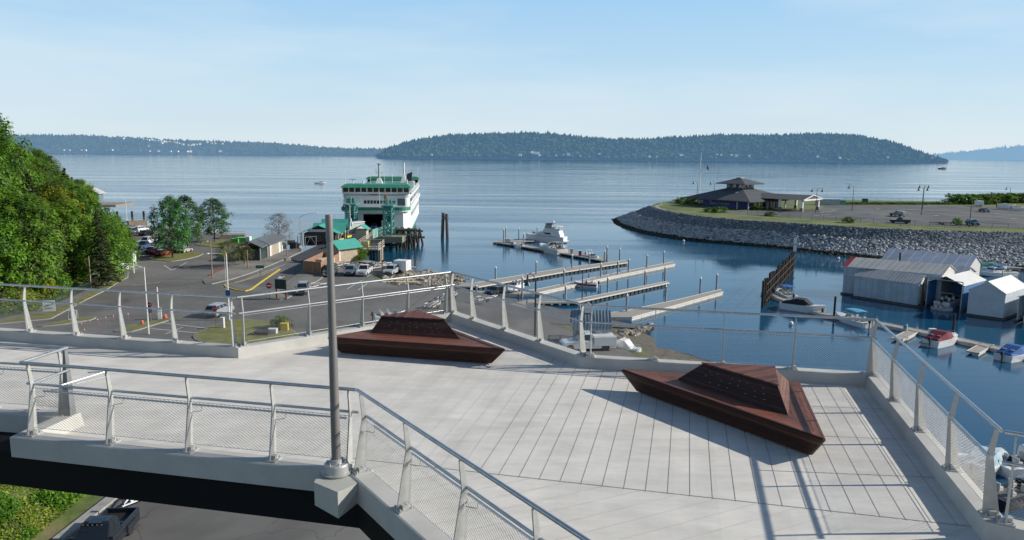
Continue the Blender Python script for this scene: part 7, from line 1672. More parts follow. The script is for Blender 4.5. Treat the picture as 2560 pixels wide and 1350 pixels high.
# small teal roofed booth and cedar fence enclosure
bo = thing('ticket_booth', 'small booth with a bright teal gable roof beside the cedar enclosure', 'booth', (*g2(851,657),LZ), R(52)); b = MB(); b.bx(-.2,4.6,0,3.2,0,2.9); b.build('wall', mat('booth wall', (.40,.33,.24), rough=.7), bo); gable(bo,-.2,4.6,0,3.2,2.9,4.4,.8,M_teal,'x'); gable_wall(bo,-.2,4.6,0,3.2,2.9,4.35,mat('booth wall', (0,0,0)),'x')
b = MB(); b.box((-.2,0,1.45),(.3,.3,2.9)); b.build('corner_post', M_whitem, bo)
M_ced = mat('cedar boards', (.34,.20,.13), rough=.8, var=.2, scale=6, stretch=(1,1,.1)); M_cedl = mat('cedar panel', (.40,.29,.19), rough=.8, var=.15)
q1, q2, q3 = g2(761,683), g2(803,687), g2(848,662); q4 = q1+(q3-q2)
en = thing('fence_enclosure', 'tall cedar board enclosure open at the top beside the lanes', 'enclosure', (q1.x,q1.y,LZ))
for i,(p,q) in enumerate(((q1,q2),(q2,q3),(q3,q4),(q4,q1))):
    p, q = p-q1, q-q1; d = (q-p).normalized(); nn = V2(-d.y,d.x)*.05; b = MB(); b.hexa([(*(p-nn),0),(*(q-nn),0),(*(q+nn),0),(*(p+nn),0),(*(p-nn),2.35),(*(q-nn),2.35),(*(q+nn),2.35),(*(p+nn),2.35)]); n_ = int((q-p).length/.4)
    for k in range(n_+1): c_ = p.lerp(q,k/n_); b.box((c_.x,c_.y,1.17),(.07,.14,2.34),math.atan2(d.y,d.x))
    b.build('board_panel', M_ced, en)
for f in (0,.5,1): b = MB(); c_ = (q1.lerp(q2,f)-q1); b.box((c_.x,c_.y-.09,1.2),(.16,.16,2.42)); b.build('gate_post', M_cedl, en)
c_ = (q1+q2+q3+q4)/4; cr_ = thing('crate', 'pale plywood box standing inside the cedar enclosure', 'crate', (c_.x+.6,c_.y,LZ), R(60)); b = MB(); b.box((0,0,1.0),(3.6,1.6,2.0)); b.build('box', mat('plywood', (.55,.42,.27), rough=.8), cr_); b = MB(); b.box((0,0,2.04),(3.8,1.8,.08)); b.build('lid', mat('plywood lid', (.6,.48,.33), rough=.8), cr_)
# white panel building half hidden by the trees on the left
A_, B_ = g2(290,686), g2(342,664); wb, L_ = shed('white_outbuilding', 'white garage building half hidden under the trees at left', 'building', A_, B_, 4.5, 2.8, 3.5, M_whitem, mat('flat grey roof', (.3,.3,.3), rough=.8), ov=.2)
for k in range(3): b = MB(); b.bx(.5+k*L_/3.2,.5+k*L_/3.2+L_/4,-.06,-.01,.1,2.3); b.build('door', mat('garage door white', (.66,.66,.65), rough=.5), wb)
# boathouse pavilion and its pier beyond the trees
pp = V2(-163.5,281); pv, L_ = shed('pier_house', 'pale gabled pavilion on a pier beyond the wooded slope', 'building', pp, pp+V2(5.5,1.5), 8, 3.6, 5.6, mat('pavilion glass wall', (.16,.22,.24), rough=.4), mat('pale roof', (.50,.50,.48), rough=.6), axis='y', ov=.9, z=6.6)
pr_ = thing('pier', 'weathered pier on timber piles at the far left', 'pier', (-152,282,0)); b = MB(); b.hexa([(-16,-9,5.6),(3.5,-5,5.6),(3.5,9,5.6),(-16,9,5.6),(-16,-9,6.5),(3.5,-5,6.5),(3.5,9,6.5),(-16,9,6.5)]); b.build('deck', mat('pier timber', (.28,.24,.20), rough=.9), pr_)
for x in (-6,-1,4,9,13): b = MB(); b.tube((x,-6+x*.2,-4),(x,-6+x*.2,4.1),.4,n=8); b.build('pile', M_pile, pr_)
for (a_, c_), lab in ((((322,562),(368,560)),'grey timber bulkhead at the edge of the left car park'),(((548,598),(612,597)),'grey timber bulkhead behind the narrow grass island')):
    p, q = g2(*a_), g2(*c_); t = thing('bulkhead', lab, 'bulkhead', (p.x,p.y,LZ), ang(p,q), 'timber bulkheads at the water edge'); Lq = (q-p).length; b = MB(); b.box((Lq/2,1.5,.2),(Lq,3,1.6)); b.build('planks', M_wood, t); fence_run(t, [(0,0,1.0),(Lq,0,1.0)], 1.0, M_pale, name='handrail')
# ramp hut with cupola roof
A_ = V2(7.5,84.8); hu, L_ = shed('ramp_hut', 'small hut with blue grey standing seam roof and cupola by the ramp', 'hut', A_, A_+V2(3.9,0), 3.4, 2.1, 3.9, mat('hut siding', (.36,.40,.40), rough=.7), mat('blue grey roofing', (.24,.31,.36), rough=.5, var=.06), ov=.35, ribs=12, ribm=mat('dark seam', (.13,.17,.20), rough=.5))
b = MB(); b.box((1.6,1.7,4.15),(.9,.9,.7)); b.build('cupola', M_whitem, hu); b = MB(); b.hexa([(.9,1.0,4.4),(2.3,1.0,4.4),(2.3,2.4,4.4),(.9,2.4,4.4),(1.55,1.65,5.0),(1.65,1.65,5.0),(1.65,1.75,5.0),(1.55,1.75,5.0)]); b.build('cupola_roof', mat('blue grey roofing', (0,0,0)), hu); b = MB(); b.bx(2.4,3.1,-.05,-.01,.05,1.95); b.build('door', M_whitem, hu)
# gates and gear beside the terminal
gt = thing('lane_gate', 'open grey steel gate leaf beside the crosswalk', 'gate', (*g2(764,620),LZ), R(55)); b = MB()
for x in (0,3.2): b.tube((x,0,0),(x,0,2.6),.07,n=6)
for z in (.3,2.5): b.tube((0,0,z),(3.2,0,z),.035,n=5)
b.tube((0,0,.3),(1.6,0,2.5),.03,n=5); b.tube((3.2,0,.3),(1.6,0,2.5),.03,n=5); b.build('frame', mat('dull gate steel', (.25,.27,.28), rough=.6), gt)
rnd = random.Random(8)
for px,py,h,w_,col,lab in ((735,622,1.5,1.6,(.05,.05,.06),'dark equipment cart left of the cobra lamp'),(744,622,1.2,1.2,(.03,.05,.10),'dark blue bin by the cobra lamp'),(728,612,1.0,1.5,(.40,.30,.20),'tan crate behind the dark cart'),(711,622,1.5,1.1,(.6,.6,.58),'white cabinet at the end of the low building'),(704,628,1.3,.5,(.65,.65,.62),'narrow white box by the low building corner'),(597,633,1.5,.9,(.62,.6,.55),'white notice box under the bronze tree'),(400,798,1.45,.5,(.66,.66,.63),'white card reader cabinet left by the orange cones'),(557,822,1.45,.5,(.66,.66,.63),'white card reader cabinet on the dry grass behind the silver car'),(712,828,1.0,.9,(.62,.42,.04),'yellow cabinet behind the wire net'),(656,838,.5,1.7,(.03,.03,.035),'black low box on the dry grass behind the net'),(683,836,.7,1.0,(.55,.55,.54),'white and grey frame box beside the yellow cabinet'),(612,606,1.2,3.4,(.10,.45,.10),'bright green covered bin by the water'),(590,607,1.0,2.0,(.10,.42,.12),'smaller bright green bin by the water'),(623,605,1.4,1.0,(.7,.45,.05),'yellow sign box between the green bins')):
    p = g2(px,py); t = thing('cabinet', lab, 'cabinet', (p.x,p.y,LZ), rnd.uniform(-.3,.3)); b = MB(); b.box((0,0,h/2),(w_,w_*.7,h)); b.build('body', mat('cab %d' % px, col, rough=.6), t, bevel=.03); b = MB(); b.box((0,0,h+.03),(w_*1.06,w_*.78,.06)); b.build('lid', mat('cablid %d' % px, tuple(min(1,c*1.2) for c in col), rough=.6), t)
# ================================================================= LAMPS, POLES, SIGNS
def hgt_of(px, top, y): return GY(px, top, y).z
def cobra(label, base, tpx, arm, m=None, r=.12, z=LZ, group='street lamps by the ferry lanes'):
    m = m or M_steelp; h = GY(tpx[0],tpx[1],base.y).z-z; t = thing('street_lamp', label, 'street lamp', (base.x,base.y,z), 0, group)
    b = MB(); b.lathe([(r,0),(r*.6,h)],8); b.build('pole', m, t); ax, ay, az = arm
    b = MB(); b.path([(0,0,h-.2),(ax*.25,ay*.25,h-.1+az*.6),(ax*.6,ay*.6,h+az*.95),(ax,ay,h+az)], r*.38, 6); b.build('arm', m, t)
    b = MB(); b.sphere((ax,ay,h+az-.03),.22,6,sz=.45); o = b.build('lamp_head', M_whitem, t); o.scale = (1,1,1); return t
cobra('white cobra lamp beside the waterfront car park', g2(318,558), (314,500), (-3.4,0,.6), M_white)
cobra('white lamp pole with long arm in front of the left road', g2(372,835), (363,668), (-2.6,0,.4), M_white, .10)
cobra('tall white pole with yellow cap and blue sign by the railing corner', g2(574,800), (569,632), (-2.4,0,-.1), M_white, .10)
cobra('cobra lamp between the low building and the terminal', g2(753,622), (750,541), (4.0,0,.8))
cobra('white curved lamp standing on the ferry ramp', V2(-41.3,188), (918,512), (-3.0,0,.5), M_white)
cobra('wooden pole with flat top lamp box in the plaza', g2(531,698), (529,603), (-.5,0,.0), M_wood, .15)
cobra('dark pole with flat twin heads beside the white pickup', g2(956,692), (953,590), (-.9,0,.05), M_dark, .09)
cobra('dark pole standing in the ramp docks with a flat head', V2(11.0,113.5), (1493,675), (-.4,0,.05), M_dark, .09)
gooseneck('near black gooseneck lamp with bell shade above the boat ramp', g2(1337,872), (1341,697), [(-.95,0)], group='street lamps by the ferry lanes', z0=LZ, bell=.42, r=.13)
for px,y0,y1,lab,m in ((717,641,597,'plain grey post at the front corner of the low building',M_wood),(568,674,640,'brown post under the bronze tree',M_wood),(613,661,632,'wooden post with paper under the bronze tree',M_wood),(620,673,625,'grey square post right of the bronze tree',M_wood),(228,724,640,'weathered utility pole at the foot of the slope',M_wood),(397,790,718,'thin white post behind the card reader',M_white),(673,640,600,'slim tan post by the low building',M_pale),(335,683,655,'white post by the white garage',M_white),(1074,714,687,'short white post on the rubble spit',M_white),(851,612,592,'pale post at the terminal end',M_pale),(745,612,590,'white post behind the dark cart',M_pale)):
    p = g2(px,y0); z1 = GY(px,y1,p.y).z; b = MB(); b.tube((0,0,0),(0,0,z1-LZ),.11,.09,7); tag(b.build('post', m, loc=(p.x,p.y,LZ)), lab, 'post')
def sign(label, px, y0, yb, w_, h_, board, postm, rz=0, txt=None, tcol=(.7,.7,.7), octo=False, post_h=None, cat='sign', r=.04):
    p = g2(px,y0); zc = GY(px,yb,p.y).z-LZ; t = thing('road_sign', label, cat, (p.x,p.y,LZ), rz); b = MB(); b.tube((0,0,0),(0,0,(post_h or zc+h_/2)),r,n=6); b.build('post', postm, t)
    b = MB()
    if octo: pts = [(w_/2*math.cos(PI/8+k*PI/4),w_/2*math.sin(PI/8+k*PI/4)) for k in range(8)]; b.loft([[(x,-.05,zc+z_) for x,z_ in pts],[(x,-.07,zc+z_) for x,z_ in pts]])
    else: b.box((0,-.06,zc),(w_,.03,h_))
    b.build('board', board, t)
    if txt: text_obj(txt, 'lettering', mat('letter %s' % (tcol,), tcol, rough=.5), t, (0,-.085,zc), h_*.42 if not octo else w_*.32)
    return t
M_sred = mat('sign red', (.45,.02,.03), rough=.4)
sign('round red no entry sign with white plate beside the information board', 674,749,714,.95,.95,M_sred,M_wood,octo=False,cat='sign') if 0 else None
t = sign('red and white no entry sign beside the information board', 674,749,714,.95,.95,M_sred,mat('brown sign post', (.12,.05,.03), rough=.8),octo=True); b = MB(); zc = GY(674,714,g2(674,749).y).z-LZ; b.box((0,-.085,zc),(.66,.02,.17)); b.build('white_bar', M_whitem, t); b = MB(); b.box((0,-.06,zc-.68),(.6,.03,.3)); b.build('lower_plate', M_whitem, t)
sign('red stop sign on the lane seen against the silver car', 540,820,771,.75,.75,M_sred,mat('brown sign post', (0,0,0)),octo=True,txt='STOP')
sign('red stop sign with blue plate between the two left poles', 376,806,762,.75,.75,M_sred,M_wood,octo=True,txt='STOP')
sign('small blue sign below the second stop sign', 377.5,806,776,.5,.6,mat('sign blue', (.05,.14,.30), rough=.4),M_wood)
sign('green street name sign in the middle of the lanes', 651,692,667,1.5,.55,mat('sign green', (.02,.16,.10), rough=.4),M_dark)
sign('blue sign on the tall white pole at the railing corner', 573.6,801,733,.62,.85,mat('sign blue2', (.02,.10,.32), rough=.4),M_white,r=.03)
sign('yellow topped marker on the tall white pole', 569.5,801,633,.35,.7,mat('sign yellow', (.6,.5,.05), rough=.4),M_white,r=.02)
sign('small grey sign on a post left of the shore lamp', 919,668,646,.5,.8,mat('sign grey', (.4,.42,.42), rough=.4),M_steelp)
# information board on two brown legs
p = g2(704,748); t = thing('information_board', 'dark green information board on two brown legs', 'notice board', (p.x,p.y,LZ), R(-18)); b = MB(); b.box((0,-.1,2.35),(2.0,.1,1.5)); b.build('board', mat('board green', (.02,.05,.04), rough=.6), t)
for s in (-.85,.85): b = MB(); b.box((s,0,1.35),(.2,.2,2.7)); b.build('leg', mat('brown sign post', (0,0,0)), t)
# sandwich board and banner
p = g2(184,800); t = thing('sandwich_board', 'white framed sandwich board standing on the grass strip', 'sign', (p.x,p.y,LZ+.12), R(12))
for s in (-1,1):
    b = MB(); b.hexa([(-.5,s*.38,0),(.5,s*.38,0),(.5,s*.33,0),(-.5,s*.33,0),(-.5,s*.05,1.25),(.5,s*.05,1.25),(.5,s*.01,1.25),(-.5,s*.01,1.25)]); b.build('frame', M_white, t)
b = MB(); b.hexa([(-.40,-.355,.15),(.40,-.355,.15),(.40,-.34,.15),(-.40,-.34,.15),(-.40,-.10,1.15),(.40,-.10,1.15),(.40,-.09,1.15),(-.40,-.09,1.15)]); b.build('panel', mat('panel blue green', (.10,.17,.17), rough=.5), t)
p = g2(121,790); t = thing('banner', 'white banner with dark swoosh tied to the green fence', 'banner', (p.x,p.y+.3,LZ), R(12)); b = MB(); b.box((0,0,1.35),(1.55,.05,1.5)); b.build('cloth', M_white, t); b = MB(); b.path([(-.6,-.05,1.25),(-.2,-.05,1.5),(.2,-.05,1.45),(.6,-.05,1.7)],.07,4); b.path([(-.5,-.05,1.0),(0,-.05,1.1),(.5,-.05,1.05)],.05,4); b.build('printed_swoosh', mat('swoosh', (.18,.25,.22), rough=.6), t)
M_fg = mat('dark green fence', (.02,.06,.04), rough=.6)
fpl = [g2(*p) for p in ((-60,808),(0,799),(60,785),(120,768),(175,746),(215,729),(262,709),(292,697))]
wire_fence('dark green wire fence along the foot of the wooded slope', fpl, LZ+.1, 1.25, M_fg, step=2.6, wires=9, r=.045)
wire_fence('brown wire fence round the corner beside the white garage', [g2(*p) for p in ((232,724),(270,707),(298,694),(306,684),(303,674))], LZ+.1, 1.3, mat('dark brown fence', (.05,.035,.025), rough=.8), step=2.2, wires=12)
wire_fence('dark fence at the foot of the boat ramp parking behind the near posts', [g2(*p) for p in ((1372,858),(1400,858),(1440,862))], LZ, 1.0, M_fd, step=1.6, wires=6)
# cones and delineators
cn0 = thing('traffic_cone','x','cone'); b = MB(); b.lathe([(.19,.05),(.10,.42)],10); b.build('cone', mat('cone orange', (.70,.12,.03), rough=.5), cn0); b = MB(); b.lathe([(.135,.27),(.115,.36)],10,(0,0,.001)); b.build('reflective_band', M_white, cn0); b = MB(); b.box((0,0,.025),(.42,.42,.05)); b.build('foot', mat('cone orange', (0,0,0)), cn0)
for px,py,lab,s in ((356,812,'orange cone on the thin grass strip beside the lane',1.15),(411,800,'nearer orange cone beside the white card reader cabinet',1.15),(414,796,'farther orange cone beside the white card reader cabinet',1.15)):
    p = g2(px,py); dup(cn0, (p.x,p.y,LZ+.12), 0, lab, 'orange cones by the card reader', s)
dl0 = thing('lane_post','x','bollard'); b = MB(); b.tube((0,0,0),(0,0,.95),.04,n=6); b.build('post', mat('lane post red', (.45,.10,.07), rough=.6), dl0); b = MB(); b.lathe([(.05,.65),(.05,.8)],8); b.build('band', M_white, dl0)
for px,py in ((183,826),(205,822),(226,815),(245,812),(265,807),(284,803),(303,798),(321,798),(212,838),(192,836)):
    p = g2(px,py); dup(dl0, (p.x,p.y,LZ), 0, 'thin red and white lane post in the row left of the cones', 'red lane posts')
for r_ in (cn0, dl0):
    for ch in list(r_.children): bpy.data.objects.remove(ch)
    bpy.data.objects.remove(r_)
# ================================================================= PEOPLE
M_skin = mat('skin', (.45,.28,.20), rough=.6)
def person(label, loc, rz, top, legs, hair=(.04,.03,.02), stride=.28, sit=False, s=1.):
    t = thing('person', label, 'person', loc, rz)
    me = bpy.data.meshes.new('body'); 
    hz = .95 if not sit else .48
    V_ = [(0,0,hz),(0,0,hz+.28),(0,0,hz+.50),(0,0,hz+.58),(.02,0,hz+.70),(.02,0,hz+.80)]; Rr = [.135,.13,.15,.06,.095,.07]; E_ = [(0,1),(1,2),(2,3),(3,4),(4,5)]
    for s_ in (-1,1):
        i = len(V_)
        if sit: V_ += [(.05,s_*.10,hz-.02),(.42,s_*.12,hz),(.44,s_*.12,.06),(.56,s_*.12,.04)]
        else: V_ += [(0,s_*.09,hz-.08),(s_*stride*.5+.04,s_*.09,.50),(s_*stride-.03,s_*.09,.07),(s_*stride+.12,s_*.09,.04)]
        Rr += [.10,.075,.05,.045]; E_ += [(0,i),(i,i+1),(i+1,i+2),(i+2,i+3)]
        i = len(V_); V_ += [(0,s_*.19,hz+.47),(-s_*.06+.02,s_*.24,hz+.22),(-s_*.12+.14,s_*.22,hz+.02),(-s_*.14+.20,s_*.21,hz-.06)]; Rr += [.065,.05,.038,.035]; E_ += [(2,i),(i,i+1),(i+1,i+2),(i+2,i+3)]
    me.from_pydata(V_, E_, []); me.update(); o = bpy.data.objects.new('body', me); C.objects.link(o); o.parent = t
    sk = o.modifiers.new('skin','SKIN'); me.skin_vertices[0].data[0].use_root = True
    for i,r_ in enumerate(Rr): me.skin_vertices[0].data[i].radius = (r_, r_*(.8 if i>3 else 1.15 if i<3 else 1))
    sb = o.modifiers.new('sub','SUBSURF'); sb.levels = 1; sb.render_levels = 1
    dg = bpy.context.evaluated_depsgraph_get(); m2 = bpy.data.meshes.new_from_object(o.evaluated_get(dg)); o.modifiers.clear(); o.data = m2
    for m in (top, legs, M_skin, mat('hair %s' % (hair,), hair, rough=.9)): m2.materials.append(m)
    for p in m2.polygons:
        c = p.center; p.use_smooth = True
        p.material_index = 3 if (c.z > hz+.72 and c.x < .07) else (2 if c.z > hz+.53 or (abs(c.y) > .17 and c.z < hz+.02 and not sit and c.z > .6) else (0 if c.z > hz-.02 and not (sit and c.x > .2) else 1))
    t.scale = (s,)*3; return t
p = g2(751,632.5); person('person in a yellow safety vest walking beside the crosswalk', (p.x,p.y,LZ+.14), R(-60), mat('safety vest', (.60,.42,.10), rough=.8), mat('dark trousers', (.03,.03,.04), rough=.9), s=1.02)
p = G(1296,748,1.5); person('person in a red jacket standing on the ramp by the second dock', (p.x,p.y,max(.3,ramp_z(p.x,p.y))), R(200), mat('red jacket', (.30,.05,.06), rough=.8), mat('dark trousers', (0,0,0)), stride=.03)
p = G(1467,717,.3); person('person seated in the red and white fishing boat', (p.x,p.y,.55), R(170), mat('dark jacket', (.03,.04,.05), rough=.8), mat('dark trousers', (0,0,0)), sit=True)
p = pz2(2040,531); person('person in a pale shirt at the lamp before the clubhouse entrance', (p.x+1.0,p.y,PZ+.01), R(-90), mat('pale shirt', (.55,.50,.45), rough=.8), mat('beige trousers', (.35,.30,.24), rough=.9), stride=.06)
p = G(2188,815,.5); person('person in dark clothes behind the corner post on the walkway', (p.x,p.y,.55), R(30), mat('patterned top', (.25,.2,.18), rough=.8), mat('dark trousers', (0,0,0)), stride=.05)
# ================================================================= TREES
def leaf_mat(name, c1, c2, trans=.35):
    m = bpy.data.materials.new(name); m.use_nodes = True; nt = m.node_tree; N = nt.nodes; L = nt.links; bs = N['Principled BSDF']; bs.inputs['Roughness'].default_value = .55; bs.inputs['Specular IOR Level'].default_value = .3
    geo = N.new('ShaderNodeNewGeometry'); n = N.new('ShaderNodeTexNoise'); n.inputs['Scale'].default_value = .55; n.inputs['Detail'].default_value = 5; n.inputs['Roughness'].default_value = .7; L.new(geo.outputs['Position'], n.inputs['Vector'])
    r = N.new('ShaderNodeValToRGB'); r.color_ramp.elements[0].position = .35; r.color_ramp.elements[1].position = .68; r.color_ramp.elements[0].color = (*c1,1); r.color_ramp.elements[1].color = (*c2,1); L.new(n.outputs['Fac'], r.inputs['Fac'])
    oi = N.new('ShaderNodeObjectInfo'); hs = N.new('ShaderNodeHueSaturation'); mr = N.new('ShaderNodeMapRange'); mr.inputs['To Min'].default_value = .75; mr.inputs['To Max'].default_value = 1.25; L.new(oi.outputs['Random'], mr.inputs['Value']); L.new(mr.outputs['Result'], hs.inputs['Value'])
    m2 = N.new('ShaderNodeMapRange'); m2.inputs['To Min'].default_value = .48; m2.inputs['To Max'].default_value = .515; L.new(oi.outputs['Random'], m2.inputs['Value']); L.new(m2.outputs['Result'], hs.inputs['Hue'])
    L.new(r.outputs['Color'], hs.inputs['Color']); L.new(hs.outputs['Color'], bs.inputs['Base Color'])
    tr = N.new('ShaderNodeBsdfTranslucent'); g_ = N.new('ShaderNodeHueSaturation'); g_.inputs['Value'].default_value = 1.5; g_.inputs['Saturation'].default_value = 1.1; L.new(hs.outputs['Color'], g_.inputs['Color']); L.new(g_.outputs['Color'], tr.inputs['Color'])
    mx = N.new('ShaderNodeMixShader'); mx.inputs['Fac'].default_value = trans; L.new(bs.outputs['BSDF'], mx.inputs[1]); L.new(tr.outputs['BSDF'], mx.inputs[2]); L.new(mx.outputs['Shader'], N['Material Output'].inputs['Surface']); return m
M_bark = mat('bark', (.12,.09,.07), rough=.95, var=.3, scale=4, stretch=(1,1,.2))
def leaf(b, p, s, rnd, mi=0, up=.5, nrm=None):
    n = nrm if nrm is not None else Vector((rnd.gauss(0,1),rnd.gauss(0,1),rnd.gauss(up,1)))
    n = n.normalized(); u = n.orthogonal().normalized(); a = rnd.random()*6.3; w_ = n.cross(u); u, w_ = u*math.cos(a)+w_*math.sin(a), w_*math.cos(a)-u*math.sin(a)
    k = len(b.v); q = rnd.uniform(.45,.75); b.v += [tuple(p-u*s), tuple(p-w_*s*q), tuple(p+u*s), tuple(p+w_*s*q)]; b.f.append([k,k+1,k+2,k+3]); b.m.append(mi)
def broadleaf(seed, H=10, rad=4, nclump=70, per=70, ls=.22, trunk=.25, shape='round', base=.22, sparse=False, name='broadleaf_tree'):
    """returns (trunk mesh, crown mesh); clumps sit at the ends of limbs so gaps stay between them"""
    rnd = random.Random(seed); tb = MB(); cb = MB(); z0 = H*base
    tb.path([(0,0,-1.5),(rnd.uniform(-.1,.1),0,z0),(rnd.uniform(-.3,.3),rnd.uniform(-.3,.3),H*.6),(0,0,H*.9)], [trunk,trunk*.8,trunk*.45,trunk*.1], 8)
    for k in range(nclump):
        f = ((k+.5)/nclump); ph = k*2.39996+rnd.uniform(-.4,.4); t = f**.8
        if shape == 'cone': rr = rad*(1-t)**.8*rnd.uniform(.55,1.05); z = z0+(H-z0)*t
        elif shape == 'oval': rr = rad*math.sin(PI*min(1,(.12+t*.88)))**.6*rnd.uniform(.5,1.05); z = z0+(H-z0)*t*.98
        else: rr = rad*math.sqrt(max(0,1-(2*t-.75)**2/1.6))*rnd.uniform(.45,1.08); z = z0+(H-z0)*t
        c = Vector((rr*math.cos(ph), rr*math.sin(ph), z+rnd.uniform(-.4,.4)))
        if k%2 == 0: tb.path([(0,0,max(z0*.8,z-rr*.7)),(c.x*.5,c.y*.5,z-rr*.25),(c.x*.92,c.y*.92,c.z)], [trunk*.28*(1-t*.6),trunk*.16,trunk*.05], 5)
        cr_ = rad*rnd.uniform(.20,.36)*(1-.35*t); dark = 1 if rnd.random() < .3 else 0
        for i in range(per):
            d = Vector((rnd.gauss(0,1),rnd.gauss(0,1),rnd.gauss(.1,.75))).normalized()*cr_*rnd.random()**.4*rnd.uniform(.8,1.15)
            out = (d+c*.15); leaf(cb, c+d, ls*rnd.uniform(.6,1.3), rnd, dark, nrm=out+Vector((rnd.gauss(0,.6),rnd.gauss(0,.6),rnd.gauss(.5,.5)))*cr_)
    return tb, cb
def conifer(seed, H=16, rad=3.2, ls=.26, dens=1.):
    rnd = random.Random(seed); tb = MB(); cb = MB(); tb.tube((0,0,-1.5),(0,0,H*.97),.28,.03,8); z = H*.12
    while z < H*.98:
        f = (z-H*.12)/(H*.88); r = rad*(1-f)**.85; nb = max(5,int(9*(1-f)+4))
        for k in range(nb):
            ph = rnd.random()*6.3; L_ = r*rnd.uniform(.65,1.1); droop = .18+.1*rnd.random()
            for i in range(int((5+L_*13)*dens)):
                s = rnd.random()**.7*L_; w_ = (1-s/max(L_,.1))*.35*L_+.12; q = rnd.gauss(0,.45)*w_
                leaf(cb, Vector((math.cos(ph)*s-math.sin(ph)*q, math.sin(ph)*s+math.cos(ph)*q, z-droop*s+rnd.gauss(0,.08))), ls*rnd.uniform(.6,1.2), rnd, 1 if rnd.random()<.35 else 0, up=2.)
        z += .42+.35*(1-f)
    return tb, cb
LG = [leaf_mat('leaf bright', (0.064,0.157,0.018), (0.213,0.344,0.041)), leaf_mat('leaf mid', (0.036,0.090,0.018), (0.115,0.205,0.033))]
LY = [leaf_mat('leaf yellow green', (0.156,0.238,0.022), (0.410,0.491,0.048)), leaf_mat('leaf lime', (0.071,0.134,0.022), (0.196,0.279,0.041))]
LO = [leaf_mat('leaf olive', (0.078,0.105,0.033), (0.213,0.229,0.074)), leaf_mat('leaf olive dark', (0.046,0.062,0.023), (0.109,0.116,0.046))]
LC = [leaf_mat('needle dark', (0.028,0.054,0.022), (0.078,0.116,0.039),.15), leaf_mat('needle brown', (0.054,0.054,0.028), (0.124,0.109,0.054),.15)]
LB = [leaf_mat('leaf bluish', (0.046,0.132,0.046), (0.132,0.264,0.078)), leaf_mat('leaf bluish dark', (0.031,0.078,0.031), (0.078,0.155,0.046))]  # second tone is a darker leaf, given to clumps at random
LR = [leaf_mat('leaf bronze', (0.186,0.116,0.046), (0.372,0.264,0.109)), leaf_mat('leaf bronze dark', (0.109,0.078,0.039), (0.217,0.155,0.078))]
protos = {}
def proto(key, fn, mats):
    tb, cb = fn(); a = tb.build('trunk', M_bark, recalc=False); c = cb.build('crown', mats, recalc=False); protos[key] = (a.data, c.data); bpy.data.objects.remove(a); bpy.data.objects.remove(c)
def tree(key, name, label, loc, s=1., rz=0., group=None, sz=None, cat='tree'):
    t = thing(name, label, cat, loc, rz, group); t.scale = (s,s,sz or s)
    for nm_, me in zip(('trunk','crown'), protos[key]): o = bpy.data.objects.new(nm_, me); C.objects.link(o); o.parent = t
    return t
proto('b0', lambda: broadleaf(1,H=12,rad=4.6,nclump=90,per=105,ls=.20,base=.15), LG); proto('b1', lambda: broadleaf(2,H=12,rad=4.8,nclump=92,per=100,ls=.20,base=.1), LG)
proto('y0', lambda: broadleaf(3,H=11,rad=4.2,nclump=80,per=100,ls=.20,base=.12), LY); proto('o0', lambda: broadleaf(4,H=12,rad=4.4,nclump=75,per=75,ls=.22,base=.12), LO)
proto('c0', lambda: conifer(5,H=15,rad=3.4), LC); proto('c1', lambda: conifer(6,H=14,rad=3.8,ls=.28), LC)
proto('s0', lambda: broadleaf(7,H=3.2,rad=2.0,nclump=34,per=60,ls=.16,base=.02,trunk=.08), LY); proto('s1', lambda: broadleaf(8,H=3.0,rad=2.1,nclump=34,per=60,ls=.16,base=.02,trunk=.08), LG); proto('s2', lambda: broadleaf(18,H=2.2,rad=2.2,nclump=30,per=60,ls=.14,base=.02,trunk=.06), LO)
rnd = random.Random(31)
# crest line of the wood as seen from the bridge: (px, y)
crest = [(-300,250),(-60,285),(0,296),(22,330),(60,352),(80,362),(110,385),(150,385),(200,395),(212,430),(205,470),(235,500),(262,530),(290,562),(318,590),(330,620),(336,660)]
def crest_y(px):
    for (x0,y0),(x1,y1) in zip(crest, crest[1:]):
        if x0 <= px <= x1 and x1 > x0: return y0+(y1-y0)*(px-x0)/(x1-x0)
    return 660 if px > 336 else 280
desc = {'b0':'bright green leafy tree','b1':'mid green leafy tree','y0':'yellow green leafy tree','o0':'olive brown leafy tree','c0':'dark pointed conifer','c1':'broad dark conifer'}
placed = []; tries = 0; cnt = {}
def px_of(x, y, z):
    z -= CAMZ; a = PI/2-PITCH; c, s = math.cos(a), math.sin(a); yy, zz = c*y+s*z, -s*y+c*z; c, s = math.cos(ROLL), math.sin(ROLL); xx, yy = c*x+s*yy, -s*x+c*yy; return 1280+FPX*xx/-zz, 675-FPX*yy/-zz
def zone(px): return 'at the left frame edge' if px < 60 else 'in the left half of the wood' if px < 150 else 'in the middle of the wood' if px < 230 else 'at the right edge of the wood'
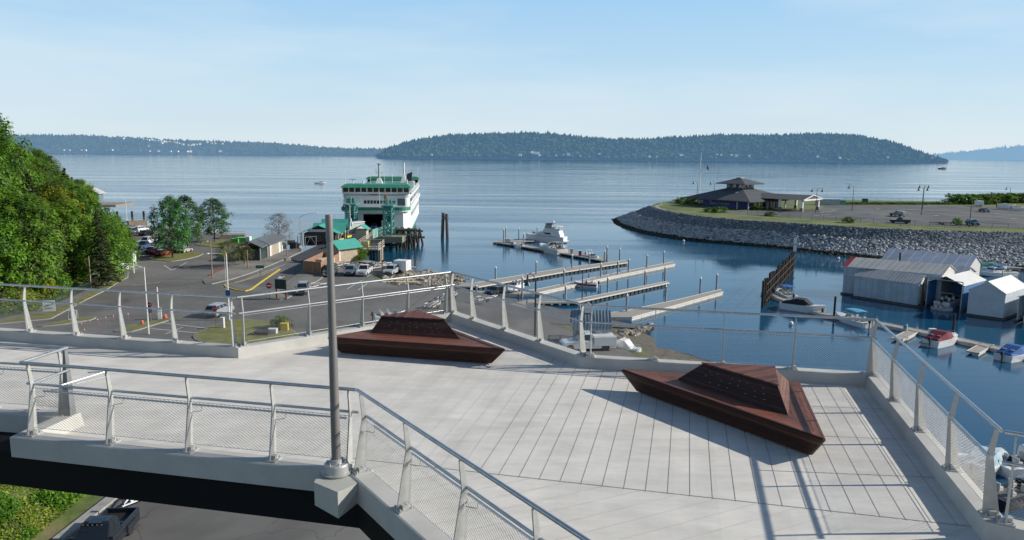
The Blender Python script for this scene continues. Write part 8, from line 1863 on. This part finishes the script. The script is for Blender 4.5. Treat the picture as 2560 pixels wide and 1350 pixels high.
while len(placed) < 105 and tries < 9000:
    tries += 1; x = rnd.uniform(-168,-64); y = rnd.uniform(98,232); p = V2(x,y)
    if not inside(p, FOOT): continue
    d = poly_d(p, FOOT[:-1], False)
    if d < 1.5: continue
    if any((p-q).length < 4.3 for q in placed): continue
    z = LZ+hill_z(p); pxb, pyb = px_of(x,y,z)
    if pxb < -120: continue
    key = rnd.choice(('b0','b0','b0','b1','b1','y0','b1','o0','c0','b0')); H0 = {'c0':15,'c1':14,'y0':11}.get(key,12); rad = 4.6 if key[0]!='c' else 3.6
    s = rnd.uniform(.75,1.15)
    # keep the tree under the crest line of the wood
    ok = False
    for _ in range(8):
        h = H0*s; tx, ty = px_of(x,y,z+h); ex, _e = px_of(x+rad*s,y,z+h*.5)
        if ty >= crest_y(tx)-6 and ex < 348: ok = True; break
        s *= .86
    if not ok or s < .33: continue
    placed.append(p); w_ = 'low ' if pyb > 700 else ('upper ' if ty < 470 else '')
    tree(key, 'conifer_tree' if key[0]=='c' else 'broadleaf_tree', w_+desc[key]+' '+zone(pxb)+' on the slope', (x,y,z), s, rnd.random()*6.3, desc[key]+'s of the wood on the left slope, '+w_+zone(pxb))
for i,(px,yb,yt,key) in enumerate(((312,676,588,'b1'),(326,660,604,'c1'),(296,686,560,'b0'),(270,704,545,'b1'),(306,642,568,'b0'),(318,612,572,'o0'),(292,622,540,'b1'),(256,718,522,'c0'),(240,662,508,'b0'),(322,640,590,'b1'),(282,660,552,'c1'),(222,690,480,'b0'))):
    q = g2(px,yb); z = LZ+hill_z(q); h = GY(px,yt,q.y).z-z; H0 = {'c0':15,'c1':14}.get(key,12); s = h/H0
    tree(key,'conifer_tree' if key[0]=='c' else 'broadleaf_tree',desc[key]+' overhanging the car park at the right end of the wood',(q.x,q.y,z),min(s,1.0)*.95,i*1.3,desc[key]+'s overhanging the car park',sz=s)
tree('b1','broadleaf_tree','tallest green tree rising at the far left frame edge above the wood',(*GY(-14,400,112)[:2],LZ+hill_z(V2(GY(-14,400,112).x,112))),1.05,2.,sz=(GY(0,294,112).z-LZ-hill_z(V2(GY(-14,400,112).x,112)))/12)
tree('c0','conifer_tree','tall dark conifer standing out in the upper left of the wood', (*GY(86,440,112)[:2],LZ+hill_z(V2(GY(86,440,112).x,112))), 1., 1.)
# bushes and ground cover along the foot of the slope
k_ = 0
for i in range(260):
    a_ = rnd.uniform(0,1); seg = rnd.randrange(1,8); p = FOOT[seg].lerp(FOOT[seg+1],a_); q = p+V2(-1,.25)*rnd.uniform(.5,9)
    if not inside(q,FOOT): continue
    pxb,_ = px_of(q.x,q.y,LZ)
    if pxb < -80 or k_ > 70: continue
    k_ += 1; key = rnd.choice(('s0','s1','s1','s2')); tree(key,'bush','low %s bush at the foot of the wooded slope behind the green fence' % {'s0':'yellow green','s1':'leafy green','s2':'olive'}[key], (q.x,q.y,LZ+hill_z(q)-.1), rnd.uniform(.5,1.25), rnd.random()*6, {'s0':'yellow green','s1':'leafy green','s2':'olive'}[key]+' bushes at the foot of the slope', cat='bush')
# grassy bank at the lower left: undergrowth nobody could count
b = MB(); r2 = random.Random(77)
for i in range(26000):
    p = V2(-27.6-abs(r2.gauss(0,7)), r2.uniform(34,52)); 
    if not inside(p,FOOT2): continue
    cl_ = noise.noise(Vector((p.x*.35,p.y*.35,0))); h = .12+.55*max(0,cl_); leaf(b, Vector((p.x,p.y,LZ-.05+hill_z(p)+r2.random()*h)), r2.uniform(.05,.13)*(1.5 if cl_>.1 else 1), r2, 0 if cl_>.05 else (1 if r2.random()<.6 else 2), up=.8)
tag(b.build('undergrowth', [LG[0],LY[0],LO[0]], recalc=False), 'weeds and low shrubs covering the bank at the lower left', 'undergrowth', kind='stuff')
b = MB()
for i in range(30000):
    seg = r2.randrange(1,9); p = FOOT[seg].lerp(FOOT[seg+1],r2.random())+V2(-1,.3)*r2.uniform(.2,16)
    if not inside(p,FOOT): continue
    cl_ = noise.noise(Vector((p.x*.2,p.y*.2,0))); leaf(b, Vector((p.x,p.y,LZ-.05+hill_z(p)+r2.random()*(.25+.5*max(0,cl_)))), r2.uniform(.12,.26), r2, 0 if cl_>.15 else (1 if r2.random()<.5 else 2), up=.8)
tag(b.build('slope_undergrowth', [LG[0],LY[0],LO[0]], recalc=False), 'weeds and brambles covering the lower wooded slope', 'undergrowth', kind='stuff')
# trees in the car park
proto('p0', lambda: broadleaf(11,H=10.5,rad=3.9,nclump=95,per=75,ls=.20,base=.14,shape='oval',trunk=.2), LB); proto('p1', lambda: broadleaf(12,H=10.5,rad=3.6,nclump=90,per=72,ls=.19,base=.2,shape='oval',trunk=.18), LB)
def ptree(key, label, base, top, H0=10.5, s=1., rz=0, name='broadleaf_tree', group=None, wx=1.):
    p = g2(*base); h = GY(top[0],top[1],p.y).z-LZ; t = tree(key, name, label, (p.x,p.y,LZ+.1), h/H0*s*wx, rz, group, sz=h/H0); return t
ptree('p0','left full green tree on the oval grass island', (432,646),(418,494), wx=.86)
ptree('p1','second full green tree on the oval grass island', (470,632),(462,490), rz=2., wx=.95)
ptree('p1','separate rounded green tree near the water right of the island trees', (537,605),(527,497), rz=4., wx=1.15)
proto('bare', lambda: broadleaf(14,H=8,rad=3.6,nclump=110,per=46,ls=.10,base=.1,shape='round',trunk=.16), LR)
ptree('bare','nearly leafless tree with fine bronze twigs left of the terminal', (698,612),(692,535), H0=8)
proto('bz', lambda: broadleaf(15,H=6,rad=3.3,nclump=60,per=60,ls=.12,base=.25,shape='round',trunk=.12), LO)
ptree('bz','low spreading olive tree at the left of the plaza', (572,668),(570,606), H0=6, wx=.95); ptree('bz','second low spreading olive tree by the green bins', (610,664),(612,612), H0=6, rz=2, wx=.8)
proto('g0', lambda: broadleaf(16,H=2.4,rad=2.2,nclump=40,per=60,ls=.14,base=.02,trunk=.06), LG)
for px,py,s,lab in ((888,648,1.1,'bright green bush under the car ramp'),(868,640,1.0,'olive green bush beside the trestle piles'),(903,652,.6,'small green bush at the shore path'),(700,822,.7,'green weed clump by the yellow cabinet')):
    p = g2(px,py); tree('g0','bush',lab,(p.x,p.y,LZ-.2),s,px,cat='bush')
for px,py,s,sz,lab in ((1800,531,1.1,.55,'wide dark green shrub bed in front of the clubhouse'),(1775,530,.9,.45,'green shrub left of the wide shrub bed'),(1895,525,.9,.5,'green shrub in front of the clubhouse columns'),(1925,540,.8,.4,'low shrub by a pale kerb on the point'),(2122,557,.7,.5,'dark shrub on the verge near the fence'),(2393,563,.6,.6,'small round shrub left of the blue car'),(1712,508,1.8,.7,'low green hedge at the clubhouse terrace'),(1735,510,1.8,.7,'low green hedge beside the terrace furniture')):
    p = pz2(px,py); tree('g0','bush',lab,(p.x,p.y,PZ),s*1.3,px,cat='bush',sz=sz*1.3)
for k in range(13):
    px = 2388+k*17; p = pz2(px, 508+(k%2)*2-(3 if k>5 else 0)); tree('g0','hedge_bush','green bush in the hedge behind the point car park',(p.x,p.y,PZ),rnd.uniform(1.9,2.6),k,'bushes of the hedge on the point',sz=1.5,cat='bush')
for k in range(22):
    px = 2085+k*15; p = pz2(px, 510.5); tree('g0','hedge_bush','low green bush in the thin strip along the far fence',(p.x,p.y,PZ-.2),rnd.uniform(1.2,1.8),k,'low bushes along the far fence on the point',sz=.4,cat='bush')
